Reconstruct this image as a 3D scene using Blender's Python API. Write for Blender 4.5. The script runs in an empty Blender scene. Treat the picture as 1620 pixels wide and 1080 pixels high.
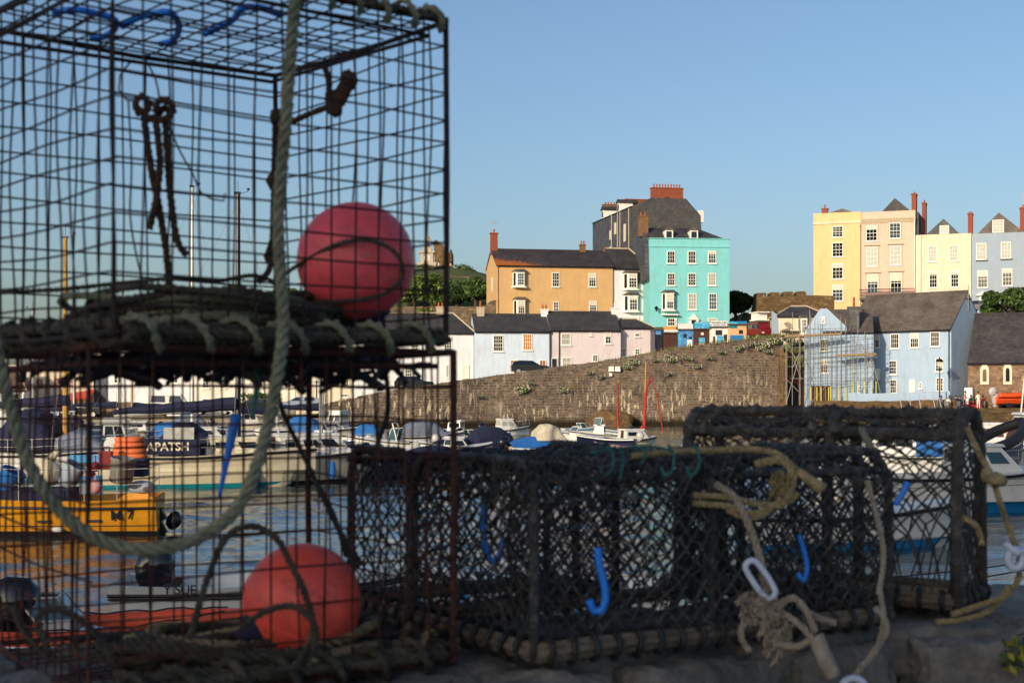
import bpy, math, random
import numpy as np
from mathutils import Vector, Matrix, noise as mnoise
R = random.Random(7)
SC = bpy.context.scene
COL = SC.collection
F = 2250.0; CZ = 3.6; HY = 618.0; CX = 810.0
rad = math.radians

def P(px, py, d):
    """point that stands d metres in front of the viewer in the direction of a photo pixel"""
    return Vector(((px - CX) / F * d, d, CZ - (py - HY) / F * d))

def hexc(h):
    h = h.lstrip('#')
    v = [int(h[i:i+2], 16) / 255 for i in (0, 2, 4)]
    return tuple((c / 12.92 if c <= .04045 else ((c + .055) / 1.055) ** 2.4) for c in v) + (1,)

# ------------------------------------------------------------------ materials
def nn(nt, t, **kw):
    n = nt.nodes.new(t)
    for k, v in kw.items():
        if k.startswith('i_'):
            n.inputs[k[2:].replace('_', ' ')].default_value = v
        else:
            setattr(n, k, v)
    return n

def lk(nt, a, b): nt.links.new(a, b)

def mixc(nt, fac, a, b, blend='MIX'):
    m = nn(nt, 'ShaderNodeMix', data_type='RGBA', blend_type=blend)
    for s, v in ((m.inputs[0], fac), (m.inputs[6], a), (m.inputs[7], b)):
        if isinstance(v, (int, float, tuple)): s.default_value = v
        else: lk(nt, v, s)
    return m.outputs[2]

def ramp(nt, fac, stops):
    r = nn(nt, 'ShaderNodeValToRGB')
    el = r.color_ramp.elements
    while len(el) < len(stops): el.new(.5)
    for e, (p, c) in zip(el, stops):
        e.position = p
        e.color = c if isinstance(c, tuple) else (c, c, c, 1)
    lk(nt, fac, r.inputs[0])
    return r.outputs[0]

def coords(nt, scale=(1, 1, 1), kind='Object'):
    tc = nn(nt, 'ShaderNodeTexCoord')
    mp = nn(nt, 'ShaderNodeMapping')
    mp.inputs['Scale'].default_value = scale
    lk(nt, tc.outputs[kind], mp.inputs[0])
    return mp.outputs[0]

def newmat(name):
    m = bpy.data.materials.new(name); m.use_nodes = True
    nt = m.node_tree
    return m, nt, nt.nodes['Principled BSDF']

def mat(name, col, rough=.7, metal=0, var=.18, scale=4, bump=0, bscale=None, spec=.5, stain=None, stain_amt=.0, ssc=(1, 1, .15), coat=0):
    """plain surface with soft real-world unevenness of tone"""
    m, nt, b = newmat(name)
    c = hexc(col) if isinstance(col, str) else tuple(col) + (1,)
    v = coords(nt)
    n = nn(nt, 'ShaderNodeTexNoise', i_Scale=scale, i_Detail=6, i_Roughness=.65)
    lk(nt, v, n.inputs['Vector'])
    dark = tuple(x * (1 - var) for x in c[:3]) + (1,)
    lite = tuple(min(1, x * (1 + var * .6)) for x in c[:3]) + (1,)
    out = ramp(nt, n.outputs[0], [(.3, dark), (.7, lite)])
    if stain:
        v2 = coords(nt, ssc)
        n2 = nn(nt, 'ShaderNodeTexNoise', i_Scale=2.2, i_Detail=8, i_Roughness=.7)
        lk(nt, v2, n2.inputs['Vector'])
        f = ramp(nt, n2.outputs[0], [(.5, 0.0), (.72, stain_amt)])
        out = mixc(nt, f, out, hexc(stain))
    lk(nt, out, b.inputs['Base Color'])
    b.inputs['Roughness'].default_value = rough
    b.inputs['Metallic'].default_value = metal
    b.inputs['Specular IOR Level'].default_value = spec
    b.inputs['Coat Weight'].default_value = coat
    if bump:
        n3 = nn(nt, 'ShaderNodeTexNoise', i_Scale=bscale or scale * 6, i_Detail=5)
        lk(nt, v, n3.inputs['Vector'])
        bp = nn(nt, 'ShaderNodeBump', i_Strength=bump, i_Distance=.02)
        lk(nt, n3.outputs[0], bp.inputs['Height']); lk(nt, bp.outputs[0], b.inputs['Normal'])
    return m

def rubble(name, cols, mortar, sc=2.2, streak=0, mort_w=.05, aspect=(1, 1, 1.6), bump=.8, lichen=None, dist=.05, course=None):
    """coursed rubble stone: irregular stones of several tones, recessed joints, optional pale streaks"""
    m, nt, b = newmat(name)
    v = coords(nt, aspect)
    nz = nn(nt, 'ShaderNodeTexNoise', i_Scale=sc * 1.3, i_Detail=2)
    lk(nt, v, nz.inputs['Vector'])
    vm = nn(nt, 'ShaderNodeVectorMath', operation='MULTIPLY_ADD')
    lk(nt, nz.outputs['Color'], vm.inputs[0]); vm.inputs[1].default_value = (.35 / sc,) * 3; lk(nt, v, vm.inputs[2])
    vo = nn(nt, 'ShaderNodeTexVoronoi', i_Scale=sc); lk(nt, vm.outputs[0], vo.inputs['Vector'])
    ve = nn(nt, 'ShaderNodeTexVoronoi', feature='DISTANCE_TO_EDGE', i_Scale=sc); lk(nt, vm.outputs[0], ve.inputs['Vector'])
    sep = nn(nt, 'ShaderNodeSeparateColor'); lk(nt, vo.outputs['Color'], sep.inputs[0])
    k = len(cols)
    stone = ramp(nt, sep.outputs[0], [(i / max(1, k - 1), hexc(c)) for i, c in enumerate(cols)])
    big = nn(nt, 'ShaderNodeTexNoise', i_Scale=.3, i_Detail=6, i_Roughness=.75); lk(nt, coords(nt), big.inputs['Vector'])
    stone = mixc(nt, ramp(nt, big.outputs[0], [(.35, .0), (.65, .75)]), stone, hexc(cols[0]))
    fine = nn(nt, 'ShaderNodeTexNoise', i_Scale=sc * 9, i_Detail=6, i_Roughness=.7); lk(nt, v, fine.inputs['Vector'])
    stone = mixc(nt, .6, stone, ramp(nt, fine.outputs[0], [(.25, .15), (.75, .92)]), 'OVERLAY')
    edge = ramp(nt, ve.outputs['Distance'], [(0, 1.0), (mort_w, 0.0)])
    if course:
        tcx = nn(nt, 'ShaderNodeTexCoord'); sp = nn(nt, 'ShaderNodeSeparateXYZ'); lk(nt, tcx.outputs['Object'], sp.inputs[0]); cb = nn(nt, 'ShaderNodeCombineXYZ')
        lk(nt, sp.outputs[0], cb.inputs[0]); lk(nt, sp.outputs[2], cb.inputs[1])
        wn = nn(nt, 'ShaderNodeTexNoise', i_Scale=1.1, i_Detail=3); lk(nt, tcx.outputs['Object'], wn.inputs['Vector'])
        va = nn(nt, 'ShaderNodeVectorMath', operation='MULTIPLY_ADD'); lk(nt, wn.outputs['Color'], va.inputs[0]); va.inputs[1].default_value = (.3, .2, 0); lk(nt, cb.outputs[0], va.inputs[2])
        br = nn(nt, 'ShaderNodeTexBrick', i_Scale=1, i_Mortar_Size=.028, i_Mortar_Smooth=.3, i_Bias=0, i_Brick_Width=course[0], i_Row_Height=course[1]); br.squash = .7; br.squash_frequency = 3
        br.inputs['Color1'].default_value = (.25, .25, .25, 1); br.inputs['Color2'].default_value = (.8, .8, .8, 1); br.inputs['Mortar'].default_value = (.5, .5, .5, 1)
        lk(nt, va.outputs[0], br.inputs['Vector'])
        stone = mixc(nt, .45, stone, br.outputs['Color'], 'OVERLAY')
        pm = nn(nt, 'ShaderNodeTexNoise', i_Scale=.8, i_Detail=4); lk(nt, tcx.outputs['Object'], pm.inputs['Vector'])
        em = nn(nt, 'ShaderNodeMath', operation='MULTIPLY'); lk(nt, br.outputs['Fac'], em.inputs[0]); lk(nt, ramp(nt, pm.outputs[0], [(.35, .15), (.6, .9)]), em.inputs[1]); edge = em.outputs[0]
    out = mixc(nt, edge, stone, hexc(mortar))
    if lichen:
        ln = nn(nt, 'ShaderNodeTexNoise', i_Scale=1.1, i_Detail=9, i_Roughness=.75); lk(nt, coords(nt), ln.inputs['Vector'])
        out = mixc(nt, ramp(nt, ln.outputs[0], [(.55, 0.0), (.68, .7)]), out, hexc(lichen))
    if streak:
        s1 = nn(nt, 'ShaderNodeTexNoise', i_Scale=1, i_Detail=4, i_Roughness=.6); lk(nt, coords(nt, (3.4, 3.4, .8)), s1.inputs['Vector'])
        s2 = nn(nt, 'ShaderNodeTexNoise', i_Scale=.13, i_Detail=4); lk(nt, coords(nt), s2.inputs['Vector'])
        f = nn(nt, 'ShaderNodeMath', operation='MULTIPLY')
        lk(nt, ramp(nt, s1.outputs[0], [(.565, 0.0), (.605, 1.0)]), f.inputs[0])
        # droppings and salt run down below the ledges: they thin out towards the top of the wall
        tc = nn(nt, 'ShaderNodeTexCoord'); sx = nn(nt, 'ShaderNodeSeparateXYZ'); lk(nt, tc.outputs['Object'], sx.inputs[0])
        hgt = nn(nt, 'ShaderNodeMapRange'); lk(nt, sx.outputs[2], hgt.inputs[0])
        hgt.inputs[1].default_value = 6.2; hgt.inputs[2].default_value = 1.6
        f2 = nn(nt, 'ShaderNodeMath', operation='MULTIPLY')
        lk(nt, ramp(nt, s2.outputs[0], [(.40, 0.05), (.54, 1.0)]), f2.inputs[0]); lk(nt, hgt.outputs[0], f2.inputs[1])
        lk(nt, f2.outputs[0], f.inputs[1])
        f3 = nn(nt, 'ShaderNodeMath', operation='MULTIPLY'); lk(nt, f.outputs[0], f3.inputs[0]); f3.inputs[1].default_value = streak
        out = mixc(nt, f3.outputs[0], out, hexc('#dccaa8'))
        # weed and wet stone in the tide zone
        wet = nn(nt, 'ShaderNodeMapRange'); lk(nt, sx.outputs[2], wet.inputs[0])
        wet.inputs[1].default_value = 1.0; wet.inputs[2].default_value = .35
        out = mixc(nt, wet.outputs[0], out, hexc('#2e2618'))
    lk(nt, out, b.inputs['Base Color'])
    b.inputs['Roughness'].default_value = .9; b.inputs['Specular IOR Level'].default_value = .2
    hh = nn(nt, 'ShaderNodeMath', operation='MULTIPLY_ADD')
    lk(nt, ramp(nt, ve.outputs['Distance'], [(0, 0.0), (mort_w * 2, 1.0)]) if not course else ramp(nt, br.outputs['Fac'], [(0, 1.0), (1, 0.0)]), hh.inputs[0]); hh.inputs[1].default_value = 1; lk(nt, fine.outputs[0], hh.inputs[2])
    bp = nn(nt, 'ShaderNodeBump', i_Strength=bump, i_Distance=dist); lk(nt, hh.outputs[0], bp.inputs['Height'])
    lk(nt, bp.outputs[0], b.inputs['Normal'])
    return m

def slate(name, a, bcol, axis='x', lich=None, lich_amt=.0):
    m, nt, b = newmat(name)
    tc = nn(nt, 'ShaderNodeTexCoord'); s = nn(nt, 'ShaderNodeSeparateXYZ'); lk(nt, tc.outputs['Object'], s.inputs[0])
    cb = nn(nt, 'ShaderNodeCombineXYZ'); lk(nt, s.outputs[0 if axis == 'x' else 1], cb.inputs[0]); lk(nt, s.outputs[2], cb.inputs[1])
    br = nn(nt, 'ShaderNodeTexBrick', i_Scale=1, i_Mortar_Size=.012, i_Bias=0, i_Brick_Width=.34, i_Row_Height=.13)
    br.inputs['Color1'].default_value = hexc(a); br.inputs['Color2'].default_value = hexc(bcol)
    br.inputs['Mortar'].default_value = tuple(x * .35 for x in hexc(a)[:3]) + (1,)
    lk(nt, cb.outputs[0], br.inputs['Vector'])
    n = nn(nt, 'ShaderNodeTexNoise', i_Scale=.7, i_Detail=8, i_Roughness=.7); lk(nt, tc.outputs['Object'], n.inputs['Vector'])
    out = mixc(nt, .75, br.outputs[0], ramp(nt, n.outputs[0], [(.3, .2), (.7, .8)]), 'OVERLAY')
    if lich:
        # lichen grows along the eaves and thins out up the slope
        n2 = nn(nt, 'ShaderNodeTexNoise', i_Scale=2.4, i_Detail=10, i_Roughness=.9); lk(nt, tc.outputs['Object'], n2.inputs['Vector'])
        h = nn(nt, 'ShaderNodeMapRange'); lk(nt, s.outputs[2], h.inputs[0])
        h.inputs[1].default_value = 20.2; h.inputs[2].default_value = 18.9
        g = nn(nt, 'ShaderNodeMapRange'); lk(nt, s.outputs[0], g.inputs[0])
        g.inputs[1].default_value = 9; g.inputs[2].default_value = 0
        ad = nn(nt, 'ShaderNodeMath', operation='MULTIPLY_ADD'); lk(nt, h.outputs[0], ad.inputs[0]); lk(nt, g.outputs[0], ad.inputs[1]); ad.inputs[1].default_value = 1
        lk(nt, g.outputs[0], ad.inputs[1])
        n3 = nn(nt, 'ShaderNodeMath', operation='MULTIPLY_ADD'); lk(nt, n2.outputs[0], n3.inputs[0]); n3.inputs[1].default_value = 2.2; n3.inputs[2].default_value = -.78; lk(nt, n3.outputs[0], ad.inputs[2])
        out = mixc(nt, ramp(nt, ad.outputs[0], [(.74, 0.0), (.86, lich_amt)]), out, hexc(lich))
    lk(nt, out, b.inputs['Base Color']); b.inputs['Roughness'].default_value = .62
    bp = nn(nt, 'ShaderNodeBump', i_Strength=.5, i_Distance=.02); lk(nt, br.outputs['Fac'], bp.inputs['Height']); bp.invert = True
    lk(nt, bp.outputs[0], b.inputs['Normal'])
    return m

def leafmat(name, col):
    m, nt, b = newmat(name)
    oi = nn(nt, 'ShaderNodeTexNoise', i_Scale=.9, i_Detail=3); lk(nt, coords(nt), oi.inputs['Vector'])
    c = hexc(col)
    out = ramp(nt, oi.outputs[0], [(.3, tuple(x * .6 for x in c[:3]) + (1,)), (.7, tuple(x * 1.3 for x in c[:3]) + (1,))])
    lk(nt, out, b.inputs['Base Color']); b.inputs['Roughness'].default_value = .6
    b.inputs['Subsurface Weight'].default_value = 0
    return m

def paint(name, col, **k):
    k.setdefault('rough', .75); k.setdefault('var', .07); k.setdefault('scale', .9); k.setdefault('bump', .15); k.setdefault('bscale', 14)
    k.setdefault('stain', '#8a7a62'); k.setdefault('stain_amt', .34)
    return mat(name, col, **k)

M = dict(
    ochre=paint('ochre render', (.62,.37,.15)), white=paint('white render', (.76,.73,.72)), turq=paint('turquoise render', (.2,.57,.56)),
    paleblue=paint('pale blue render', (.58,.66,.74)), pinkish=paint('dusky pink render', (.66,.565,.55)), cream=paint('cream render', (.76,.68,.56)),
    yellow=paint('yellow render', (.76,.50,.23)), pink=paint('salmon pink render', (.80,.46,.335)), creamy=paint('pale yellow render', (.74,.60,.42)),
    bluegrey=paint('blue grey render', (.31,.37,.43)), blue=paint('sky blue render', (.36,.47,.58)), creamdk=paint('warm cream render', (.72,.6,.42)),
    frame=mat('white joinery', '#e8e2d4', .5, var=.06), redframe=mat('red joinery', '#a82a1c', .5), stonetrim=mat('stone trim', '#b9a78c', .85),
    glass=mat('window glass', '#10151b', .06, var=.5, scale=.8, spec=.8), glassb=mat('sky lit window glass', '#3a454e', .08, var=.5, scale=1.4, spec=.8), glassc=mat('window glass with dim room', '#2a211a', .08, var=.6, scale=1.6, spec=.8), warmglass=mat('orange curtain behind glass', '#c57a30', .2, spec=.6),  # glassb has a sky reflection painted into its base colour
    redglass=mat('red curtain behind glass', '#a8604a', .2, spec=.6), blind=mat('window blind', '#cfc4ae', .8, var=.08), paleglass=mat('net curtain behind glass', '#a8a699', .25, spec=.6, var=.3),
    slate=slate('dark slate', '#34302f', '#4a4442'), slate2=slate('blue grey slate', '#3b3735', '#4b4744'), slatelich=slate('lichened slate', '#39312f', '#4a403e', lich='#a85f1c', lich_amt=.95),
    slatebrown=slate('brown slate', '#5a5048', '#6d6156'), slatehang=slate('hung slate', '#4a4845', '#5b5854'), slatehangy=slate('hung slate side', '#45454a', '#55555a', axis='y'),
    slatey=slate('slate sideways', '#2e3034', '#43464c', axis='y'), tile=slate('brown tile', '#5a4436', '#6d5444'),
    brick=mat('red brick', '#8f4a30', .9, var=.35, scale=6, bump=.5), brickbrown=mat('brown brick', '#7d5a3a', .9, var=.35, scale=6, bump=.5), terracotta=mat('terracotta pot', '#a3552c', .8),
    seawall=rubble('harbour wall stone', ['#4d443d', '#80705e', '#67594c', '#9a846d', '#5a4f48', '#8a7865'], '#a28d75', sc=2.6, streak=.95, lichen='#7d6a3c', aspect=(1, 1, 2.0), mort_w=.035, course=(.62, .27)),
    parapetstone=mat('worn parapet stone', '#6e6962', .9, var=.75, scale=3.2, bump=1.0, bscale=30, stain='#4a463f', stain_amt=.8, ssc=(7, 7, 7)), wallstone=rubble('garden wall stone', ['#5d4c3a', '#84705a', '#6b5a48', '#988468'], '#6a5b49', sc=2.2),
    castlestone=rubble('castle stone', ['#5a4630', '#7d6242', '#6a5238', '#8f7450'], '#5a4834', sc=1.7),
    churchstone=rubble('church stone', ['#6d5442', '#a08468', '#7e6450', '#8f7660', '#594638'], '#8d7860', sc=2.0),
    quaystone=rubble('quay stone', ['#4a3b28', '#6e5a3c', '#5c4a32'], '#55452f', sc=1.6, aspect=(1, 1, 2), course=(.7, .3)),
    parapet=rubble('parapet stone', ['#4a4744', '#63605b', '#55514d', '#716c66'], '#201e1c', sc=14, mort_w=.0, aspect=(1, 1, 1), bump=.9, dist=.012, lichen='#6a6552'),
    mortar=mat('dark mortar', '#1d1c1a', .95, scale=20, bump=.6),
    asphalt=mat('road asphalt', '#4d4a47', .9, scale=3), palecon=mat('pale quay concrete', (.48,.45,.40), .9, scale=1.5, bump=.3), concrete=mat('quay concrete', '#8d8068', .9, scale=1.5, bump=.3),
    earth=mat('hill grass', '#4c5322', .95, scale=.6, var=.45, bump=.6), sand=mat('seabed', '#3c3527', .9),
    black=mat('black rubber', '#161617', .55, var=.4, scale=30, bump=.4, bscale=80), ironblack=mat('black ironwork', '#131315', .5),
    rust=mat('rusted steel', '#42211a', .85, var=.6, scale=40, bump=.7, bscale=160, stain='#743a22', stain_amt=.8, ssc=(14, 14, 14)),
    rustdk=mat('dark rusted wire', '#211310', .75, var=.6, scale=40, bump=.5, bscale=160, stain='#3b1a0e', stain_amt=.8, ssc=(9, 9, 9)),
    ropegrey=mat('weathered grey green rope', '#8f8f76', .95, var=.4, scale=35, bump=.8, bscale=260, stain='#5c6a5c', stain_amt=.6, ssc=(9, 9, 9)),
    ropedk=mat('dark tarred rope', '#4c463b', .95, var=.5, scale=30, bump=.8, bscale=260, stain='#7c7460', stain_amt=.6, ssc=(12, 12, 12)),
    ropebrown=mat('brown hanging rope', '#553a26', .95, var=.5, scale=40, bump=.8, bscale=260),
    ropetan=mat('tan rope', '#b09c70', .95, var=.35, scale=40, bump=.8, bscale=260, stain='#5d4f38', stain_amt=.7, ssc=(12, 12, 12)),
    ropewhite=mat('dirty white rope', '#b8a894', .95, var=.3, scale=40, bump=.8, bscale=260, stain='#6b5a48', stain_amt=.6, ssc=(12, 12, 12)),
    ropeteal=mat('teal twine', '#2c6a69', .9, var=.4, scale=40, bump=.6, bscale=200),
    driftwood=mat('weathered driftwood bars', '#6b6052', .9, var=.4, scale=18, bump=.6, bscale=120, stain='#3a332b', stain_amt=.7, ssc=(4, 4, 12)), net=mat('black netting twine', '#2f2e2d', .5, var=.6, scale=25, bump=.6, bscale=220, stain='#837d74', stain_amt=.6, ssc=(16, 16, 16)),
    netgrey=mat('dried grey netting twine', '#423e38', .6, var=.5, scale=25, bump=.6, bscale=220, stain='#867c70', stain_amt=.7, ssc=(14, 14, 14)),
    bluehook=mat('blue plastic', '#0a74d8', .4, var=.2, scale=20), tealplastic=mat('teal plastic', '#1d7a70', .5),
    whiteplastic=mat('white plastic', '#b9c0d0', .4, var=.12, scale=25),
    buoyred=mat('faded red buoy', (.86,.095,.115), .45, var=.14, scale=6, stain='#8a4a46', stain_amt=.75, ssc=(9, 9, 14), bump=.1, bscale=90),
    buoyred2=mat('bright red buoy', (.90,.095,.06), .45, var=.14, scale=6, stain='#8a4038', stain_amt=.75, ssc=(9, 9, 14), bump=.1, bscale=90),
    navy=mat('navy canvas', '#171b38', .85, var=.25, scale=3, bump=.4, bscale=9), royal=mat('blue canvas', '#1c62a4', .85, var=.15, scale=3, bump=.3, bscale=9),
    greycanvas=mat('grey canvas', '#6c7280', .85, scale=3, bump=.3, bscale=9), creamcanvas=mat('cream canvas', '#c9bda0', .85, var=.12, scale=3, bump=.3, bscale=9),
    gel=mat('white gelcoat', '#d9d5cb', .3, var=.08, scale=2, stain='#9a8a68', stain_amt=.25, ssc=(1, 1, .3)), gelcream=mat('cream gelcoat', '#d2c4a4', .35, var=.1, scale=2, stain='#8d7a54', stain_amt=.3, ssc=(1, 1, .3)),
    hullyellow=mat('yellow hull paint', '#d8911c', .4, var=.16, scale=1.6, stain='#7a5418', stain_amt=.4, ssc=(1, 1, .6)),
    coilorange=mat('faded orange hose', '#e0713c', .7, var=.2), hullorange=mat('orange tube', '#e2501c', .5, var=.12), hullred=mat('red hull paint', '#b83422', .45, var=.15), hullblue=mat('blue hull paint', '#1f7cb4', .4, var=.12),
    hullnavy=mat('navy hull paint', '#141a34', .35, var=.2), teal=mat('teal boot stripe', '#127a82', .5), dkstripe=mat('black stripe', '#101012', .5),
    wood=mat('varnished wood', '#8a5a22', .4, var=.3, scale=5), woodraw=mat('scaffold board', '#a08258', .9, var=.25, scale=6), brownboard=mat('dark brown boards', '#4d2a1c', .7, var=.3, scale=5),
    alu=mat('spar aluminium', '#b8b4aa', .4, metal=.3), sparblack=mat('black spar', '#14130f', .4), spargold=mat('gold spar', '#b98a3a', .4), steel=mat('galvanised tube', '#9a958c', .5, metal=.4),
    motor=mat('black engine cowl', '#0b0d12', .18, var=.2, coat=.4), motorgrey=mat('silver engine cowl', '#b4b0a8', .3), screen=mat('tinted windscreen', '#28484c', .08, spec=.8, var=.2),
    redsail=mat('tan red sailcloth', '#a3321c', .85, var=.25, scale=6, bump=.3), yelsleeve=mat('yellow sleeve', '#d3c53a', .6),
    carsilver=mat('silver car paint', '#8d99a8', .25, metal=.3, coat=.5), cardark=mat('dark car paint', '#171b22', .2, coat=.5), carwhite=mat('white car paint', '#d8d4ca', .3, coat=.3), carred=mat('red car paint', '#7a1a1a', .3, coat=.3),
    tyre=mat('tyre', '#121212', .85), rim=mat('alloy rim', '#a6a6a6', .4, metal=.5), lamp=mat('lamp glass', '#d8d2c0', .2),
    skin=mat('skin', '#b98464', .6), hairdk=mat('dark hair', '#20150e', .8), clothw=mat('white cloth', '#ddd8cc', .9), clothg=mat('grey cloth', '#77716c', .9), clothn=mat('navy cloth', '#1b2030', .9),
    clothp=mat('pink cloth', '#c58b88', .9), clothr=mat('red cloth', '#b02a2a', .9), clothgr=mat('green cloth', '#2f6b4a', .9),
    bark=mat('bark', '#4a3a28', .95, scale=8, bump=.8), leafd=leafmat('dark leaves', '#2c421c'), leafm=leafmat('mid leaves', '#52692a'), leafl=leafmat('sunny leaves', '#838f3a'), leafy=leafmat('yellow leaves', '#8a8528'),  # leaf tones are mixed at random through each crown
    flower=mat('pale flowers', '#cfc3b4', .8), heather=mat('dry stems', '#6f5636', .9), signblue=mat('painted blue panel', '#3c86c4', .6, var=.35, scale=5, stain='#d8d0b4', stain_amt=.6, ssc=(2, 2, 2)), signcyan=mat('painted cyan sign', '#32a2cc', .6, var=.3, scale=4, stain='#d8e6e4', stain_amt=.8, ssc=(1.5, 1.5, 2)),
    signorange=mat('orange sign', '#dc9448', .6, var=.25, scale=4), signwhite=mat('white sign', '#e4ddd0', .6), signblk=mat('blackboard', '#23242a', .8), signpeach=mat('peach painted kiosk', '#e0ac7c', .7, var=.1, scale=2), lettering=mat('dark lettering', '#15182a', .6), letterpale=mat('pale lettering', '#d6c8aa', .6),
)

# ------------------------------------------------------------------ mesh building
class MB:
    def __init__(s): s.v = []; s.f = []; s.m = []
    def add(s, vs, fs, mi=0):
        o = len(s.v); s.v += [tuple(p) for p in vs]
        s.f += [tuple(i + o for i in f) for f in fs]; s.m += [mi] * len(fs)
    def box(s, x0, x1, y0, y1, z0, z1, mi=0):
        s.hexa([(x0, y0, z0), (x1, y0, z0), (x1, y1, z0), (x0, y1, z0)], [(x0, y0, z1), (x1, y0, z1), (x1, y1, z1), (x0, y1, z1)], mi)
        return s
    def hexa(s, b, t, mi=0):
        n = len(b)
        fs = [tuple(range(n))[::-1], tuple(range(n, 2 * n))] + [(i, (i + 1) % n, n + (i + 1) % n, n + i) for i in range(n)]
        s.add(list(b) + list(t), fs, mi); return s
    def prism(s, poly, a, b, axis='y', mi=0):
        """closed prism of a 2-D outline swept from a to b"""
        f = {'y': lambda p, t: (p[0], t, p[1]), 'x': lambda p, t: (t, p[0], p[1]), 'z': lambda p, t: (p[0], p[1], t)}[axis]
        return s.hexa([f(p, a) for p in poly], [f(p, b) for p in poly], mi)
    def slab(s, q, t, mi=0):
        q = [Vector(p) for p in q]
        n = (q[1] - q[0]).cross(q[-1] - q[0]).normalized() * t
        return s.hexa([p - n for p in q], q, mi)
    def tube(s, pts, r, n=6, mi=0, closed=False, caps=True):
        pts = [Vector(p) for p in pts]; k = len(pts)
        rs = r if isinstance(r, (list, tuple)) else [r] * k
        ta = []
        for i in range(k):
            a = pts[(i - 1) % k] if (closed or i > 0) else pts[i]
            b = pts[(i + 1) % k] if (closed or i < k - 1) else pts[i]
            t = (b - a)
            ta.append(t.normalized() if t.length > 1e-9 else Vector((0, 0, 1)))
        u = ta[0].orthogonal().normalized(); vs = []
        for i in range(k):
            u = (u - ta[i] * u.dot(ta[i]))
            u = u.normalized() if u.length > 1e-6 else ta[i].orthogonal().normalized()
            w = ta[i].cross(u)
            for j in range(n):
                a = 2 * math.pi * j / n
                vs.append(pts[i] + (u * math.cos(a) + w * math.sin(a)) * rs[i])
        fs = []
        for i in range(k if closed else k - 1):
            i2 = (i + 1) % k
            for j in range(n):
                fs.append((i * n + j, i * n + (j + 1) % n, i2 * n + (j + 1) % n, i2 * n + j))
        if caps and not closed: fs += [tuple(range(n))[::-1], tuple(range((k - 1) * n, k * n))]
        s.add(vs, fs, mi); return s
    def bar(s, a, b, r, n=5, mi=0): return s.tube([a, b], r, n, mi)
    def rope(s, pts, r, strands=3, pitch=None, mi=0, closed=False, sides=5, step=None):
        pts = spline(pts, step or r * 1.0, closed); k = len(pts)
        pitch = pitch or r * 5.5
        u = (pts[1] - pts[0]).orthogonal().normalized(); L = 0; fr = []
        for i in range(k):
            a = pts[max(0, i - 1)]; b = pts[min(k - 1, i + 1)]; t = (b - a).normalized()
            u = (u - t * u.dot(t)).normalized(); fr.append((u.copy(), t.cross(u), L))
            if i < k - 1: L += (pts[i + 1] - pts[i]).length
        for q in range(strands):
            pp = []
            for p, (u, w, l) in zip(pts, fr):
                a = 2 * math.pi * (l / pitch + q / strands)
                pp.append(p + (u * math.cos(a) + w * math.sin(a)) * r * .6)
            s.tube(pp, r * .5, sides, mi)
        return s
    def ball(s, c, r, n=12, mi=0, sc=(1, 1, 1), jit=0):
        c = Vector(c); vs = []; fs = []; m = n // 2
        for i in range(m + 1):
            th = math.pi * i / m
            for j in range(n):
                ph = 2 * math.pi * j / n; q = r * (1 + (R.uniform(-jit, jit) if jit else 0))
                vs.append((c.x + q * sc[0] * math.sin(th) * math.cos(ph), c.y + q * sc[1] * math.sin(th) * math.sin(ph), c.z + q * sc[2] * math.cos(th)))
        for i in range(m):
            for j in range(n):
                fs.append((i * n + j, (i + 1) * n + j, (i + 1) * n + (j + 1) % n, i * n + (j + 1) % n))
        s.add(vs, fs, mi); return s
    def lathe(s, prof, c=(0, 0, 0), n=12, mi=0, axis=None):
        vs = []; fs = []; k = len(prof)
        rot = Vector((0, 0, 1)).rotation_difference(Vector(axis)).to_matrix() if axis else Matrix.Identity(3)
        for r, z in prof:
            for j in range(n):
                a = 2 * math.pi * j / n
                vs.append(Vector(c) + rot @ Vector((r * math.cos(a), r * math.sin(a), z)))
        for i in range(k - 1):
            for j in range(n): fs.append((i * n + j, i * n + (j + 1) % n, (i + 1) * n + (j + 1) % n, (i + 1) * n + j))
        fs += [tuple(range(n))[::-1], tuple(range((k - 1) * n, k * n))]
        s.add(vs, fs, mi); return s
    def build(s, name, mats, parent=None, smooth=False, world=False, label=None):
        """one mesh object; world=True: the points are world points, re-based on the parent or on the thing's own foot"""
        vs = s.v; loc = None
        if world:
            if parent is not None:
                inv = wmat(parent).inverted(); vs = [tuple(inv @ Vector(p)) for p in vs]
            else:
                a = np.array(vs); loc = Vector(((a[:, 0].min() + a[:, 0].max()) / 2, (a[:, 1].min() + a[:, 1].max()) / 2, a[:, 2].min()))
                vs = [tuple(Vector(p) - loc) for p in vs]
        me = bpy.data.meshes.new(name); me.from_pydata(vs, [], s.f)
        for m in (mats if isinstance(mats, (list, tuple)) else [mats]): me.materials.append(m if not isinstance(m, str) else M[m])
        if isinstance(mats, (list, tuple)) and len(mats) > 1: me.polygons.foreach_set('material_index', s.m)
        if smooth: me.polygons.foreach_set('use_smooth', [True] * len(s.f))
        me.update()
        o = bpy.data.objects.new(name, me); COL.objects.link(o)
        if parent is not None: o.parent = parent
        elif loc is not None: o.location = loc
        if label: o['label'] = label
        return o

def wmat(o):
    m = Matrix.LocRotScale(o.location, o.rotation_euler, o.scale)
    return wmat(o.parent) @ m if o.parent else m

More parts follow.
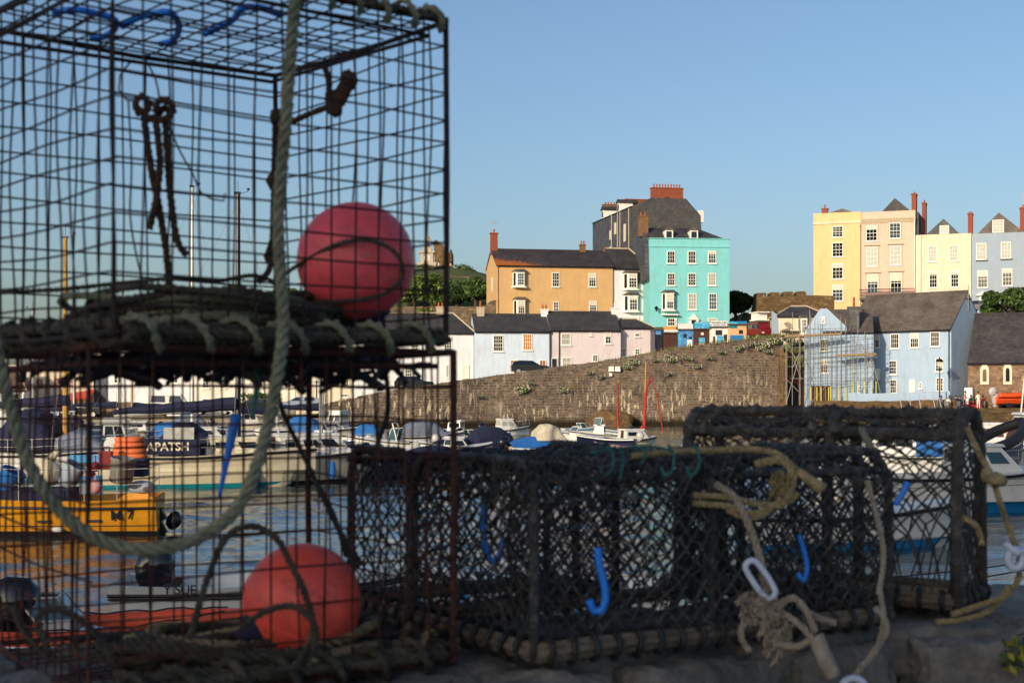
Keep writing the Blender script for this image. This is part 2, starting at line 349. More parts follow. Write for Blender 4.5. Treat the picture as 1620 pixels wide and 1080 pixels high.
def spline(pts, step, closed=False):
    pts = [Vector(p) for p in pts]; k = len(pts); out = []
    rng = range(k if closed else k - 1)
    for i in rng:
        if closed: p0, p1, p2, p3 = pts[i - 1], pts[i], pts[(i + 1) % k], pts[(i + 2) % k]
        else: p0, p1, p2, p3 = pts[max(0, i - 1)], pts[i], pts[i + 1], pts[min(k - 1, i + 2)]
        m = max(1, int((p2 - p1).length / step))
        for j in range(m):
            t = j / m
            out.append(.5 * ((2 * p1) + (p2 - p0) * t + (2 * p0 - 5 * p1 + 4 * p2 - p3) * t * t + (3 * p1 - p0 - 3 * p2 + p3) * t ** 3))
    if closed: out.append(out[0].copy())
    else: out.append(pts[-1].copy())
    return out

def tag(o, label=None, cat=None, group=None, kind=None):
    for k, v in (('label', label), ('category', cat), ('group', group), ('kind', kind)):
        if v: o[k] = v
    return o

def empty(name, loc=(0, 0, 0), rz=0, label=None, cat=None, group=None, parent=None, tilt=None):
    o = bpy.data.objects.new(name, None); COL.objects.link(o)
    o.location = loc; o.rotation_euler = tilt if tilt else (0, 0, rz)
    o.empty_display_size = .1
    if parent: o.parent = parent
    return tag(o, label, cat, group)

def copy_tree(o, parent=None):
    c = o.copy(); COL.objects.link(c); c.parent = parent
    for ch in [x for x in COL.objects if x.parent == o]: copy_tree(ch, c)
    return c

def text(name, s, size, m, parent, loc, rot, bold=0.0, extrude=.004, align='CENTER', shear=0):
    cu = bpy.data.curves.new(name, 'FONT'); cu.body = s; cu.size = size; cu.align_x = align; cu.align_y = 'CENTER'
    cu.extrude = extrude; cu.offset = bold; cu.shear = shear; cu.materials.append(M[m])
    tmp = bpy.data.objects.new('tmp', cu); COL.objects.link(tmp)
    me = bpy.data.meshes.new_from_object(tmp.evaluated_get(bpy.context.evaluated_depsgraph_get())); bpy.data.objects.remove(tmp); bpy.data.curves.remove(cu)
    me.name = name; o = bpy.data.objects.new(name, me); COL.objects.link(o); o.parent = parent; o.location = loc; o.rotation_euler = rot
    if not me.materials: me.materials.append(M[m])
    return o
# ------------------------------------------------------------------ buildings
RW = random.Random(11)
class House:
    """a building whose front runs from photo column pxl to pxr, its left front corner d metres away, turned by yaw"""
    def __init__(s, name, label, cat, pxl, pxr, d, yaw, group=None):
        s.yaw = rad(yaw); s.c, s.s = math.cos(s.yaw), math.sin(s.yaw)
        s.x0, s.y0 = (pxl - CX) / F * d, d
        s.o = empty(name, (s.x0, s.y0, 0), s.yaw, label, cat, group)
        s.W = s.uv(pxr, HY)[0]
    def uv(s, px, py, v=0.0):
        a = (px - CX) / F; b = -(py - HY) / F
        X, Y = s.x0 - v * s.s, s.y0 + v * s.c
        t = (Y * s.c - X * s.s) / (s.c - a * s.s)
        return ((a * t - X) * s.c + (t - Y) * s.s, CZ + b * t)
    def zat(s, px, py, v=0.0): return s.uv(px, py, v)[1]
    def part(s, mb, name, m, parent=None, smooth=False, label=None): return mb.build(name, m, parent or s.o, smooth, label=label)
    def body(s, m, zb, ze, D, u0=0, u1=None, v0=0, gable=None, name='wall'):
        u1 = s.W if u1 is None else u1
        mb = MB(); e = .004
        if gable:   # gables on the two side walls (ridge along the front)
            mb.prism([(v0, zb), (v0 + D, zb), (v0 + D, ze), (v0 + D / 2, gable), (v0, ze)], u0 + e, u1 - e, 'x')
        else: mb.box(u0 + e, u1 - e, v0, v0 + D, zb, ze)
        s.D, s.ze = D, ze
        return s.part(mb, name, m)
    def roof(s, m, ze, zr, D, u0=0, u1=None, v0=0, hl=0, hr=0, oh=.18, name='roof', ov=.0, parent=None):
        u1 = s.W if u1 is None else u1
        mb = MB(); t = .12; k = (zr - ze) / (D / 2); za = ze - oh * k
        a, b = u0 - ov, u1 + ov; f, g, mid = v0 - oh, v0 + D + oh, v0 + D / 2
        up = .1
        if hl: a -= oh * (1 if hl else 0)
        if hr: b += oh
        z1, z2 = za + up, zr + up
        mb.slab([(a, f, z1), (b, f, z1), (b - hr, mid, z2), (a + hl, mid, z2)], t)
        mb.slab([(b, g, z1), (a, g, z1), (a + hl, mid, z2), (b - hr, mid, z2)], t)
        if hl: mb.slab([(a, g, z1), (a, f, z1), (a + hl, mid, z2)], t)
        if hr: mb.slab([(b, f, z1), (b, g, z1), (b - hr, mid, z2)], t)
        r = s.part(mb, name, m, parent)
        rb = MB(); rb.tube([(a + hl, mid, z2 + .03), (b - hr, mid, z2 + .03)], .1, 6)
        for h, x, y in ((hl, a, f), (hl, a, g)):
            if h: rb.tube([(x, y, z1), (a + hl, mid, z2 + .03)], .09, 5)
        for h, x, y in ((hr, b, f), (hr, b, g)):
            if h: rb.tube([(x, y, z1), (b - hr, mid, z2 + .03)], .09, 5)
        rb.build('ridge_tiles', 'stonetrim' if (hl or hr) else m, r)
        gb = MB(); gb.tube([(a, f - .05, z1 - .12), (b, f - .05, z1 - .12)], .07, 6); gb.build('gutter', 'ironblack', r)
        return r
    def window(s, x0, y0, x1, y1, c=3, r=4, blind=0, pane='glass', frame='frame', sill=True, v=0, surround=None, arch=False, fw=.09, hood=False):
        (a, zt), (b, zb) = s.uv(x0, y0, v), s.uv(x1, y1, v)
        return s.win(a, b, zb, zt, c, r, blind, pane, frame, sill, v, surround, arch, fw, hood)
    def win(s, a, b, zb, zt, c=3, r=4, blind=0, pane='glass', frame='frame', sill=True, v=0, surround=None, arch=False, fw=.09, hood=False, parent=None):
        w, h = b - a, zt - zb
        mb = MB(); y0, y1 = -.075, -.004
        cx = w / 2
        if arch:
            n = 10; ro, ri = w / 2, w / 2 - fw; hz = h - w / 2
            mb.box(0, fw, y0, y1, 0, hz); mb.box(w - fw, w, y0, y1, 0, hz); mb.box(fw, w - fw, y0, y1, 0, fw)
            for i in range(n):
                t0, t1 = math.pi * i / n, math.pi * (i + 1) / n
                q = [(cx + q_ * math.cos(t), hz + q_ * math.sin(t)) for q_, t in ((ri, t0), (ro, t0), (ro, t1), (ri, t1))]
                mb.prism(q, y0, y1, 'y')
        else:
            mb.box(0, fw, y0, y1, 0, h); mb.box(w - fw, w, y0, y1, 0, h)
            mb.box(fw, w - fw, y0, y1, 0, fw); mb.box(fw, w - fw, y0, y1, h - fw, h)
        bt = .035
        for i in range(1, c):
            x = fw + (w - 2 * fw) * i / c; mb.box(x - bt / 2, x + bt / 2, y0 + .012, y1 - .03, fw, h - fw * (1 if not arch else .8))
        for i in range(1, r):
            z = fw + (h - 2 * fw) * i / r; t = bt if i * 2 != r else bt * 1.8
            mb.box(fw, w - fw, y0 + .008, y1 - .028, z - t / 2, z + t / 2)
        o = mb.build('window', frame, parent or s.o); o.location = (a, v, zb)
        pb = MB()
        if arch:
            poly = [(.02, .02), (w - .02, .02), (w - .02, h - w / 2)] + [(cx + (w / 2 - .02) * math.cos(math.pi * i / 10), h - w / 2 + (w / 2 - .02) * math.sin(math.pi * i / 10)) for i in range(1, 10)] + [(.02, h - w / 2)]
            pb.prism(poly, -.03, -.008, 'y')
        else: pb.box(.02, w - .02, -.03, -.008, .02, h - .02)
        if pane == 'glass': pane = RW.choice(('glass', 'glass', 'glassb', 'glassc')); blind = blind or RW.choice((0, 0, 0, 0, .22, .38))
        pb.build('pane', pane, o)
        if blind:
            MB().box(fw * .9, w - fw * .9, -.036, -.0305, h - fw - (h - 2 * fw) * blind, h - fw * .9).build('blind', 'blind', o)
        if sill: MB().box(-.09, w + .09, -.17, 0, -.1, -.005).build('sill', frame if frame == 'frame' else 'stonetrim', o)
        if surround:
            sb = MB(); q = .16
            sb.box(-q, -.003, -.05, 0, -.0, h + q); sb.box(w + .003, w + q, -.05, 0, -.0, h + q); sb.box(-.003, w + .003, -.05, 0, h + .003, h + q)
            if hood: sb.box(-q - .15, w + q + .15, -.25, 0, h + q + .002, h + q + .12)
            sb.build('surround', surround, o)
        return o
    def bay(s, x0, y0, x1, y1, depth=.6, wins=((0., 1.),), roofm='slatebrown', c=3, r=4, blind=0, frame='frame'):
        (a, zt), (b, zb) = s.uv(x0, y0), s.uv(x1, y1)
        w, h = b - a, zt - zb
        k = min(.5, w * .22)
        base = [(a, 0), (a + k, -depth), (b - k, -depth), (b, 0)]
        mb = MB(); mb.prism(base, zb, zt, 'z')
        o = mb.build('bay_window', frame, s.o)
        rb = MB(); q = [(a - .2, 0), (a + k - .15, -depth - .2), (b - k + .15, -depth - .2), (b + .2, 0)]
        top = [(a + .3, 0), (a + k + .2, -depth * .3), (b - k - .2, -depth * .3), (b - .3, 0)]
        rb.hexa([(x, y, zt + .003) for x, y in q], [(x, y, zt + .35) for x, y in top]); rb.build('bay_roof', roofm, o)
        MB().prism(q, zb - .12, zb - .003, 'z').build('bay_sill', frame, o)
        for f0, f1 in wins:
            z0, z1 = zb + h * f0 + .15, zb + h * f1 - .15
            pw = s.win(a + k + .06, b - k - .06, z0, z1, c, r, blind, 'glass', frame, False, -depth - .002)
            # side lights on the canted faces
            for (p, q2) in ((base[0], base[1]), (base[2], base[3])):
                d = Vector((q2[0] - p[0], q2[1] - p[1], 0)); n = Vector((d.y, -d.x, 0)).normalized()
                pa = Vector((p[0], p[1], 0)) + d * .22 + n * .006; pb_ = Vector((p[0], p[1], 0)) + d * .78 + n * .006
                sb = MB(); sb.hexa([(pa.x, pa.y, z0), (pb_.x, pb_.y, z0), (pb_.x + n.x * .01, pb_.y + n.y * .01, z0), (pa.x + n.x * .01, pa.y + n.y * .01, z0)],
                                   [(pa.x, pa.y, z1), (pb_.x, pb_.y, z1), (pb_.x + n.x * .01, pb_.y + n.y * .01, z1), (pa.x + n.x * .01, pa.y + n.y * .01, z1)])
                sb.build('side_pane', 'glass', o)
        return o
    def chimney(s, u, v, z0, z1, w, dp, m='brick', pots=2, potm='terracotta', poth=.45, parent=None):
        mb = MB(); mb.box(u - w / 2, u + w / 2, v - dp / 2, v + dp / 2, z0, z1)
        mb.box(u - w / 2 - .07, u + w / 2 + .07, v - dp / 2 - .07, v + dp / 2 + .07, z1 + .002, z1 + .14)
        o = mb.build('chimney', m, parent or s.o)
        for i in range(pots):
            x = u + (i - (pots - 1) / 2) * (w / max(1, pots)) * .92
            MB().lathe([(.14, 0), (.11, .1), (.1, poth - .08), (.13, poth - .06), (.12, poth)], (x, v, z1 + .145), 8).build('chimney_pot', potm, o)
        return o
    def pipe(s, px, py0, py1, m='ironblack', r=.06):
        u, z1 = s.uv(px, py0); z0 = s.uv(px, py1)[1]
        mb = MB(); mb.bar((u, -.1, z0), (u, -.1, z1), r, 6); mb.box(u - .12, u + .12, -.2, 0, z1 - .1, z1 + .15)
        return s.part(mb, 'drainpipe', m)
    def door(s, x0, y0, x1, y1, m='ironblack', frame='frame'):
        (a, zt), (b, zb) = s.uv(x0, y0), s.uv(x1, y1); w, h = b - a, zt - zb
        o = MB().box(.08, w - .08, -.05, -.004, 0, h - .08).build('door', m, s.o); o.location = (a, 0, zb)
        mb = MB(); mb.box(0, .08, -.09, -.003, 0, h); mb.box(w - .08, w, -.09, -.003, 0, h); mb.box(.08, w - .08, -.09, -.003, h - .08, h)
        mb.build('door_frame', frame, o); MB().ball((w - .2, -.08, h * .48), .035, 6).build('handle', 'steel', o)
        return o

G_ROW = 'cottages along the harbour wall'; G_UP = 'tall houses above the harbour wall'; G_TER = 'colour washed terrace on the cliff top'

# lower row behind the harbour wall -------------------------------------------------
h = House('cottage', 'white rendered cottage with hipped slate roof beside the pale blue cottage', 'house', 560, 750, 151, 6, G_ROW)
ze = h.zat(700, 526); h.body('white', 0, ze, 7)
h.roof('slate', ze, h.zat(700, 497, 3.5), 7, hr=2.2)
h.window(702, 532, 715, 556, 3, 5); h.window(705, 577, 710, 597, 2, 5); h.door(731, 577, 742, 600, 'frame'); h.win(h.uv(733, 0)[0], h.uv(741, 0)[0], h.zat(735, 592), h.zat(735, 578), 2, 3, sill=False)
h.window(650, 535, 662, 556, 3, 4); h.window(607, 535, 619, 556, 3, 4); h.window(640, 580, 652, 600, 3, 4)
h.pipe(668, 528, 612); h.pipe(750.2, 528, 600)
h.chimney(h.uv(697, 500, 3.5)[0], 3.5, ze + 1.4, h.zat(697, 487, 3.5), .9, .7, 'stonetrim', 2)
h = House('cottage', 'pale blue rendered cottage with orange curtains between the white and pink cottages', 'house', 750.5, 870, 152, 6, G_ROW)
ze = h.zat(800, 524); zr = h.zat(800, 499, 3.5); h.body('paleblue', 0, ze, 7, gable=zr)
h.roof('slate2', ze, zr, 7)
h.window(780, 530, 796, 556, 4, 4); h.window(827, 528, 842, 554, 4, 4, pane='warmglass'); h.window(807, 569, 820, 590, 2, 2, pane='redglass'); h.window(853, 569, 864, 588, 2, 2, pane='redglass')
h.pipe(869.6, 526, 583)
h.chimney(h.uv(760, 500, 3.5)[0], 3.5, ze + 1, h.zat(760, 488, 3.5), .8, .8, 'stonetrim', 1, poth=.7)
h.chimney(h.uv(861, 500, 3.5)[0], 3.5, ze + 1, h.zat(861, 491, 3.5), .75, .8, 'white', 2)
h = House('cottage', 'dusky pink rendered cottage with black door between the blue cottage and its low wing', 'house', 870.5, 982, 153, 6, G_ROW)
ze = h.zat(900, 522); zr = h.zat(900, 495, 3.5); h.body('pinkish', 0, ze, 7, gable=zr)
h.roof('slate2', ze, zr, 7)
h.window(888, 527, 903, 546, 2, 2, pane='paleglass'); h.window(957, 525, 967, 544, 2, 3, .4); h.window(889, 565, 904, 582, 2, 2, pane='paleglass'); h.window(937, 561, 946, 572, 2, 3); h.win(*[h.uv(x, 0)[0] for x in (933, 936)], h.zat(934, 531), h.zat(934, 525), 1, 1)
h.door(872, 566, 882, 584); h.pipe(884.5, 524, 584)
h.chimney(h.uv(973, 500, 3.5)[0], 3.5, ze + 1, h.zat(973, 489, 3.5), .9, .9, 'white', 1, 'white', .6)
h = House('cottage', 'low pink end wing with tiny paired windows next to the painted kiosks', 'house', 982.5, 1034, 154.8, 6, G_ROW)
ze = h.zat(1000, 518.5); h.body('pinkish', 0, ze, 5)
h.roof('slate2', ze, h.zat(1000, 506, 2.5), 5, hr=1.6)
h.window(1004, 526, 1012, 533, 2, 1); h.window(1004, 551, 1012, 561, 2, 2); h.window(983.5, 551, 990, 564, 2, 2)

# houses further left, half hidden by the cages
h = House('harbour_house', 'warm cream three storey house with a hooded window left of the white cottage', 'house', 468, 559, 150.5, 5, G_ROW)
ze = h.zat(500, 527); zr = h.zat(500, 502, 4); h.body('creamdk', 0, ze, 8, gable=zr); h.roof('slate', ze, zr, 8)
for x, yy in ((498, 586), (498, 545), (540, 590), (540, 547), (478, 545)): h.window(x, yy, x + 12, yy + 22, 3, 4)
h.window(503, 625, 514, 637, 2, 2); h.window(538, 622, 551, 628, 2, 1); h.window(478, 590, 486, 606, 2, 4)
h = House('harbour_house', 'plain white house behind the parked white van', 'house', 300, 467, 152, 3, G_ROW)
ze = h.zat(380, 536); zr = h.zat(380, 512, 4); h.body('cream', 0, ze, 8, gable=zr); h.roof('slate', ze, zr, 8)
for x in (320, 347, 375, 405, 450): h.window(x, 595, x + 11, 614, 2, 4); h.window(x, 550, x + 11, 570, 3, 4)
for x in (320, 348): h.window(x, 630, x + 11, 652, 2, 3)
h.chimney(8, 4, zr - .5, zr + 1.2, 1, .8)
h = House('harbour_house', 'white gabled house with bare side wall above the rough stone wall', 'house', 165, 299, 154, 2, G_ROW)
ze = h.zat(230, 540); zr = h.zat(230, 516, 4); h.body('white', 0, ze, 8, gable=zr); h.roof('slate2', ze, zr, 8)
for x in (180, 225, 270): h.window(x, 590, x + 12, 606, 2, 3); h.window(x, 552, x + 12, 570, 2, 3)
h = House('harbour_pub', 'cream building with red framed windows and red awning over a veranda', 'pub', 42, 148, 153, 4, None)
ze = h.zat(100, 575); zr = h.zat(100, 548, 4); h.body('creamy', 0, ze, 8, gable=zr); h.roof('slatebrown', ze, zr, 8)
for x, yy in ((58, 600), (86, 598), (108, 597), (131, 596)): h.window(x, yy, x + 9, yy + 14, 1, 2, frame='redframe', fw=.14, sill=False, pane='paleglass')
ua, ub = h.uv(75, 0)[0], h.uv(150, 0)[0]; zt, zl = h.zat(110, 618), h.zat(110, 628)
MB().slab([(ua, -2.2, zl - .7), (ub, -2.2, zl), (ub, -.01, zt + .2), (ua, -.01, zt - .7)], .1).build('awning', 'hullred', h.o)
mb = MB()
for i in range(9): mb.bar((ua + (ub - ua) * i / 8, -2.1, 0.8), (ua + (ub - ua) * i / 8, -2.1, zl - .75 + .7 * i / 8), .05, 5)
mb.build('veranda', 'woodraw', h.o)
MB().box(h.W + .01, h.W + 1.3, .2, 6, 0.5, ze - .3).build('slate_bay', 'slatehangy', h.o)
h = House('quay_shed', 'small white quay shed with steep brown tiled roof at the left edge', 'shed', -30, 40, 147, 8)
ze = h.zat(20, 616); h.body('white', 0, ze, 5); h.roof('tile', ze, h.zat(20, 580, 2.5), 5, hr=1.6)
h.door(13, 631, 25, 659, 'paleblue')
for x in (28, 37): h.pipe(x, 622, 659, 'frame', .09)

# upper houses ----------------------------------------------------------------------
h = House('townhouse', 'ochre yellow house with orange lichen along its slate roof', 'house', 786, 969.5, 172, 10, G_UP)
ze = h.zat(800, 419); zr = ze + 2.15; h.body('ochre', 8, ze, 8, gable=zr); h.roof('slatelich', ze, zr, 8, oh=.22, ov=.12)
h.bay(811, 430, 834, 454, .55); h.bay(812, 474, 835, 499, .55, blind=.4)
h.window(873, 431, 885, 454, 3, 4); h.window(931, 432, 943, 454, 3, 4, .0); h.window(875, 477, 884, 497, 3, 4); h.window(932, 476, 944, 496, 3, 4, .35)
h.pipe(786.8, 421, 500, 'ochre', .07)
h.chimney(.3, 4, zr - .6, zr + 2.0, .85, .7, 'brick', 1); h.chimney(h.uv(921.5, 0, 4)[0], 4, zr - .3, zr + .75, .7, .6, 'brickbrown', 2)
mb = MB(); mb.bar((.3, 4, zr + 2.4), (.3, 4, zr + 3.8), .025, 4)
for i in range(5): mb.bar((-.1 + .0, 4 - .4 + .05 * i, zr + 3.2 + .12 * i), (.7, 4 - .4 + .05 * i, zr + 3.2 + .12 * i), .018, 4)
mb.build('aerial', 'alu', h.o)
# narrow slit window on the gable
g = MB().box(-.05, -.006, 3.2, 3.9, h.zat(775, 457), h.zat(775, 435)); g.build('side_window', 'frame', h.o)
h = House('townhouse', 'narrow white house with two stacked bay windows beside the turquoise house', 'house', 970, 1030, 174.8, 10, G_UP)
ze = h.zat(1000, 424.5); h.body('white', 8, ze, 8); h.roof('slate', ze, h.zat(1000, 395, 4), 8, hr=2.0, ov=.05)
h.bay(986, 432, 1012, 458, .6, blind=.3); h.bay(987, 467, 1013, 493, .6, blind=.2)
for x in (980.5, 994.5): h.window(x, 503, x + 8, 512, 1, 1, arch=True, sill=False)
h.window(1014, 504, 1024, 512, 3, 2); h.pipe(1010.5, 470, 510, 'white', .08)
h.chimney(.1, 4, ze + .9, h.zat(970, 488) - 4.6 if False else ze + 2.35, .7, .7, 'brickbrown', 1)
h = House('townhouse', 'tall turquoise house with white sash windows and a pedimented door', 'house', 1028, 1154, 171, 5, G_UP)
ze = h.zat(1090, 378); W = h.W; h.body('turq', 8, ze, 9)
mb = MB(); mb.box(-.06, W + .06, -.12, 0, ze - 1.0, ze - .86); mb.box(-.08, W + .12, -.14, 9.1, ze + .003, ze + .09); h.part(mb, 'cornice', 'turq')
# mansard roof behind the parapet
zt = ze + 1.7; mb = MB()
mb.hexa([(.1, .8, ze + .095), (W - .3, .8, ze + .095), (W - .3, 8.8, ze + .095), (.1, 8.8, ze + .095)], [(.3, 3.6, zt), (W - 3.2, 3.6, zt), (W - 3.2, 6, zt), (.3, 6, zt)]); h.part(mb, 'roof', 'slate2')
MB().prism([(0.1, ze - 5), (9, ze - 5), (9, ze), (6.5, zt + .3), (3.5, zt + .3), (.9, ze)], -.5, -.005, 'x').build('side_wall', 'slatehangy', h.o)
for px in (1058.5, 1098):
    u, z = h.uv(px, 372, .9); dm = MB()
    dm.box(u - .5, u + .5, .95, 2.8, ze + .1, ze + 1.15); o = dm.build('dormer', 'frame', h.o)
    MB().prism([(u - .7, ze + 1.155), (u + .7, ze + 1.155), (u, ze + 1.6)], .85, 3.2, 'y').build('dormer_roof', 'slatebrown', o)
    MB().box(u - .33, u + .33, .92, .945, ze + .25, ze + 1.0).build('pane', 'glass', o)
h.chimney(-.35, 2.6, ze + .5, zt + 1.15, 1.1, 1, 'brickbrown', 2)
for x in (1055, 1088, 1120): h.window(x, 397, x + 13, 417, 3, 3, pane='glass'); h.window(x, 432, x + 13, 452, 3, 4 if x < 1100 else 3, pane='glass' if x < 1100 else 'paleglass')
h.window(1088.5, 464, 1102, 490, 3, 4, pane='paleglass'); h.window(1121, 464, 1134, 490, 3, 4)
h.bay(1047, 463, 1070, 491, .6, blind=.55); h.window(1055.5, 503, 1068, 516, 3, 2); h.window(1120, 503, 1135, 512, 3, 2, pane='paleglass')
MB().box(h.uv(1046, 0)[0], h.uv(1071, 0)[0], -.75, -.02, h.zat(1060, 499), h.zat(1060, 497)).build('bay_ledge', 'frame', h.o)
u0, u1 = h.uv(1088, 0)[0], h.uv(1106, 0)[0]; z0, z1 = h.zat(1097, 530), h.zat(1097, 506); um = (u0 + u1) / 2
mb = MB(); mb.box(u0 + .1, u0 + .4, -.3, -.003, z0, z1); mb.box(u1 - .4, u1 - .1, -.3, -.003, z0, z1)
mb.prism([(u0, z1 + .003), (u1, z1 + .003), (um, z1 + .75)], -.4, -.003, 'y'); o = mb.build('doorcase', 'frame', h.o)
MB().box(u0 + .41, u1 - .41, -.08, -.004, z0, z1 - .02).build('door', 'black', o)
h.pipe(1069.5, 505, 530, 'frame', .07)
mb = MB(); u, z = h.uv(1037, 487); mb.bar((u, 0, z), (u, -.6, z + .1), .03, 4); mb.lathe([(.03, -.5), (.2, -.1), (.24, 0), (.05, .2)], (u, -.6, z), 6); mb.build('wall_lantern', 'ironblack', h.o)

# dark slate hung house behind
h = House('townhouse', 'tall dark slate hung house with a long red brick chimney stack', 'house', 1000, 1108, 190, 12, G_UP)
zl, zr = h.zat(1000, 326), h.zat(1040, 313); W = h.W; D = 20
ua, ub = h.uv(1033, 0)[0], h.uv(1082, 0)[0]
mb = MB(); mb.prism([(0, 10), (W, 10), (W, zl - 1.0), (ub + .3, zr), (ua - .2, zr), (0, zl)], 0, .5, 'y'); h.part(mb, 'gable_wall', 'slatehang')
MB().box(.003, .5, .503, D, 10, zl).build('side_wall', 'slatehangy', h.o)
MB().box(W - .5, W - .003, .503, D, 10, zl - 1.2).build('far_side_wall', 'slatehangy', h.o)
MB().box(.51, W - .51, D - .5, D, 10, zl - 1.2).build('rear_wall', 'slatehang', h.o)
rm = (ua + ub) / 2; zrr = zr + .2
mb = MB(); mb.slab([(-.15, D, zl + .02), (-.15, .3, zl + .02), (rm, .3, zrr), (rm, D, zrr)], .12); mb.slab([(W + .15, .3, zl - 1.0), (W + .15, D, zl - 1.0), (rm, D, zrr), (rm, .3, zrr)], .12); rf = h.part(mb, 'roof', 'slatey')
h.chimney((ua + ub) / 2, .75, zr - .5, h.zat(1057, 298), ub - ua, .9, 'brick', 10, poth=.5, parent=rf)
h.chimney(rm - 1.2, 11, zr - 1.2, zr + 1.1, 3.2, .9, 'brick', 0, parent=rf); h.chimney(rm - 2.2, 18.6, zl, zl + 2.5, 3.4, .9, 'brickbrown', 7, poth=.35, parent=rf)
for v in (7.5, 15.5):
    d = MB().box(.25, 2.2, v - .55, v + .55, zl - .05, zl + 1.35).build('dormer', 'frame', h.o)
    MB().prism([(v - .8, zl + 1.353), (v + .8, zl + 1.353), (v, zl + 1.9)], .1, 3, 'x').build('dormer_roof', 'slate2', d)
    MB().box(.22, .247, v - .35, v + .35, zl + .3, zl + 1.15).build('pane', 'glass', d)
for v, dz, hh in ((3.4, -4.4, 2.4), (3.4, -8.3, 2.3), (8.0, -2.9, 1.6), (10.4, -3.4, 1.3), (10.3, -6.6, 2.2), (13.4, -6.9, 2.2), (16.7, -7.2, 2.4)):
    f = MB().box(-.05, .0, v - .5, v + .5, zl + dz, zl + dz + hh).build('side_window', 'blind', h.o)
mb = MB()
for v in (1.2, 5.4, 6.6, 9.6): mb.bar((-.1, v, 12), (-.1, v, zl - .1), .07, 5)
mb.bar((-.12, 9.4, zl - 4.6), (-.12, 14.5, zl - 4.6), .06, 5); mb.build('pipework', 'stonetrim', h.o)
MB().box(W + .05, W + .25, .3, .5, zl - 12, zl - 2).build('corner_pipe', 'frame', h.o)
MB().box(W - .3, W + .5, .1, .9, zl - 1.9, zl - .3).build('chimney_stub', 'frame', h.o)

# colour washed terrace on the cliff, right -----------------------------------------
def terr(label, pxl, pxr, d, yaw, pyt, m, D=10, zb=12.):
    h = House('terrace_house', label, 'house', pxl, pxr, d, yaw, G_TER)
    ze = h.zat(pxl, pyt); h.body(m, zb, ze, D); h.zt = ze
    return h
h = terr('yellow four storey house with one column of windows at the terrace end', 1287, 1362, 194, -20, 338, 'yellow')
MB().box(-.02, h.W + .02, -.14, 0, h.zt - 1.5, h.zt - 1.25).build('cornice', 'creamy', h.o)
for y0, y1, bl in ((358, 375, 0), (384, 406, 0), (417, 441, .25), (451, 476, .3)): h.window(1316.5, y0, 1334, y1, 3, 4, bl)
h.chimney(1.0, 4, h.zt - .2, h.zt + 1.0, .8, .7, 'brick', 1, poth=.5); h.pipe(1362, 358, 490)
MB().prism([(.3, h.zt + .01), (h.W - .3, h.zt + .01), (h.W * .55, h.zt + .9)], 3, 9, 'y').build('roof', 'slatebrown', h.o)
h = terr('salmon pink house with an iron balcony between yellow and cream houses', 1362.6, 1448, 191.3, -20, 336, 'pink')
mb = MB()
for i in range(3): mb.box(-.02, h.W + .02, -.1 - .06 * i, 0, h.zt - 1.55 + .22 * i, h.zt - 1.55 + .22 * i + .2)
mb.build('cornice', 'stonetrim', h.o)
for x, rows in ((1370, ((357, 381, 0, 'glass'), (391, 421, 0, 'paleglass'), (434, 464, .4, 'glass'))), (1407, ((353, 377, 0, 'glass'), (389, 419, 0, 'paleglass'), (432, 463, .4, 'glass')))):
    for i, (a, b, bl, pn) in enumerate(rows): h.window(x + i * .8, a, x + 18 + i * .8, b, 3, 4, bl, pn, surround='stonetrim', hood=i > 0, sill=i < 2)
h.window(1411, 478, 1428, 500, 3, 4, pane='paleglass', surround='stonetrim'); h.door(1375, 481, 1387, 512, 'hullred', 'stonetrim')
u0, u1 = h.uv(1361, 0)[0], h.uv(1447.5, 0)[0]; z0 = h.zat(1400, 471); z1 = h.zat(1400, 458)
mb = MB(); mb.box(u0, u1, -1.1, -.004, z0 - .3, z0)
for i in range(50): mb.bar((u0 + (u1 - u0) * i / 49, -1.05, z0), (u0 + (u1 - u0) * i / 49, -1.05, z1), .036, 4)
mb.bar((u0, -1.05, z1), (u1, -1.05, z1), .05, 5); mb.bar((u0, -1.05, z0 + .25), (u1, -1.05, z0 + .25), .03, 5)
for i in range(6): mb.prism([(-1.0, z0 - .303), (-.004, z0 - .303), (-.004, z0 - .85)], u0 + .3 + (u1 - u0 - .8) * i / 5, u0 + .42 + (u1 - u0 - .8) * i / 5, 'x')
mb.build('balcony', 'ironblack', h.o)
MB().prism([(h.W * .33, h.zt + .003), (h.W * .92, h.zt + .003), (h.W * .6, h.zt + 2.0)], 2, 8, 'y').build('roof', 'slate', h.o)
h.chimney(h.W - .3, 2.5, h.zt - .5, h.zt + 2.3, .6, 2.0, 'brick', 1, poth=.3); h.chimney(h.W + .9, 4, h.zt - 3, h.zt + 1.2, .5, 2, 'brick', 1)
MB().box(h.W + .01, h.W + .4, .5, 7, h.zt - 6, h.zt - .2).build('side_wall', 'slatehangy', h.o)
h.pipe(1447, 345, 470, 'frame', .06)
h = terr('cream three storey house with a gabled attic and arched door', 1448.6, 1536.5, 187.6, -20, 372, 'creamy')
W = h.W
MB().prism([(W * .17, h.zt + .003), (W * .8, h.zt + .003), (W * .5, h.zt + 2.1)], .6, 8, 'y').build('attic_gable', 'slatehang', h.o)
h.win(W * .43, W * .6, h.zt + .1, h.zt + 1.2, 3, 3, 0, 'paleglass', v=.6, sill=False)
for x, dx in ((1467, 0), (1501, -1)):
    h.window(x + 1, 389 + dx, x + 15, 414 + dx, 3, 4, 0, 'paleglass'); h.window(x + 3, 429 + dx, x + 16, 455 + dx, 3, 4, .2)
h.window(1498, 469, 1510, 484, 3, 3, pane='paleglass'); h.window(1458, 472, 1470, 492, 2, 2, arch=True, sill=False)
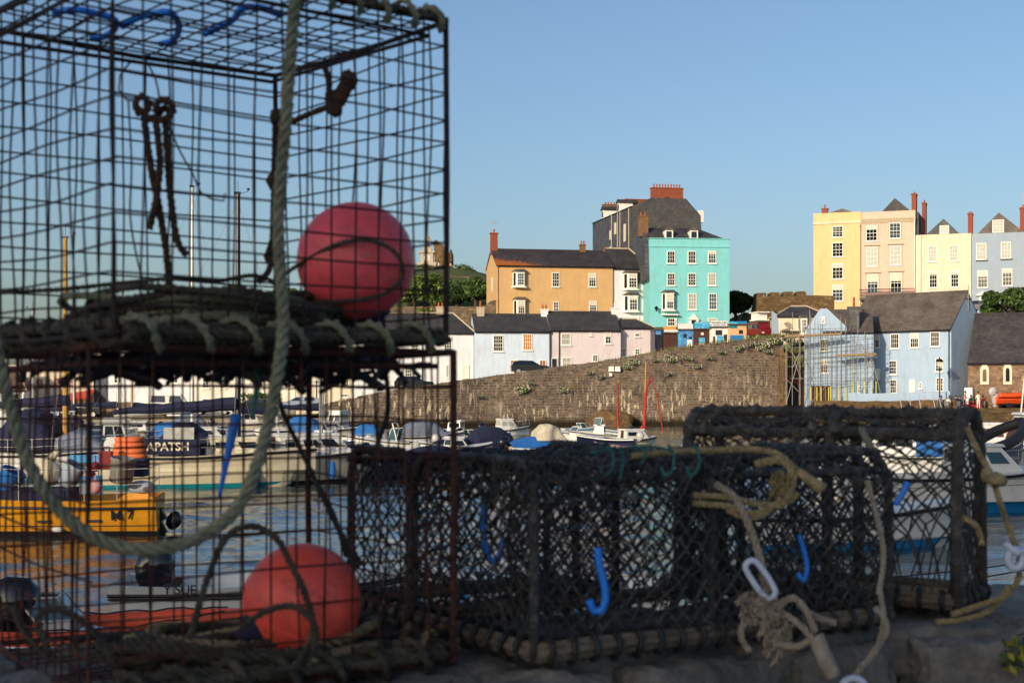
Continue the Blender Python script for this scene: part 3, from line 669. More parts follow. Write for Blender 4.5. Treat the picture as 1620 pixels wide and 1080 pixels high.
a, z = h.uv(1454, 471); b = h.uv(1473, 0)[0]; MB().prism([(a, z), (b, z), ((a + b) / 2, z + .5)], -.35, -.004, 'y').build('door_pediment', 'frame', h.o)
h.chimney(W - .2, 3, h.zt - .3, h.zt + 2.7, .6, 2, 'brick', 2, poth=.3); h.pipe(1457, 374, 470, 'creamy', .05)
h = terr('blue grey house with slate gable and arched porch at the right edge', 1537.2, 1640, 184, -20, 370, 'bluegrey')
W = h.W
MB().prism([(W * .08, h.zt + .003), (W * .82, h.zt + .003), (W * .42, h.zt + 2.7)], .6, 8, 'y').build('attic_gable', 'slatebrown', h.o)
h.win(W * .32, W * .5, h.zt + .1, h.zt + 1.75, 3, 4, 0, 'paleglass', v=.6, sill=False)
for x in (1544.5, 1583.5):
    h.window(x, 385 - (x > 1560) * 2, x + 16, 411 - (x > 1560) * 2, 3, 4, 0, 'paleglass'); h.window(x + 2, 428 - (x > 1560) * 3, x + 18, 455 - (x > 1560) * 3, 3, 4, .35 if x < 1560 else 0)
    MB().box(h.uv(x - 1, 0)[0], h.uv(x + 18, 0)[0], -.2, -.004, h.zat(x, 413 - (x > 1560) * 2), h.zat(x, 411.6 - (x > 1560) * 2)).build('sill', 'black', h.o)
h.window(1585, 465, 1602, 480, 3, 2, pane='paleglass')
h.window(1549, 467, 1563, 488, 3, 3, pane='paleglass', arch=True, sill=False, fw=.2)
a, z = h.uv(1543, 468); b = h.uv(1568, 0)[0]; MB().prism([(a, z), (b, z), ((a + b) / 2, z + .6)], -.4, -.004, 'y').build('porch_pediment', 'frame', h.o)
h.chimney(h.uv(1618, 0)[0], 2.5, h.zt - .3, h.zt + 3.2, .7, 2, 'brick', 1)

def aerial(h, u, v, z, hh=1.6):
    mb = MB(); mb.bar((u, v, z), (u, v, z + hh), .022, 4); mb.bar((u - .5, v, z + hh * .85), (u + .5, v, z + hh * .95), .018, 4)
    for i in range(5): mb.bar((u - .45 + .22 * i, v - .28, z + hh * (.855 + .02 * i)), (u - .45 + .22 * i, v + .28, z + hh * (.855 + .02 * i)), .012, 3)
    mb.build('aerial', 'steel', h.o)
aerial(h, h.uv(1618, 0)[0], 2.5, h.zt + 3.2, 2.0)

# yellow octagonal cottage below the castle wall
h = House('cottage', 'small yellow cottage with hipped slate roof below the battlemented wall', 'house', 1228, 1310, 163, -4)
ze = h.zat(1260, 500); h.body('creamy', 5, ze, 6); h.roof('slate2', ze, h.zat(1260, 486, 3), 6, hl=2.2, hr=2.2)
h.bay(1262, 503, 1280, 530, .7, roofm='slatebrown'); h.window(1233, 508, 1236, 515, 1, 1, sill=False)
MB().box(h.uv(1234, 0)[0], h.uv(1262, 0)[0], -1.2, -.004, h.zat(1240, 524), h.zat(1240, 521)).build('ledge', 'creamdk', h.o)

# blue house on the quay: scaffolded wing and main range
bw = House('quay_house', 'sky blue gabled wing wrapped in scaffolding on the quay', 'house', 1273, 1340, 151, -12)
h = bw; ze = h.zat(1300, 527); zp = h.zat(1303, 488); W = h.W; zb = 1.5
up = h.uv(1303, 0)[0]
mb = MB(); mb.prism([(0, zb), (W, zb), (W, ze + .6), (up + .35, zp), (up - .35, zp), (0, ze + .2)], 0, 9, 'y'); h.part(mb, 'wall', 'blue')
mb = MB(); mb.slab([(up - .3, .25, zp + .06), (up - .3, 9, zp + .06), (-.1, 9, ze + .3), (-.1, .25, ze + .3)], .1); mb.slab([(up + .3, 9, zp + .06), (up + .3, .25, zp + .06), (W + .1, .25, ze + .65), (W + .1, 9, ze + .65)], .1); h.part(mb, 'roof', 'slatebrown')
h.window(1300, 501, 1305, 511, 2, 2); h.window(1297, 536, 1309, 556, 3, 4); h.window(1298, 569, 1310, 590, 3, 4)
o = MB().box(h.uv(1283, 0)[0], h.uv(1313, 0)[0], -.03, -.004, zb, h.zat(1300, 610)).build('garage_door', 'brownboard', h.o)
wv = House('quay_house', 'sky blue link range with a dark stone chimney beside the scaffolded wing', 'house', 1340.6, 1382, 150, -12)
h = wv; ze = h.zat(1360, 525); h.body('blue', zb, ze, 7); 
h.roof('slatebrown', ze, h.zat(1360, 492, 3.5), 7, u0=-2.5)
mb = MB(); u, z = h.uv(1352, 0)[0], 0; mb.box(u - .6, u + .5, .3, 1.5, ze - .2, h.zat(1352, 488, .8)); mb.box(u - .75, u + .65, .2, 1.6, h.zat(1352, 488, .8), h.zat(1352, 485, .8)); o = mb.build('chimney', 'slatehang', h.o)
MB().lathe([(.16, 0), (.13, .2), (.12, .95), (.15, 1.0)], (u - .05, .9, h.zat(1352, 485, .8)), 8).build('chimney_pot', 'terracotta', o)
h.window(1349, 570, 1352, 588, 1, 3); h.window(1357, 609, 1361, 622, 1, 2)
h = House('quay_house', 'long sky blue quayside house with white casements and grey gable end', 'house', 1380.5, 1505, 153.5, -45)
ze = h.zat(1440, 521); zr = h.zat(1440, 490, 3.6); W = h.W; h.body('blue', zb, ze, 7.2, gable=ze + 3.9); h.roof('slatebrown', ze, ze + 3.9, 7.2, oh=.2, u0=-3)
for x0, x1, y0, y1 in ((1384, 1392, 530, 550), (1409, 1423, 528, 551), (1440, 1454, 527, 550), (1472, 1487, 525, 548)): h.window(x0, y0, x1, y1, 2 if x0 < 1400 else 4, 3)
h.window(1407, 570, 1419, 592, 3, 4); h.window(1408, 600, 1419, 622, 3, 4); h.window(1480, 566, 1492, 588, 3, 4); h.window(1481, 597, 1493, 619, 3, 4, sill=False)
h.door(1439, 600, 1448, 620, 'frame'); h.window(1454, 604, 1459, 615, 2, 2, arch=True); h.pipe(1502, 522, 618); h.pipe(1380.8, 527, 622)
MB().box(-.3, .9, -.5, -.005, h.zat(1388, 601), h.zat(1388, 583)).build('porch', 'frame', h.o)
h.chimney(W - .6, 3.6, ze + 3, h.zat(1532, 474, 3.6), 1.1, .9, 'castlestone', 3, poth=.5)
mb = MB(); mb.bar((W + .05, 3.6, ze + 2), (W + .05, 3.6, ze + 4.6), .04, 4); mb.build('aerial', 'steel', h.o)

ch = House('church', 'rough stone church with pointed lancet windows and a steep slate roof', 'church', 1531, 1680, 147, -28)
h = ch; ze = h.zat(1535, 571); h.body('churchstone', 1.5, ze, 8, gable=ze + 4.9); h.roof('slate', ze, ze + 4.9, 8, oh=.25)
for cx, yt in ((1558, 576), (1594.5, 574)):
    a, zt = h.uv(cx - 7, yt); b = h.uv(cx + 7, 0)[0]; zb2 = h.zat(cx, 608); w = b - a
    def lancet(x0, x1, z0, z1, n=8):
        hw = (x1 - x0) / 2; cxm = (x0 + x1) / 2; zs = z1 - hw * 1.6
        L = [(cxm + hw * math.cos(t * math.pi / 2 / n) ** 1.0, zs + hw * 1.6 * math.sin(t * math.pi / 2 / n)) for t in range(n + 1)]
        return [(x0, z0), (x1, z0)] + L + [(2 * cxm - x, z) for x, z in L[::-1][1:]]
    o = MB().prism(lancet(a, b, zb2, zt), -.14, -.004, 'y').build('lancet_window', 'creamdk', h.o)
    MB().prism(lancet(a + w * .28, b - w * .28, zb2 + .3, zt - .5), -.16, -.142, 'y').build('pane', 'glass', o)
mb = MB(); mb.box(-.2, .6, -.75, -.02, 1.5, h.zat(1526, 613)); mb.build('white_hut', 'white', h.o)
# ------------------------------------------------------------------ setting: water, land, walls
def S(o): o['kind'] = 'structure'; return o
WALL = [(505, 640, 136), (560, 629, 137), (600, 620, 138), (700, 605, 140), (760, 597, 142), (860, 583, 144), (950, 571, 146), (1035, 557, 147), (1100, 547, 148), (1180, 537.5, 149), (1240, 530, 150)]
WP = [P(*w) for w in WALL]
def walltop(x):
    for a, b in zip(WP, WP[1:]):
        if x <= b.x: break
    t = min(1, max(0, (x - a.x) / (b.x - a.x))); return a.lerp(b, t)

def waves():
    rng = np.random.RandomState(3)
    ys = 3.0 * np.exp(np.linspace(0, math.log(200 / 3.0), 560)); k = 460
    s = np.linspace(-1, 1, k); X = np.outer(ys * .62 + 9, s); Y = np.repeat(ys[:, None], k, 1); Z = np.zeros_like(X)
    for i in range(40):
        lam = .3 * (10 ** rng.rand()); th = rng.normal(math.pi / 2, .55); kx, ky = 2 * math.pi / lam * np.array([math.cos(th), math.sin(th)])
        amp = .0062 * lam ** .85; fade = np.clip(2.2 - Y * .009 / lam * 1.2, 0, 1)
        Z += amp * fade * np.sin(kx * X + ky * Y + rng.rand() * 6.28 + .6 * np.sin(X * .13 * (1 + rng.rand()) + Y * .21 * rng.rand()))
    patch = .75 + .45 * np.sin(X * .09 + 1.1 * np.sin(Y * .05)) * np.sin(Y * .13 + .8 * np.sin(X * .07 + 2))
    Z *= patch
    n = len(ys); idx = np.arange(n * k).reshape(n, k)
    q = np.stack([idx[:-1, :-1], idx[:-1, 1:], idx[1:, 1:], idx[1:, :-1]], -1).reshape(-1, 4)
    me = bpy.data.meshes.new('water'); me.vertices.add(n * k); me.vertices.foreach_set('co', np.stack([X, Y, Z], -1).ravel())
    me.loops.add(q.size); me.loops.foreach_set('vertex_index', q.ravel()); me.polygons.add(len(q))
    me.polygons.foreach_set('loop_start', np.arange(0, q.size, 4)); me.polygons.foreach_set('use_smooth', [True] * len(q)); me.update(calc_edges=True); me.validate()
    o = bpy.data.objects.new('water', me); COL.objects.link(o); S(o)
    m, nt, b = newmat('harbour water')
    b.inputs['Base Color'].default_value = (.03, .042, .042, 1); b.inputs['Roughness'].default_value = .04; b.inputs['IOR'].default_value = 1.6
    n1 = nn(nt, 'ShaderNodeTexNoise', i_Scale=1, i_Detail=4, i_Roughness=.6); lk(nt, coords(nt, (1.6, 4.5, 1)), n1.inputs['Vector'])
    bp = nn(nt, 'ShaderNodeBump', i_Strength=.38, i_Distance=.05); lk(nt, n1.outputs[0], bp.inputs['Height']); lk(nt, bp.outputs[0], b.inputs['Normal'])
    me.materials.append(m)
waves()
S(MB().box(-900, 900, -300, 1500, -3.2, -3.0).build('ground', 'sand'))

# land behind the sea walls: road, terraces, plateau
st = []
for x in (-420, -160, -110, -80, -60, -40, -25): st.append((x, 143.5 + .05 * min(0, x + 25) * 0, .85, 3.2 if x < -60 else 3.6))
for w in WP: st.append((w.x, w.y + .5, w.z - .95, 12))
for x, y in ((WP[-1].x + .6, 156.), (31.5, 157.), (33, 158), (45, 158), (70, 156), (110, 150), (420, 150)): st.append((x, y, 7.2 if x < 31 else 9, 13.6))
vs = []; k = 9
for x, y, zr, zt in st:
    offs = ((0, 0), (6.5, 0), (max(9.5, 160.5 - y), .02), (max(20, 168 - y), .75), (max(26, 174 - y), 1), (45, 1.05), (120, 1.15), (400, .9), (900, .4))
    for v, f in offs: vs.append((x + (v - 20) * (x / 150) * .4 * (v > 20), y + v, zr + (zt - zr) * f + R.uniform(-.1, .1) * (v > 10)))
fs = [(i * k + j, (i + 1) * k + j, (i + 1) * k + j + 1, i * k + j + 1) for i in range(len(st) - 1) for j in range(k - 1)]
mb = MB(); mb.add(vs, fs); S(mb.build('hillside', 'earth', smooth=True))
mb = MB()   # metalled surface of the sloping road
for a, b in zip(WP, WP[1:]): mb.slab([(a.x, a.y + .6, a.z - .9), (b.x, b.y + .6, b.z - .9), (b.x, b.y + 6.3, b.z - .9), (a.x, a.y + 6.3, a.z - .9)], .3)
S(mb.build('road', 'asphalt'))
# lower quays
a, b = P(505, 662, 136), P(-900, 662, 143)
mb = MB(); mb.slab([(-110, 142.2, .87), (WP[0].x - .05, 136.1, .87), (WP[0].x - .05, 158, .9), (-110, 158, .9)], 3.4); S(mb.build('quay', 'concrete'))
mb = MB(); mb.slab([(29.2, 150.2, 1.85), (31.5, 143.5, 1.85), (75, 139, 1.85), (110, 139, 1.85), (110, 170, 1.86), (29.2, 170, 1.86)], 4.5); S(mb.build('quay', 'quaystone'))

def stone_sheet(name, top, z0, m, th=1.0, nz=9, sub=8, jit=.05, batter=.25, cap=True):
    """battered stone wall following a line of top points; rough face and uneven top edge"""
    pts = []
    for a, b in zip(top, top[1:]): pts += [a.lerp(b, i / sub) for i in range(sub)]
    pts.append(top[-1]); vs = []; n = len(pts)
    for i, p in enumerate(pts):
        zt = p.z + R.uniform(-.06, .06)
        for j in range(nz):
            z = z0 + (zt - z0) * j / (nz - 1)
            vs.append((p.x + R.uniform(-jit, jit), p.y - batter * (1 - j / (nz - 1)) + R.uniform(-jit, jit), z))
        vs.append((p.x, p.y + th, zt)); vs.append((p.x, p.y + th, z0))
    k = nz + 2
    fs = [(i * k + j, (i + 1) * k + j, (i + 1) * k + j + 1, i * k + j + 1) for i in range(n - 1) for j in range(k - 1)]
    fs += [tuple(range(k)), tuple(range((n - 1) * k, n * k))[::-1]]
    mb = MB(); mb.add(vs, fs); return mb.build(name, m, world=False)
o = stone_sheet('harbour_wall', WP, -1.5, 'seawall'); tag(o, 'long rough stone harbour wall climbing to the right with pale streaks', 'wall')
o = stone_sheet('quay_wall', [Vector((-115, 142.1, .95)), Vector((-60, 140, .95)), Vector((WP[0].x - .1, 136, .95))], -1.5, 'quaystone', nz=4, sub=10, batter=.1); tag(o, 'low stone quay wall below the parked cars and pub', 'wall')
o = stone_sheet('quay_wall', [Vector((29.25, 150, 1.9)), Vector((31.4, 143.4, 1.9)), Vector((52, 141, 1.9)), Vector((75, 138.8, 1.9))], -1.5, 'quaystone', nz=4, sub=6, batter=.15); tag(o, 'dark quay wall below the picnic crowd and blue house', 'wall')
o = stone_sheet('low_wall', [P(1291, 634, 146.0), P(1400, 634, 145.4), P(1512, 632, 144.4)], 1.8, 'castlestone', th=.4, nz=3, batter=0); tag(o, 'low brown stone wall in front of the blue quayside house', 'wall')
o = stone_sheet('low_wall', [P(1342, 622, 147.4), P(1440, 621, 146.6), P(1500, 618.5, 145.9)], 1.8, 'blue', th=.25, nz=3, batter=0, jit=.0); tag(o, 'pale blue rendered garden wall at the foot of the blue house', 'wall')
o = stone_sheet('stone_wall', [P(148, 637, 149), P(200, 636, 149), P(262, 640, 149)], .8, 'wallstone', th=.5, nz=4, batter=0); tag(o, 'rough stone wall beside the parked cars under the white gabled house', 'wall')
# wall in the recess behind the scaffolding with a brick arched doorway
h = House('arched_wall', 'stone wall with a dark brick arched doorway behind the scaffold poles', 'wall', 1236, 1276, 152.3, 6)
za, zc = h.zat(1236, 548), h.zat(1275, 575); W = h.W
mb = MB(); mb.prism([(0, 1.4), (W, 1.4), (W, zc), (0, za)], 0, 2, 'y'); h.part(mb, 'wall', 'castlestone')
a, z1 = h.uv(1239.5, 604); b = h.uv(1264, 0)[0]; z0 = h.zat(1250, 642); hw = (b - a) / 2; cx = (a + b) / 2; zs = z1 - .9
arc = lambda q, n=10: [(cx + (hw + q) * math.cos(math.pi * i / n), zs + (.9 + q) * math.sin(math.pi * i / n)) for i in range(n + 1)]
o = MB().prism([(a, z0), (b, z0)] + arc(0), -.03, -.004, 'y').build('door', 'black', h.o)  # flat black panel standing in for the shade inside the open archway
mb = MB(); A, B = arc(0), arc(.32)
for i in range(10): mb.prism([A[i], B[i], B[i + 1], A[i + 1]], -.1, -.003, 'y')
mb.box(a - .32, a - .003, -.1, -.003, z0, zs); mb.box(b + .003, b + .32, -.1, -.003, z0, zs); mb.build('brick_arch', 'brick', o)
o = stone_sheet('buttress', [P(1233, 553, 149.2), P(1246, 560, 149.2)], -1.5, 'castlestone', th=2.2, nz=6, batter=.1); tag(o, 'pale corner buttress where the harbour wall meets the scaffolding', 'wall')

# battlemented castle wall
def outline(name, pts, d, th, m, label, cat='wall'):
    """masonry with a silhouette of its own, th metres thick, standing at distance d"""
    q = [P(x, y, d) for x, y in pts]; mb = MB(); mb.prism([(p.x, p.z) for p in q], d, d + th, 'y')
    return tag(mb.build(name, m, world=True), label, cat)
outline('castle_wall', [(1178, 560), (1181, 535), (1187, 506), (1192, 497), (1196, 478), (1197.5, 463.5), (1212, 463), (1213, 469), (1219, 469), (1219.5, 462.5), (1233, 462), (1234, 468.5), (1240, 468.5), (1240.5, 461.5), (1254, 461), (1255, 468), (1261, 468), (1261.5, 461), (1274, 460.5), (1276, 467), (1289, 467), (1320, 468), (1320, 560)], 178, 2.5, 'castlestone', 'battlemented castle wall between the dark tree and yellow terrace')
# hill with monument, ruin, walls
def hill():
    n, m = 60, 26; mb = MB(); vs = []
    for i in range(n):
        x = -75 + 110 * i / (n - 1)
        for j in range(m):
            y = 196 + 110 * j / (m - 1)
            e = math.exp(-((x + 12) / 19) ** 4) * 12.2 + math.exp(-((x + 22) / 30) ** 2) * 3.2
            z = 8.5 + e * min(1, max(0, (y - 197) / 34)) ** .7 * (1 if y < 262 else max(0, 1 - (y - 262) / 45)) + .7 * mnoise.noise(Vector((x * .15, y * .15, 0)))
            vs.append((x, y, z))
    mb.add(vs, [(i * m + j, (i + 1) * m + j, (i + 1) * m + j + 1, i * m + j + 1) for i in range(n - 1) for j in range(m - 1)])
    S(mb.build('hill', 'earth', smooth=True))
hill()
outline('castle_ruin', [(688, 440), (687, 400), (686, 382), (690, 379), (695, 384), (700, 386), (703, 392), (707, 393), (709, 402), (712, 396), (714, 394), (716, 402), (716, 440)], 246, 4, 'castlestone', 'broken castle tower on the hilltop beside the statue', 'ruin')
outline('terrace_wall', [(640, 470), (640, 436), (700, 437), (735, 437), (752, 440), (768, 444), (768, 475), (700, 475)], 226, 1, 'wallstone', 'grey stone terrace wall below the hilltop monument')
outline('garden_wall', [(600, 520), (600, 486), (700, 484), (745, 485), (768, 483), (776, 476), (786, 474), (786, 520)], 172.5, .6, 'wallstone', 'grey stone garden wall behind the white cottage roof')
outline('distant_roof', [(732, 432), (736, 426), (741, 423.5), (752, 427), (765, 437), (765, 442), (732, 442)], 252, 5, 'slate', 'dark roof of a house just over the hill crest', 'house')
c = P(676, 432, 240)
t = empty('monument', c, 0, 'stone monument with a robed statue on a stepped pedestal on the hilltop', 'monument')
MB().box(-1.6, 1.6, -1.6, 1.6, -2, 1.7).build('base', 'stonetrim', t); mb = MB(); mb.box(-1.05, 1.05, -1.05, 1.05, 1.703, 3.3); mb.box(-1.3, 1.3, -1.3, 1.3, 3.303, 3.6); mb.box(-.7, .7, -.7, .7, 3.603, 4.3); mb.build('pedestal', 'stonetrim', t)
MB().ball((0, -1.06, 2.5), .5, 10, 0, (1, .1, 1.2)).build('medallion', 'frame', t)
MB().lathe([(.42, 4.303), (.36, 4.9), (.3, 5.4), (.38, 5.9), (.34, 6.15), (.12, 6.25), (.13, 6.32), (.19, 6.45), (.17, 6.62), (.05, 6.7)], n=10).tube([(.36, 0, 6.05), (.5, -.1, 5.6), (.3, -.35, 5.4)], .09, 5).build('statue', 'stonetrim', t, smooth=True)

# ------------------------------------------------------------------ plants
def leaves(mb, c, r, n, size, mats=3, sq=(1, 1, .8), rng=R):
    c = Vector(c)
    for _ in range(n):
        u = Vector((rng.gauss(0, 1), rng.gauss(0, 1), rng.gauss(0, 1))).normalized() * (r * rng.uniform(.45, 1.05) ** .6)
        p = c + Vector((u.x * sq[0], u.y * sq[1], u.z * sq[2])); s = size * rng.uniform(.6, 1.4)
        a = Vector((rng.gauss(0, 1), rng.gauss(0, 1), rng.gauss(0, .6))).normalized(); b = a.orthogonal().normalized(); b = b * math.cos(1.3) + a.cross(b) * math.sin(1.3)
        k = rng.random(); mi = 0 if k < .4 else 1 if k < .78 else 2
        mb.add([p - a * s, p + b * s * .5, p + a * s, p - b * s * .5], [(0, 1, 2, 3)], mi)
def tree(label, px, py0, py1, d, w, group, dens=1.0, mats=('leafd', 'leafm', 'leafl'), name='tree', leaf=.26, trunk=.3):
    base = P(px, py0, d); top = P(px, py1, d); H = top.z - base.z
    t = empty(name, base, 0, label, 'tree' if name == 'tree' else 'bush', group)
    mb = MB(); brs = []
    mb.tube([(0, 0, -.5), (.1, 0, H * .2), (.0, .05, H * .42), (.15, 0, H * .7)], [trunk, trunk * .8, trunk * .55, trunk * .2], 8)
    cl = []
    for i in range(9):
        a = R.uniform(0, 6.28); rr = w * R.uniform(.2, .42); z = H * R.uniform(.42, .86)
        e = Vector((rr * math.cos(a), rr * math.sin(a), z)); mb.tube([(0, 0, H * .3), (e.x * .5, e.y * .5, H * .3 + (z - H * .3) * .6), e], [trunk * .45, trunk * .3, trunk * .1], 5); cl.append((e, w * R.uniform(.16, .27)))
    cl.append((Vector((0, 0, H * .86)), w * .22)); mb.build('trunk', 'bark', t)
    mb = MB()
    for e, r in cl: leaves(mb, e, r, int(420 * dens), leaf)
    mb.build('crown', list(mats), t)
    return t
G_HILL = 'trees on the castle hill slope'
tree('broad sunlit tree below the statue with pale trunk showing', 684, 489, 441, 205, 8, G_HILL, 1.3, ('leafd', 'leafm', 'leafl'))
tree('dark dense tree left of the broad sunlit tree', 655, 490, 446, 207, 5.5, G_HILL)
tree('dark rounded tree behind the stone garden wall', 722, 487, 449, 200, 4.6, G_HILL, 1.2, ('leafd', 'leafd', 'leafm'))
tree('bright green bushy tree against the ochre gable', 752, 488, 441, 198, 5.2, G_HILL, 1.3, ('leafd', 'leafm', 'leafm'))
tree('low tree glimpsed behind the cage wires above the coiled rope', 452, 545, 455, 200, 6, G_HILL)
tree('dark evergreen tree against the sky beside the turquoise house', 1163, 512, 462, 182, 4.2, None, 1.3, ('leafd', 'leafd', 'leafd'))
tree('spreading green bush in front of the blue grey terrace house', 1602, 512, 464, 168, 6.5, None, 1.5, ('leafd', 'leafm', 'leafm'), 'shrub', trunk=.15)
for px, py, d, w, lb in ((670, 438, 236, 5, 'clipped green shrub at the foot of the monument'), (733, 436, 232, 4.5, 'rounded green shrub right of the castle ruin'), (672, 500, 170, 2.2, 'yellow green shrub behind the white cottage roof'), (470, 646, 141, 2.0, 'round green shrub behind the silver hatchback'), (402, 640, 149, 3, 'leafy shrub against the cream houses')):
    b = P(px, py, d); mb = MB()
    for i in range(5): leaves(mb, (b.x + R.uniform(-w, w) * .35, b.y + R.uniform(-.5, .5), b.z + w * .18), w * .3, 170, .17)
    tag(mb.build('shrub', ['leafm', 'leafl', 'leafy'] if px in (672,) else ['leafd', 'leafm', 'leafl'], world=True), lb, 'bush')
for px, py, s in ((967, 583, .29), (977, 583, .29), (966, 592, .17)):
    d = walltop(P(px, py, 147).x).y - .3; c = P(px, py, d)
    t = empty('wall_floodlight', c, 0, {967: 'left of two square white floodlights on the harbour wall by the gold mast', 977: 'right of two square white floodlights touching the gold mast', 966: 'small white box below the two floodlights on the harbour wall'}[px], 'floodlight' if s > .3 else 'box', None)
    MB().hexa([(-s, -s * .3, -s), (s, -s * .3, -s), (s, s * .6, -s), (-s, s * .6, -s)], [(-s * .85, -s * .3, s * .8), (s * .85, -s * .3, s * .8), (s * .85, s * .6, s * .8), (-s * .85, s * .6, s * .8)]).build('housing', 'frame', t); MB().bar((0, 0, 0), (0, .4, 0), .05, 5).build('bracket', 'ironblack', t)
mb = MB(); c = P(966, 668, 145.2); mb.ball((c.x, c.y, .2), 1.9, 14, 0, (1.3, .5, .75), .12); tag(mb.build('boulder', 'castlestone', world=True), 'rounded brown boulder at the foot of the harbour wall beside the red mast', 'boulder')
# clumps of valerian rooted in the harbour wall and on the bank
def clump():
    mb = MB(); rr = random.Random(5)
    leaves(mb, (0, -.12, 0), .55, 190, .13, sq=(1, .5, .6), rng=rr)
    for i in range(46):
        a, b = rr.uniform(-.6, .6), rr.uniform(-.25, .42); mb.ball((a, -.42 - rr.uniform(0, .15), b), rr.uniform(.03, .065), 5, 3)
    return mb
proto = None
pl = [(826, 617, 1.2), (890, 617, .9), (950, 597, .8), (1002, 573, 1.0), (1035, 570, .7), (1060, 568, 1.1), (1086, 566, .9), (1102, 580, .8), (1140, 556, .8), (1168, 551, .9), (840, 606, .6), (757, 626, .5), (932, 590, .6), (1056, 592, .6), (1205, 548, 1.2), (1224, 540, 1.3), (1248, 536, 1.2), (1262, 541, 1.0), (1213, 556, .8), (1186, 545, .8), (992, 580, .8), (1120, 566, .6)]
wlab = ['bushy', 'ragged', 'small', 'spreading', 'tall', 'thin']
for i, (px, py, s) in enumerate(pl):
    d = walltop(P(px, py, 147).x).y - .1 if px < 1240 else 151
    if proto is None: o = proto = clump().build('wall_plant', ['leafm', 'leafl', 'leafd', 'flower'])
    else: o = proto.copy(); COL.objects.link(o)
    o.location = P(px, py, d); o.scale = (s * 1.05, 1, s * R.uniform(.8, 1.1)); o.rotation_euler = (0, R.uniform(-.4, .4), 0)
    near = ('above the navy covered boat', 'below the parked dark car', 'under the pink cottage', 'below the painted kiosks', 'below the castle wall', 'by the scaffolding')[0 if px < 780 else 1 if px < 880 else 2 if px < 1037 else 3 if px < 1182 else 4 if px < 1236 else 5]
    tag(o, 'flowering valerian clump growing from the stone wall ' + near, 'plant', 'valerian clumps on the harbour wall')
WALLPL = [o for o in COL.objects if o.get('category') == 'plant']
# dry grass along the wall head
mb = MB()
for i in range(len(WP) - 1):
    for q in range(130 if i > 5 else 14):
        p = WP[i].lerp(WP[i + 1], R.random()); hgt = R.uniform(.08, .4) * (1.4 if i > 6 else .7); dx = R.uniform(-.12, .12)
        p = p + Vector((0, R.uniform(-.15, .7), -.08))
        mb.add([(p.x - .05, p.y, p.z), (p.x + .05, p.y, p.z), (p.x + dx, p.y - .05, p.z + hgt)], [(0, 1, 2)], R.choice((0, 0, 1, 2)))
tag(mb.build('wall_grass', ['heather', 'leafl', 'leafm'], world=True), 'dry grass growing along the top of the harbour wall', 'grass', kind='stuff')
mb = MB()   # rough bank under the yellow cottage
for q in range(1500):
    p = P(R.uniform(1186, 1272), 0, R.uniform(151, 160)); p.z = 6.3 + (p.y - 150) * .22 + R.uniform(-.1, .3)
    s = R.uniform(.12, .4); mb.add([(p.x - s * .4, p.y, p.z - .2), (p.x + s * .4, p.y, p.z - .2), (p.x + R.uniform(-.2, .2), p.y - .1, p.z + s)], [(0, 1, 2)], R.choice((0, 1, 1, 2)))
tag(mb.build('bank_scrub', ['heather', 'leafm', 'leafl'], world=True), 'scrub covering the bank under the yellow cottage', 'scrub', kind='stuff')

# ------------------------------------------------------------------ painted kiosks on the road
def kiosk(label, x0, x1, y0, yb, m, d=152.3, D=2.4):
    h = House('kiosk', label, 'kiosk', x0, x1, d, 6, 'kiosks along the sloping road')
    zt, zb = h.zat(x0, y0), h.zat((x0 + x1) / 2, yb + 3); h.body(m, zb - .6, zt, D); h.zt, h.zb = zt, zb
    MB().box(-.1, h.W + .1, -.25, D, zt + .003, zt + .13).build('roof', 'slatebrown', h.o)
    return h
def board(h, x0, y0, x1, y1, m, name='sign', t=.05, off=.0):
    (a, z1), (b, z0) = h.uv(x0, y0), h.uv(x1, y1); o = MB().box(0, b - a, -t, -.003, 0, z1 - z0).build(name, m, h.o); o.location = (a, -off, z0); return o, b - a, z1 - z0
h = kiosk('narrow dark blue kiosk with black doorway at the left of the row', 1036, 1049, 522, 558, 'hullnavy'); board(h, 1040, 530, 1048, 556, 'black', 'door'); board(h, 1037, 523, 1046, 529, 'signblue')
h = kiosk('brown boarded kiosk under an orange name board', 1049.6, 1072, 527, 556, 'brownboard'); o, w, hh = board(h, 1049, 516, 1069, 521, 'signorange', off=.1); o, w, hh = board(h, 1050, 521.4, 1072, 527, 'signwhite', off=.15); text('lettering', 'FISHING', hh * .6, 'letterpale', o, (w / 2, -.06, hh / 2), (math.pi / 2, 0, 0)) if False else None
mb = MB()
for i in range(6): mb.box(h.W * i / 6 + .02, h.W * (i + 1) / 6 - .02, -.03, -.004, h.zb, h.zt - .25)
mb.build('shutter', 'brownboard', h.o)
h = kiosk('blue mural kiosk with little windows between two brown kiosks', 1072.6, 1097, 522, 553, 'signblue'); board(h, 1072, 512, 1096, 520.5, 'signwhite', off=.1); board(h, 1081, 528, 1086, 534, 'black', 'window'); board(h, 1090, 532.5, 1094, 536, 'black', 'window'); board(h, 1073.5, 527, 1078, 545, 'signcyan', 'mural_panel'); board(h, 1087, 537, 1095, 549, 'signwhite', 'mural_panel')
h = kiosk('red brown kiosk with a beach picture under a bright cyan board', 1098, 1122.5, 521, 550, 'brownboard'); board(h, 1098, 509, 1122, 519.5, 'signcyan', off=.1); o, w, hh = board(h, 1105.5, 534, 1115, 547, 'signcyan', 'picture'); MB().box(.1, w - .1, -.06, -.052, .1, hh * .3).build('beach', 'signorange', o); board(h, 1109, 526, 1113, 530, 'frame', 'lamp')
h = kiosk('white kiosk with blackboards and a two line white sign', 1123, 1151.5, 518, 548, 'frame'); o, w, hh = board(h, 1125, 507.5, 1150.5, 517, 'signwhite', off=.1)
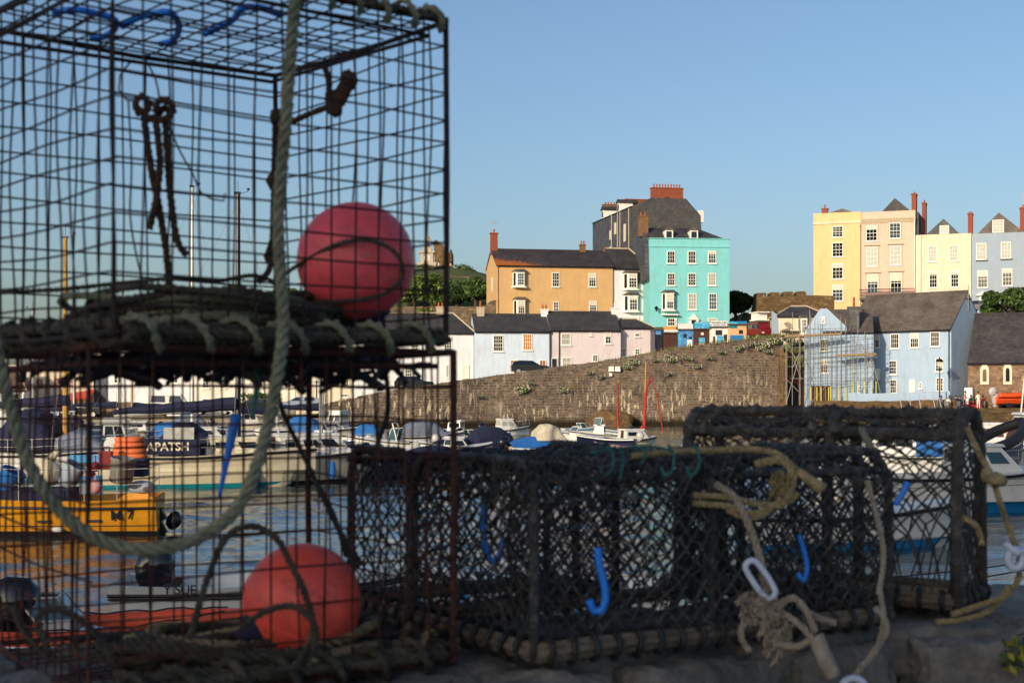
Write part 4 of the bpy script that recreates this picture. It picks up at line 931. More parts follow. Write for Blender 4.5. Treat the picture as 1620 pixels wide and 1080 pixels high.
text('lettering', 'MACKEREL & BAY', hh * .34, 'lettering', o, (w / 2, -.055, hh * .68), (math.pi / 2, 0, 0), .006); text('lettering', 'FISHING TRIPS', hh * .34, 'hullblue', o, (w / 2, -.055, hh * .28), (math.pi / 2, 0, 0), .006)
board(h, 1132, 522, 1142, 530, 'signblk', 'blackboard'); board(h, 1145, 529, 1150, 540, 'signblk', 'blackboard'); board(h, 1134, 531, 1144, 545, 'signcyan', 'poster_panel'); board(h, 1128, 532, 1131, 546, 'brownboard', 'door')
h = kiosk('peach kiosk painted with blue sea and boats at the right of the row', 1152, 1181, 514, 545, 'signpeach'); board(h, 1154, 508.5, 1168, 513.5, 'signcyan', off=.1); board(h, 1166, 508, 1181, 513, 'hullblue', off=.12); board(h, 1155, 530, 1176, 541, 'hullblue', 'mural_panel'); board(h, 1169, 522, 1175, 528, 'black', 'window'); board(h, 1154, 514.8, 1166, 519, 'teal', 'mural_panel')

# ------------------------------------------------------------------ scaffolding
t = empty('scaffolding', P(1310, 640, 148), 0, 'tall tube scaffolding with board platforms around the blue gabled wing', 'scaffolding')
t.location.z = 1.85
def SP(px, py, d): return P(px, py, d)
stand = MB(); led = MB(); brace = MB(); xs = [1243.5, 1253.5, 1264.5, 1273, 1281, 1289.5, 1297.5, 1306, 1314.5, 1322, 1330, 1337.5, 1348, 1357, 1368, 1379.5]
for i, x in enumerate(xs):
    d = 147.8 + .0 * i; top = (538, 494, 500, 520, 490, 505, 512, 520, 525, 520, 500, 505, 528, 500, 524, 528)[i]
    stand.bar(SP(x, 641, d), SP(x + R.uniform(-.4, .4), top, d), .036, 5)
    if i % 2 == 0: stand.bar(SP(x + 1.5, 640, d + 1.3), SP(x + 1.5, top + 8, d + 1.3), .036, 5)
for y, x0, x1 in ((534, 1241, 1384), (549, 1243, 1384), (556, 1273, 1384), (564, 1241, 1388), (566, 1273, 1388), (579, 1241, 1384), (598, 1250, 1388), (602, 1273, 1384), (607, 1273, 1345), (520, 1273, 1340)):
    led.bar(SP(x0, y + .6, 147.75), SP(x1, y - .6, 147.75), .03, 5); led.bar(SP(x0, y + .6, 149.1), SP(x1, y - .6, 149.1), .03, 5)
for a, b in (((1245, 541), (1258, 566)), ((1264, 560), (1253, 583)), ((1264, 566), (1243, 640)), ((1256, 570), (1268, 600)), ((1348, 532), (1381, 585)), ((1379, 568), (1345, 612)), ((1381, 570), (1393, 622)), ((1281, 640), (1307, 610)), ((1245, 600), (1264, 620))):
    brace.bar(SP(a[0], a[1], 147.65), SP(b[0], b[1], 147.65), .034, 5)
stand.build('upright_tubing', 'steel', t, world=True); led.build('level_tubing', 'steel', t, world=True); brace.build('bracing', 'steel', t, world=True)
for y0, y1, x0, x1 in ((534, 530, 1241, 1330), (564, 562, 1322, 1386)):
    mb = MB(); a, b = SP(x0, y0 + .4, 147.9), SP(x1, y1 + .2, 147.9)
    for q in range(4): mb.slab([a + Vector((0, .3 * q, .09)), b + Vector((0, .3 * q, .09)), b + Vector((0, .3 * q + .27, .09)), a + Vector((0, .3 * q + .27, .09))], .06)
    mb.slab([a + Vector((0, -.07, .06)), b + Vector((0, -.07, .06)), b + Vector((0, -.07, .26)), a + Vector((0, -.07, .26))], .04)
    mb.build('platform', 'woodraw', t, world=True)
for x in (1283, 1292.5, 1299, 1311, 1314.5, 1326.5, 1338.5, 1349.5, 1357, 1368.5, 1379, 1386):
    MB().bar(SP(x, 634, 147.55), SP(x, 612 if x < 1340 else 603, 147.55), .055, 6).build('yellow_sleeve', 'yelsleeve', t, world=True)

# ------------------------------------------------------------------ lamp posts, flag
def lamp(label, px, pyb, pyt, d, sc=1.0):
    b = P(px, pyb, d); H = P(px, pyt, d).z - b.z
    t = empty('street_lamp', b, 0, label, 'lamp post', 'black lantern lamp posts')
    MB().lathe([(.16, 0), (.16, .3), (.1, .45), (.075, 1.2), (.06, H * .72), (.1, H * .735), (.05, H * .75), (.05, H * .79)], n=8).build('post', 'ironblack', t)
    zl = H * .79; h2 = H - zl
    MB().hexa([(x * .16, y * .16, zl) for x, y in ((1, 1), (-1, 1), (-1, -1), (1, -1))], [(x * .28, y * .28, zl + h2 * .5) for x, y in ((1, 1), (-1, 1), (-1, -1), (1, -1))]).build('lantern', 'lamp', t)
    MB().lathe([(.44, zl + h2 * .505), (.25, zl + h2 * .72), (.1, zl + h2 * .78), (.06, zl + h2 * .95), (.01, zl + h2)], n=8).bar((-.35, 0, H * .74), (.35, 0, H * .74), .03, 5).build('lantern_cap', 'ironblack', t)
lamp('black lantern lamp post in front of the long blue house', 1486.5, 641, 564, 144.2)
lamp('black lantern lamp post in front of the cream three storey house', 501, 650, 588, 141)
lamp('black lantern lamp post beside the small yellow cottage', 1226, 536, 491, 160)
lamp('black lantern lamp post by the plain white house', 1452, 494, 464, 182)
t = empty('banner', P(1227, 534, 159), 0, 'tall narrow blue banner beside the yellow cottage', 'banner')
MB().bar((-.45, 0, 0), (-.45, 0, 3.1), .03, 5).build('pole', 'steel', t); MB().prism([(-.42, .4), (.35, .4), (.35, 1.8), (.05, 2.7), (-.42, 3.0)], -.01, .01, 'y').build('cloth', 'bluegrey', t)

# ------------------------------------------------------------------ cars
def car(label, px, pyb, d, rz, m, L=4.2, H=1.45, kind='hatch', name='parked_car'):
    b = P(px, pyb, d); t = empty(name, b, rad(rz), label, 'car' if kind != 'van' else 'van', 'vehicles parked by the harbour'); w = .84
    if kind == 'van': low = [(-.5, .3), (.5, .3), (.5, .62), (.46, .72), (.34, .78), (-.5, .82)]; cab = [(-.49, .8), (.33, .79), (.2, 1.28), (-.46, 1.3)]
    else: low = [(-.5, .24), (.5, .24), (.5, .5), (.46, .62), (.22, .68), (-.5, .68), (-.5, .4)]; cab = [(-.48, .66), (.26, .66), (.06, .98), (-.28, 1.0), (-.44, .88)]
    sx, sz = L, H
    mb = MB(); 
    def loft(poly, w0, w1, mi=0):
        mb.hexa([(x * sx, -w0 if z < .7 else -w1, z * sz) for x, z in poly], [(x * sx, w0 if z < .7 else w1, z * sz) for x, z in poly], mi)
    loft(low, w, w); loft(cab, w * .97, w * .78); o = mb.build('body', m, t)
    g = MB(); cx = sum(p[0] for p in cab) / len(cab)
    for sgn in (-1, 1):
        for f0, f1 in ((.06, .47), (.53, .95)):
            x0a = (cab[0][0] + (cab[1][0] - cab[0][0]) * f0) * sx + .08; x1a = (cab[0][0] + (cab[1][0] - cab[0][0]) * f1) * sx - .12
            xt0 = max(x0a + .1, cab[-1][0] * sx + .06); xt1 = min(x1a, cab[2][0] * sx - .05 + (0 if f1 > .9 else 9)) if f1 > .9 else x1a
            z0, z1 = .71 * sz, (.94 if kind != 'van' else 1.2) * sz
            ya, yb = sgn * (w * .96 + .004), sgn * (w * .80 + .02)
            q = [(x0a, ya, z0), (x1a, ya, z0), (xt1, yb, z1), (xt0, yb, z1)]
            g.add(q, [(0, 1, 2, 3)] if sgn < 0 else [(3, 2, 1, 0)])
    g.add([(cab[1][0] * sx - .05, -w * .85, .70 * sz), (cab[1][0] * sx - .05, w * .85, .70 * sz), (cab[2][0] * sx + .06, w * .7, cab[2][1] * sz - .06), (cab[2][0] * sx + .06, -w * .7, cab[2][1] * sz - .06)], [(0, 1, 2, 3)])
    g.build('glass', 'glass', t)
    for x in (-.31 * L, .31 * L):
        for y in (-w, w):
            o = MB().lathe([(.19, -.1), (.31, -.1), (.33, -.05), (.33, .05), (.31, .1), (.19, .1)], (x, y * .97, .33), 14, axis=(0, 1, 0)).build('wheel', 'tyre', t)
            mb = MB(); yy = y * .97 + (.105 if y > 0 else -.105)
            for q in range(5): a = 2 * math.pi * q / 5; mb.bar((x, yy, .33), (x + .2 * math.cos(a), yy, .33 + .2 * math.sin(a)), .035, 4)
            mb.lathe([(.19, -.03), (.22, -.03), (.22, .03), (.19, .03)], (x, yy, .33), 12, axis=(0, 1, 0)); mb.build('rim', 'rim', o)
    for y in (-.6, .6):
        MB().box(L * .5 - .02, L * .5 + .015, y - .16, y + .16, .42 * sz, .52 * sz).build('headlight', 'lamp', t); MB().box(-L * .5 - .012, -L * .5 + .02, y - .14, y + .14, .45 * sz, .6 * sz).build('tail_light', 'hullred', t)
    return t
car('silver saloon parked on the quay under the red awning', 81, 661, 145, 178, 'carsilver', 4.5)
car('dark car parked just behind the silver saloon', 132, 660, 146, 178, 'cardark', 4.2)
car('white van with raised roof rack parked before the white house', 272, 657, 147, 2, 'carwhite', 4.8, 1.7, 'van', 'parked_van')
car('silver hatchback parked where the ramp begins', 474, 650, 141, 176, 'carsilver', 4.0)
car('dark car half hidden by the hanging rope beside the silver hatchback', 401, 653, 142, 176, 'cardark', 4.0)
car('white car parked below the plain white house', 338, 656, 144, 2, 'carwhite', 4.0)
p = walltop(P(838, 0, 145).x); car('dark car whose roof shows above the harbour wall', 838, 592.5, p.y + 2, 4, 'cardark', 3.9)
p = walltop(P(655, 0, 140).x); car('dark car roof just above the wall by the white cottage', 655, 618, p.y + 2, 6, 'cardark', 3.9)
v = car('red and white camper with its roof popped up below the castle', 1203, 536.5, 163, -75, 'carred', 4.0, 1.5, 'van', 'camper_van')
MB().box(-1.4, .9, -.7, .7, 2.1, 2.25).box(-1.2, .5, -.6, .6, 2.253, 3.0).box(-1.5, 1.0, -.75, .75, 3.003, 3.12).build('pop_top', 'frame', v)
car('dark car behind the cottage chimney below the blue grey house', 1558, 494, 176, -25, 'hullnavy', 4.2)

# ------------------------------------------------------------------ people
def person(label, px, pyb, d, rz, top, legs, pose='stand', group='people picnicking on the quay', hair='hairdk', sc=1.0):
    b = P(px, pyb, d); hz = dict(stand=.9, sit=.46, bench=.46)[pose]
    J = {}
    def add(n, p, r, par): J[n] = (Vector(p), r, par)
    lean = .06 if pose == 'stand' else .12
    add('pel', (0, 0, hz), .13, None); add('wai', (0, -.02, hz + .2), .12, 'pel'); add('che', (0, -lean, hz + .4), .145, 'wai'); add('nec', (0, -lean - .02, hz + .56), .055, 'che'); add('hea', (0, -lean - .05, hz + .66), .085, 'nec'); add('hd2', (0, -lean - .05, hz + .78), .08, 'hea')
    for s in (-1, 1):
        k = 'l' if s < 0 else 'r'
        add(k + 'sh', (s * .18, -lean, hz + .48), .062, 'che'); add(k + 'el', (s * .24, -lean - .02, hz + .22), .045, k + 'sh'); add(k + 'wr', (s * .2, -.26, hz + .14), .034, k + 'el'); add(k + 'ha', (s * .18, -.35, hz + .14), .03, k + 'wr')
        for q in range(4): add(k + 'f%d' % q, (s * .18 + (q - 1.5) * .02, -.43 + .01 * abs(q - 1.5), hz + .12), .011, k + 'ha')
        add(k + 'th', (s * .18 - s * .05, -.39, hz + .16), .011, k + 'ha')
        add(k + 'hi', (s * .1, 0, hz - .06), .1, 'pel')
        if pose == 'stand': add(k + 'kn', (s * .11, -.03, .5), .065, k + 'hi'); add(k + 'an', (s * .12, .02, .08), .042, k + 'kn')
        else: add(k + 'kn', (s * .13, -.42, .47), .07, k + 'hi'); add(k + 'an', (s * .13, -.45, .08), .042, k + 'kn')
        an = J[k + 'an'][0]; add(k + 'to', (an.x, an.y - .15, .04), .035, k + 'an')
    names = list(J); vs = [J[n][0] for n in names]; es = [(names.index(J[n][2]), i) for i, n in enumerate(names) if J[n][2]]
    me = bpy.data.meshes.new('person'); me.from_pydata([tuple(v) for v in vs], es, []); o = bpy.data.objects.new('tmp', me); COL.objects.link(o)
    o.modifiers.new('s', 'SKIN'); me.skin_vertices[0].data[0].use_root = True
    for i, n in enumerate(names): me.skin_vertices[0].data[i].radius = (J[n][1],) * 2
    sb = o.modifiers.new('u', 'SUBSURF'); sb.levels = sb.render_levels = 1
    dg = bpy.context.evaluated_depsgraph_get(); m2 = bpy.data.meshes.new_from_object(o.evaluated_get(dg)); bpy.data.objects.remove(o)
    for m in (top, legs, 'skin'): m2.materials.append(M[m])
    for f in m2.polygons:
        c = f.center
        hand = c.y < -.27 and hz + .06 < c.z < hz + .3
        f.material_index = 2 if (c.z > hz + .55 or hand) else (0 if c.z > hz + .03 and (abs(c.y) < .3) else (2 if legs == 'skin' and c.z < hz - .1 else 1)); f.use_smooth = True
    m2.name = 'person'; p = bpy.data.objects.new('person', m2); COL.objects.link(p); p.location = b; p.rotation_euler = (0, 0, rad(rz)); p.scale = (sc,) * 3
    tag(p, label, 'person', group)
    hy = -lean - .05
    MB().ball((0, hy + .025, hz + .8), .105, 10, 0, (.95, 1, 1.0)).build('hair', hair, p, smooth=True)
    mb = MB(); mb.ball((-.033, hy - .088, hz + .74), .012, 6); mb.ball((.033, hy - .088, hz + .74), .012, 6); mb.build('eyes', 'hairdk', p)
    mb = MB(); mb.ball((0, hy - .1, hz + .7), .016, 6, 0, (.8, 1, 1.4)); mb.ball((-.09, hy, hz + .72), .022, 6, 0, (.5, 1, 1.5)); mb.ball((.09, hy, hz + .72), .022, 6, 0, (.5, 1, 1.5)); mb.build('face_features', 'skin', p)
    return p
Q = 145
person('seated person in a grey top nearest the lamp post', 1487, 646.5, Q - .6, 100, 'clothg', 'clothn', 'sit')
person('seated person in a white shirt and pale shorts on the quay edge', 1499, 647, Q - 1.2, 140, 'clothw', 'skin', 'sit', hair='stonetrim')
person('seated person in dark clothes beside the white shirted one', 1514, 646, Q - .3, 200, 'clothn', 'clothn', 'sit')
person('leaning person in a pink top in the middle of the group', 1526, 646, Q - .8, 60, 'clothp', 'clothn', 'stand')
person('seated person in a green top behind the red table', 1535, 645, Q + .8, 10, 'clothgr', 'clothn', 'sit')
person('standing person in a long white top beside the red table', 1548, 647, Q - .9, 190, 'clothw', 'clothw', 'stand')
person('seated person in dark blue at the near side of the group', 1520, 646.5, Q + .6, -60, 'clothn', 'clothg', 'sit')
person('person in a red top seated right of the white clothed one', 1555, 646, Q + .4, 160, 'clothr', 'clothn', 'sit')
person('small figure in dark clothes beside the monument', 672, 431, 238, 0, 'clothn', 'clothn', 'stand', 'visitors on the castle hill'); person('small figure in white right of the monument', 694, 430, 238, 40, 'clothw', 'clothn', 'stand', 'visitors on the castle hill')
person('small figure in pink right of the castle ruin', 713, 431, 238, -30, 'clothp', 'clothn', 'stand', 'visitors on the castle hill')
t = empty('picnic_table', P(1539, 646.5, Q), .1, 'red slatted picnic table among the seated people', 'table')
MB().box(-.7, .7, -.35, .35, .7, .76).build('tabletop', 'clothr', t)
for sx in (-1, 1):
    for sy in (-1, 1): MB().bar((sx * .6, sy * .5, 0), (sx * .55, sy * .2, .7), .04, 5).build('leg', 'clothr', t)
for sy in (-1, 1): MB().box(-.75, .75, sy * .75 - .13, sy * .75 + .13, .42, .46).box(-.6, .6, sy * .75 - .03, sy * .75 + .03, .0, .42).build('bench', 'clothr', t)
for px, d, rz, lb in ((1487, Q - .6, 100, 'grey seat under the person by the lamp post'), (1499, Q - 1.2, 140, 'grey seat under the person in white'), (1514, Q - .3, 200, 'grey seat under the person in dark clothes'), (1520, Q + .6, -60, 'grey seat at the near side of the group'), (1555, Q + .4, 160, 'grey seat right of the red table')):
    t = empty('chair', P(px, 646.5, d), rad(rz), lb, 'chair', 'seats on the quay'); MB().box(-.22, .22, -.2, .2, .3, .36).build('seat', 'clothg', t); MB().box(-.22, .22, .2, .24, .36, .8).build('backrest', 'clothg', t)
    for sx in (-1, 1):
        for sy in (-1, 1): MB().bar((sx * .18, sy * .17, 0), (sx * .18, sy * .17, .3), .02, 4).build('leg', 'steel', t)
# ------------------------------------------------------------------ boats
class Boat:
    """a hull L x B with freeboard H, floating at photo column px; head = bow direction in degrees, 0 to the right, 90 away"""
    def __init__(s, label, px, d, head, L, B, H, m='gel', cat='motor boat', group='boats moored in the harbour', name='boat', bow=2.2, rise=.35, floor=.3, deck=None, deckm='gel', strake='dkstripe', boot=None, transom=.9, flare=.12, inner=None, dz=0):
        x = (px - CX) / F * d
        s.o = empty(name, (x, d, dz), rad(head), label, cat, group)
        s.L, s.B, s.H, s.bow, s.rise, s.tr, s.flare = L, B, H, bow, rise, transom, flare
        n = 15; T = [i / (n - 1) for i in range(n)]; s.T = T
        mb = MB(); vs = []
        def sec(t):
            b, z = s.half(t), s.sheer(t); zk = -.35 + (.35 + .2 * H) * max(0, (t - .6) / .4) ** 2; xx = s.xat(t)
            rk = max(0, (t - .7) / .3) ** 2 * .12 * L   # raked stem
            q = [(xx - rk * 1.2, 0, zk), (xx - rk, b * (.62 - flare), zk * .5 + .02), (xx - rk * .55, b * (.9 - flare), z * .4), (xx - rk * .2, b * (.97 - flare * .4), z * .75), (xx, b, z)]
            return q
        s.sec = sec
        ring = lambda t: [(x, -y, z) for x, y, z in sec(t)[::-1]] + sec(t)[1:]
        k = 9
        for t in T: vs += ring(t)
        fs = [(i * k + j, (i + 1) * k + j, (i + 1) * k + j + 1, i * k + j + 1) for i in range(n - 1) for j in range(k - 1)]
        fs.append(tuple(range(k))); mb.add(vs, fs)
        # gunwale, inner skin and cockpit sole
        iv = []; g = .07
        for t in T:
            b = max(.01, s.half(t) - g); xx = s.xat(t) + (.06 if t == 0 else -.05 if t == 1 else 0); z = s.sheer(t); zf = H * floor
            iv += [(xx, -s.half(t), z), (xx, -b, z), (xx, -b * .9, zf), (xx, b * .9, zf), (xx, b, z), (xx, s.half(t), z)]
        fs = [(i * 6 + j, i * 6 + j + 1, (i + 1) * 6 + j + 1, (i + 1) * 6 + j) for i in range(n - 1) for j in range(5)]
        fs.append((0, 5, 4, 3, 2, 1)); mb.add(iv, fs)
        mb.build('hull', m, s.o, smooth=False)
        if strake:
            for sg in (-1, 1): MB().tube([(s.xat(t), sg * (s.half(t) + .015), s.sheer(t) - .07) for t in T], .045 if L < 9 else .05, 5).build('rubbing_strake', strake, s.o)
        if boot:
            mb = MB()
            for sg in (-1, 1):
                for i in range(n - 1):
                    q = []
                    for t, zz in ((T[i], -.1), (T[i + 1], -.1), (T[i + 1], .12 + .1 * T[i + 1]), (T[i], .12 + .1 * T[i])):
                        q.append(s.side(t, zz, sg, .012))
                    mb.add(q, [(0, 1, 2, 3) if sg < 0 else (3, 2, 1, 0)])
            q = [s.side(0, -.1, -1, .0), s.side(0, -.1, 1, .0), s.side(0, .12, 1, 0), s.side(0, .12, -1, 0)]
            mb.add([(x - .012, y, z) for x, y, z in q], [(3, 2, 1, 0)]); mb.build('boot_stripe', boot, s.o)
        if deck:
            a, b = deck; tt = [t for t in T if a <= t <= b]; mb = MB(); vs = []
            for t in tt:
                z = s.sheer(t) - .03; w = max(.0, s.half(t) - .05)
                vs += [(s.xat(t) - (.06 if t == 1 else 0), y * w, z + .1 * (1 - y * y)) for y in (-1, -.5, 0, .5, 1)]
            mb.add(vs, [(i * 5 + j, (i + 1) * 5 + j, (i + 1) * 5 + j + 1, i * 5 + j + 1) for i in range(len(tt) - 1) for j in range(4)])
            z0 = H * floor
            for e in (0, len(tt) - 1):
                if 0 < tt[e] < 1:
                    o = e * 5; v5 = vs[o:o + 5]; mb.add(v5 + [(v5[0][0], v5[0][1] * .9, z0), (v5[4][0], v5[4][1] * .9, z0)], [(0, 1, 2, 3, 4, 6, 5)])
            mb.build('deck', deckm, s.o)
    def half(s, t): return s.B / 2 * max(0.012, (1 - max(0, (t - .4) / .6) ** s.bow)) * (s.tr + (1 - s.tr) * min(1, t / .35))
    def sheer(s, t): return s.H * (1 - .06 * math.sin(math.pi * min(1, t * 1.4)) + s.rise * t ** 2.2)
    def xat(s, t): return (t - .5) * s.L
    def side(s, t, z, sg, off):
        q = s.sec(t)
        for a, b in zip(q, q[1:]):
            if a[2] <= z <= b[2]: k = (z - a[2]) / max(1e-6, b[2] - a[2]); break
        else: a = b = q[0] if z < q[0][2] else q[-1]; k = 0
        return (a[0] + (b[0] - a[0]) * k, sg * (a[1] + (b[1] - a[1]) * k + off), z)
    def cabin(s, x0, x1, w, z0, h, m='gel', front=.5, back=.1, taper=.8, wins=2, name='cabin', roof=True, wm='glass', windscreen=True, door=False):
        """cabin between x0 (aft) and x1 (forward), in metres from amidships"""
        b = [(x0, -w / 2, z0), (x1, -w / 2 * .9, z0), (x1, w / 2 * .9, z0), (x0, w / 2, z0)]
        t = [(x0 + back, -w / 2 * taper, z0 + h), (x1 - front, -w / 2 * taper * .9, z0 + h), (x1 - front, w / 2 * taper * .9, z0 + h), (x0 + back, w / 2 * taper, z0 + h)]
        o = MB().hexa(b, t).build(name, m, s.o)
        if roof: MB().hexa([(p[0] + (-.1 if i in (0, 3) else .14), p[1] * 1.06, p[2] + .003) for i, p in enumerate(t)], [(p[0] + (-.06 if i in (0, 3) else .08), p[1] * .98, p[2] + .09) for i, p in enumerate(t)]).build('cabin_roof', m, o)
        B, T = [Vector(p) for p in b], [Vector(p) for p in t]
        def panel(p0, p1, q1, q0, u0, u1, v0, v1, nm, mt):
            f = lambda u, v: (p0.lerp(p1, u)).lerp(q0.lerp(q1, u), v)
            c = [f(u0, v0), f(u1, v0), f(u1, v1), f(u0, v1)]; n = (c[1] - c[0]).cross(c[3] - c[0]).normalized()
            MB().hexa([p + n * .002 for p in c], [p + n * .014 for p in c]).build(nm, mt, o)
        for i in range(wins):
            u0, u1 = .08 + .86 * i / wins, .08 + .86 * (i + 1) / wins - .07
            panel(B[0], B[1], T[1], T[0], u0, u1, .42, .82, 'window', wm); panel(B[2], B[3], T[3], T[2], 1 - u1, 1 - u0, .42, .82, 'window', wm)
        if windscreen: panel(B[1], B[2], T[2], T[1], .08, .92, .35, .92, 'windscreen', wm)
        if door: panel(B[3], B[0], T[0], T[3], .34, .66, .05, .95, 'door', 'brownboard')
        else: panel(B[3], B[0], T[0], T[3], .12, .88, .45, .88, 'rear_window', wm)
        return o
    def screen(s, x, w, z, h, rake=.35, m='screen', fm='alu'):
        """open windscreen of three raked panes"""
        q = [(x - .5, -w / 2), (x, -w * .32), (x, w * .32), (x - .5, w / 2)]
        mb = MB(); fr = MB()
        for a, b in zip(q, q[1:]):
            A, B_, C, D = (a[0], a[1], z), (b[0], b[1], z), (b[0] - rake, b[1] * .9, z + h), (a[0] - rake, a[1] * .9, z + h)
            mb.hexa([A, B_, (B_[0] + .012, B_[1], z), (A[0] + .012, A[1], z)], [D, C, (C[0] + .012, C[1], C[2]), (D[0] + .012, D[1], D[2])])
            for u, v in ((A, B_), (B_, C), (C, D), (D, A)): fr.bar(u, v, .022, 4)
        o = mb.build('windscreen', m, s.o); fr.build('screen_frame', fm, o); return o
    def canopy(s, x0, x1, w, z0, h, m='navy', prof=(.35, .85, 1, .95, .3), rings=9):
        """fabric canopy stretched over hoops"""
        mb = MB(); vs = []; k = len(prof)
        for i in range(k):
            x = x0 + (x1 - x0) * i / (k - 1)
            for j in range(rings):
                a = math.pi * j / (rings - 1); wob = 1 + .03 * math.sin(j * 2.1 + i)
                vs.append((x, w / 2 * (1 if prof[i] > .6 else .92) * math.copysign(abs(math.cos(a)) ** .6, math.cos(a)), z0 + h * prof[i] * abs(math.sin(a)) ** .55 * wob))
        fs = [(i * rings + j, i * rings + j + 1, (i + 1) * rings + j + 1, (i + 1) * rings + j) for i in range(k - 1) for j in range(rings - 1)]
        fs += [tuple(range(rings))[::-1], tuple(range((k - 1) * rings, k * rings))]; mb.add(vs, fs)
        return mb.build('canopy', m, s.o, smooth=False)
    def cover(s, a, b, hump, m='royal', over=.12):
        """tight cloth cover laced over the gunwales from fraction a to b"""
        tt = [a + (b - a) * i / 10 for i in range(11)]; mb = MB(); vs = []
        for i, t in enumerate(tt):
            w = s.half(t) + .035; z = s.sheer(t); hm = hump * (math.sin(math.pi * (i + .6) / 11.2) ** .7)
            vs += [(s.xat(t), -w, z - over), (s.xat(t), -w, z + .03)] + [(s.xat(t), w * y, z + .04 + hm * (1 - abs(y) ** 1.6)) for y in (-.6, -.2, .2, .6)] + [(s.xat(t), w, z + .03), (s.xat(t), w, z - over)]
        k = 8; mb.add(vs, [(i * k + j, (i + 1) * k + j, (i + 1) * k + j + 1, i * k + j + 1) for i in range(10) for j in range(k - 1)])
        return mb.build('cover', m, s.o)
    def motor(s, size=1.0, m='motor', tilt=0, y=0, x=None, z=None, cs=1.0):
        """outboard engine on the transom: cowl, midsection leg, cavitation plate, propeller"""
        x = -s.L / 2 - .12 if x is None else x; z = s.H if z is None else z
        c, q = math.cos(rad(tilt)), math.sin(rad(tilt))
        mb = MB(); prof = [(-.10, .10), (0, .2), (.14, .25), (.32, .26), (.48, .22), (.58, .1)]; vs = []; k = 12
        for zz, r in prof:
            for j in range(k):
                a = 2 * math.pi * j / k; vs.append((cs * r * 1.25 * math.copysign(abs(math.cos(a)) ** .7, math.cos(a)) - .12 + .12 * zz, cs * r * .82 * math.copysign(abs(math.sin(a)) ** .7, math.sin(a)), cs * zz))
        f = lambda p: Vector((x + size * (p[0] * c - p[2] * q), y + size * p[1], z + size * (p[0] * q + p[2] * c)))
        fs = [(i * k + j, i * k + (j + 1) % k, (i + 1) * k + (j + 1) % k, (i + 1) * k + j) for i in range(len(prof) - 1) for j in range(k)] + [tuple(range(k))[::-1], tuple(range((len(prof) - 1) * k, len(prof) * k))]
        mb.add([f(v) for v in vs], fs); o = mb.build('outboard_motor', m, s.o, smooth=True)
        lg = MB(); lg.hexa([f(p) for p in ((-.2, -.05, -.95), (.0, -.05, -.95), (.0, .05, -.95), (-.2, .05, -.95))], [f(p) for p in ((-.24, -.09, -.1), (.08, -.09, -.1), (.08, .09, -.1), (-.24, .09, -.1))])
        lg.hexa([f(p) for p in ((-.34, -.13, -.68), (.05, -.1, -.68), (.05, .1, -.68), (-.34, .13, -.68))], [f(p) for p in ((-.34, -.13, -.65), (.05, -.1, -.65), (.05, .1, -.65), (-.34, .13, -.65))])
        lg.tube([f((.16, 0, -.88)), f((.0, 0, -.88)), f((-.25, 0, -.88))], [.01, .075, .05], 7); lg.hexa([f(p) for p in ((.02, -.12, -.3), (.26, -.12, -.3), (.26, .12, -.3), (.02, .12, -.3))], [f(p) for p in ((.02, -.12, .02), (.26, -.12, .02), (.26, .12, .02), (.02, .12, .02))]); lg.build('leg', 'motorgrey' if m == 'motorgrey' else 'black', o)
        pb = MB()
        for i in range(3):
            a = 2 * math.pi * i / 3; ca, sa = math.cos(a), math.sin(a)
            pb.hexa([f((-.26, ca * .03 - sa * .03, -.88 + sa * .03 + ca * .03)), f((-.3, ca * .15 - sa * .08, -.88 + sa * .15 + ca * .08)), f((-.27, ca * .17, -.88 + sa * .17)), f((-.24, ca * .15 + sa * .06, -.88 + sa * .15 - ca * .06))],
                    [f((-.275, ca * .03 - sa * .03, -.88 + sa * .03 + ca * .03)), f((-.315, ca * .15 - sa * .08, -.88 + sa * .15 + ca * .08)), f((-.285, ca * .17, -.88 + sa * .17)), f((-.255, ca * .15 + sa * .06, -.88 + sa * .15 - ca * .06))])
        pb.build('propeller', 'black', o); return o
    def mast(s, x, z0, h, r=.07, m='alu', rake=0.0, shrouds=True, wand=True, lean=0.0):
        o = MB().tube([(x, 0, z0), (x - rake * h, lean * h, z0 + h)], [r, r * .75], 8).build('mast', m, s.o)
        if shrouds:
            mb = MB(); tp = Vector((x - rake * h, lean * h, z0 + h * .97)); md = Vector((x - rake * h * .6, lean * h * .6, z0 + h * .58))
            for e in ((s.L * .49, 0, s.sheer(1)), (-s.L * .5, 0, s.sheer(0) + .1)): mb.bar(tp, e, .008, 3)
            for sg in (-1, 1):
                e = Vector((x - .1, sg * s.half(.5), s.sheer(.5))); sp = md + Vector((0, sg * .55, 0)); mb.bar(md, sp, .025, 4); mb.bar(tp, sp, .008, 3); mb.bar(sp, e, .008, 3); mb.bar(md, e, .007, 3)
            mb.build('rigging', 'steel', o)
        if wand:
            mb = MB(); tp = Vector((x - rake * h, lean * h, z0 + h)); mb.bar(tp, tp + Vector((.0, 0, .5)), .012, 4); mb.bar(tp, tp + Vector((.38, 0, .12)), .014, 4); mb.ball(tp + Vector((.38, 0, .2)), .06, 6); mb.box(tp.x - .14, tp.x + .1, tp.y - .05, tp.y + .05, tp.z, tp.z + .1); mb.build('masthead', 'ironblack', o)
        return o
    def boom(s, x0, x1, z, cov=None, r=.05, drop=0.0):
        o = MB().bar((x0, 0, z), (x1, 0, z - drop), r, 7).build('boom', 'alu', s.o)
        if cov: MB().tube([(x0 + (x1 - x0) * i / 8, 0, z - drop * i / 8 + .16 + .02 * math.sin(i * 2)) for i in range(9)], [.26, .25, .23, .21, .2, .18, .16, .13, .08], 8).build('sail_cover', cov, o)
        return o
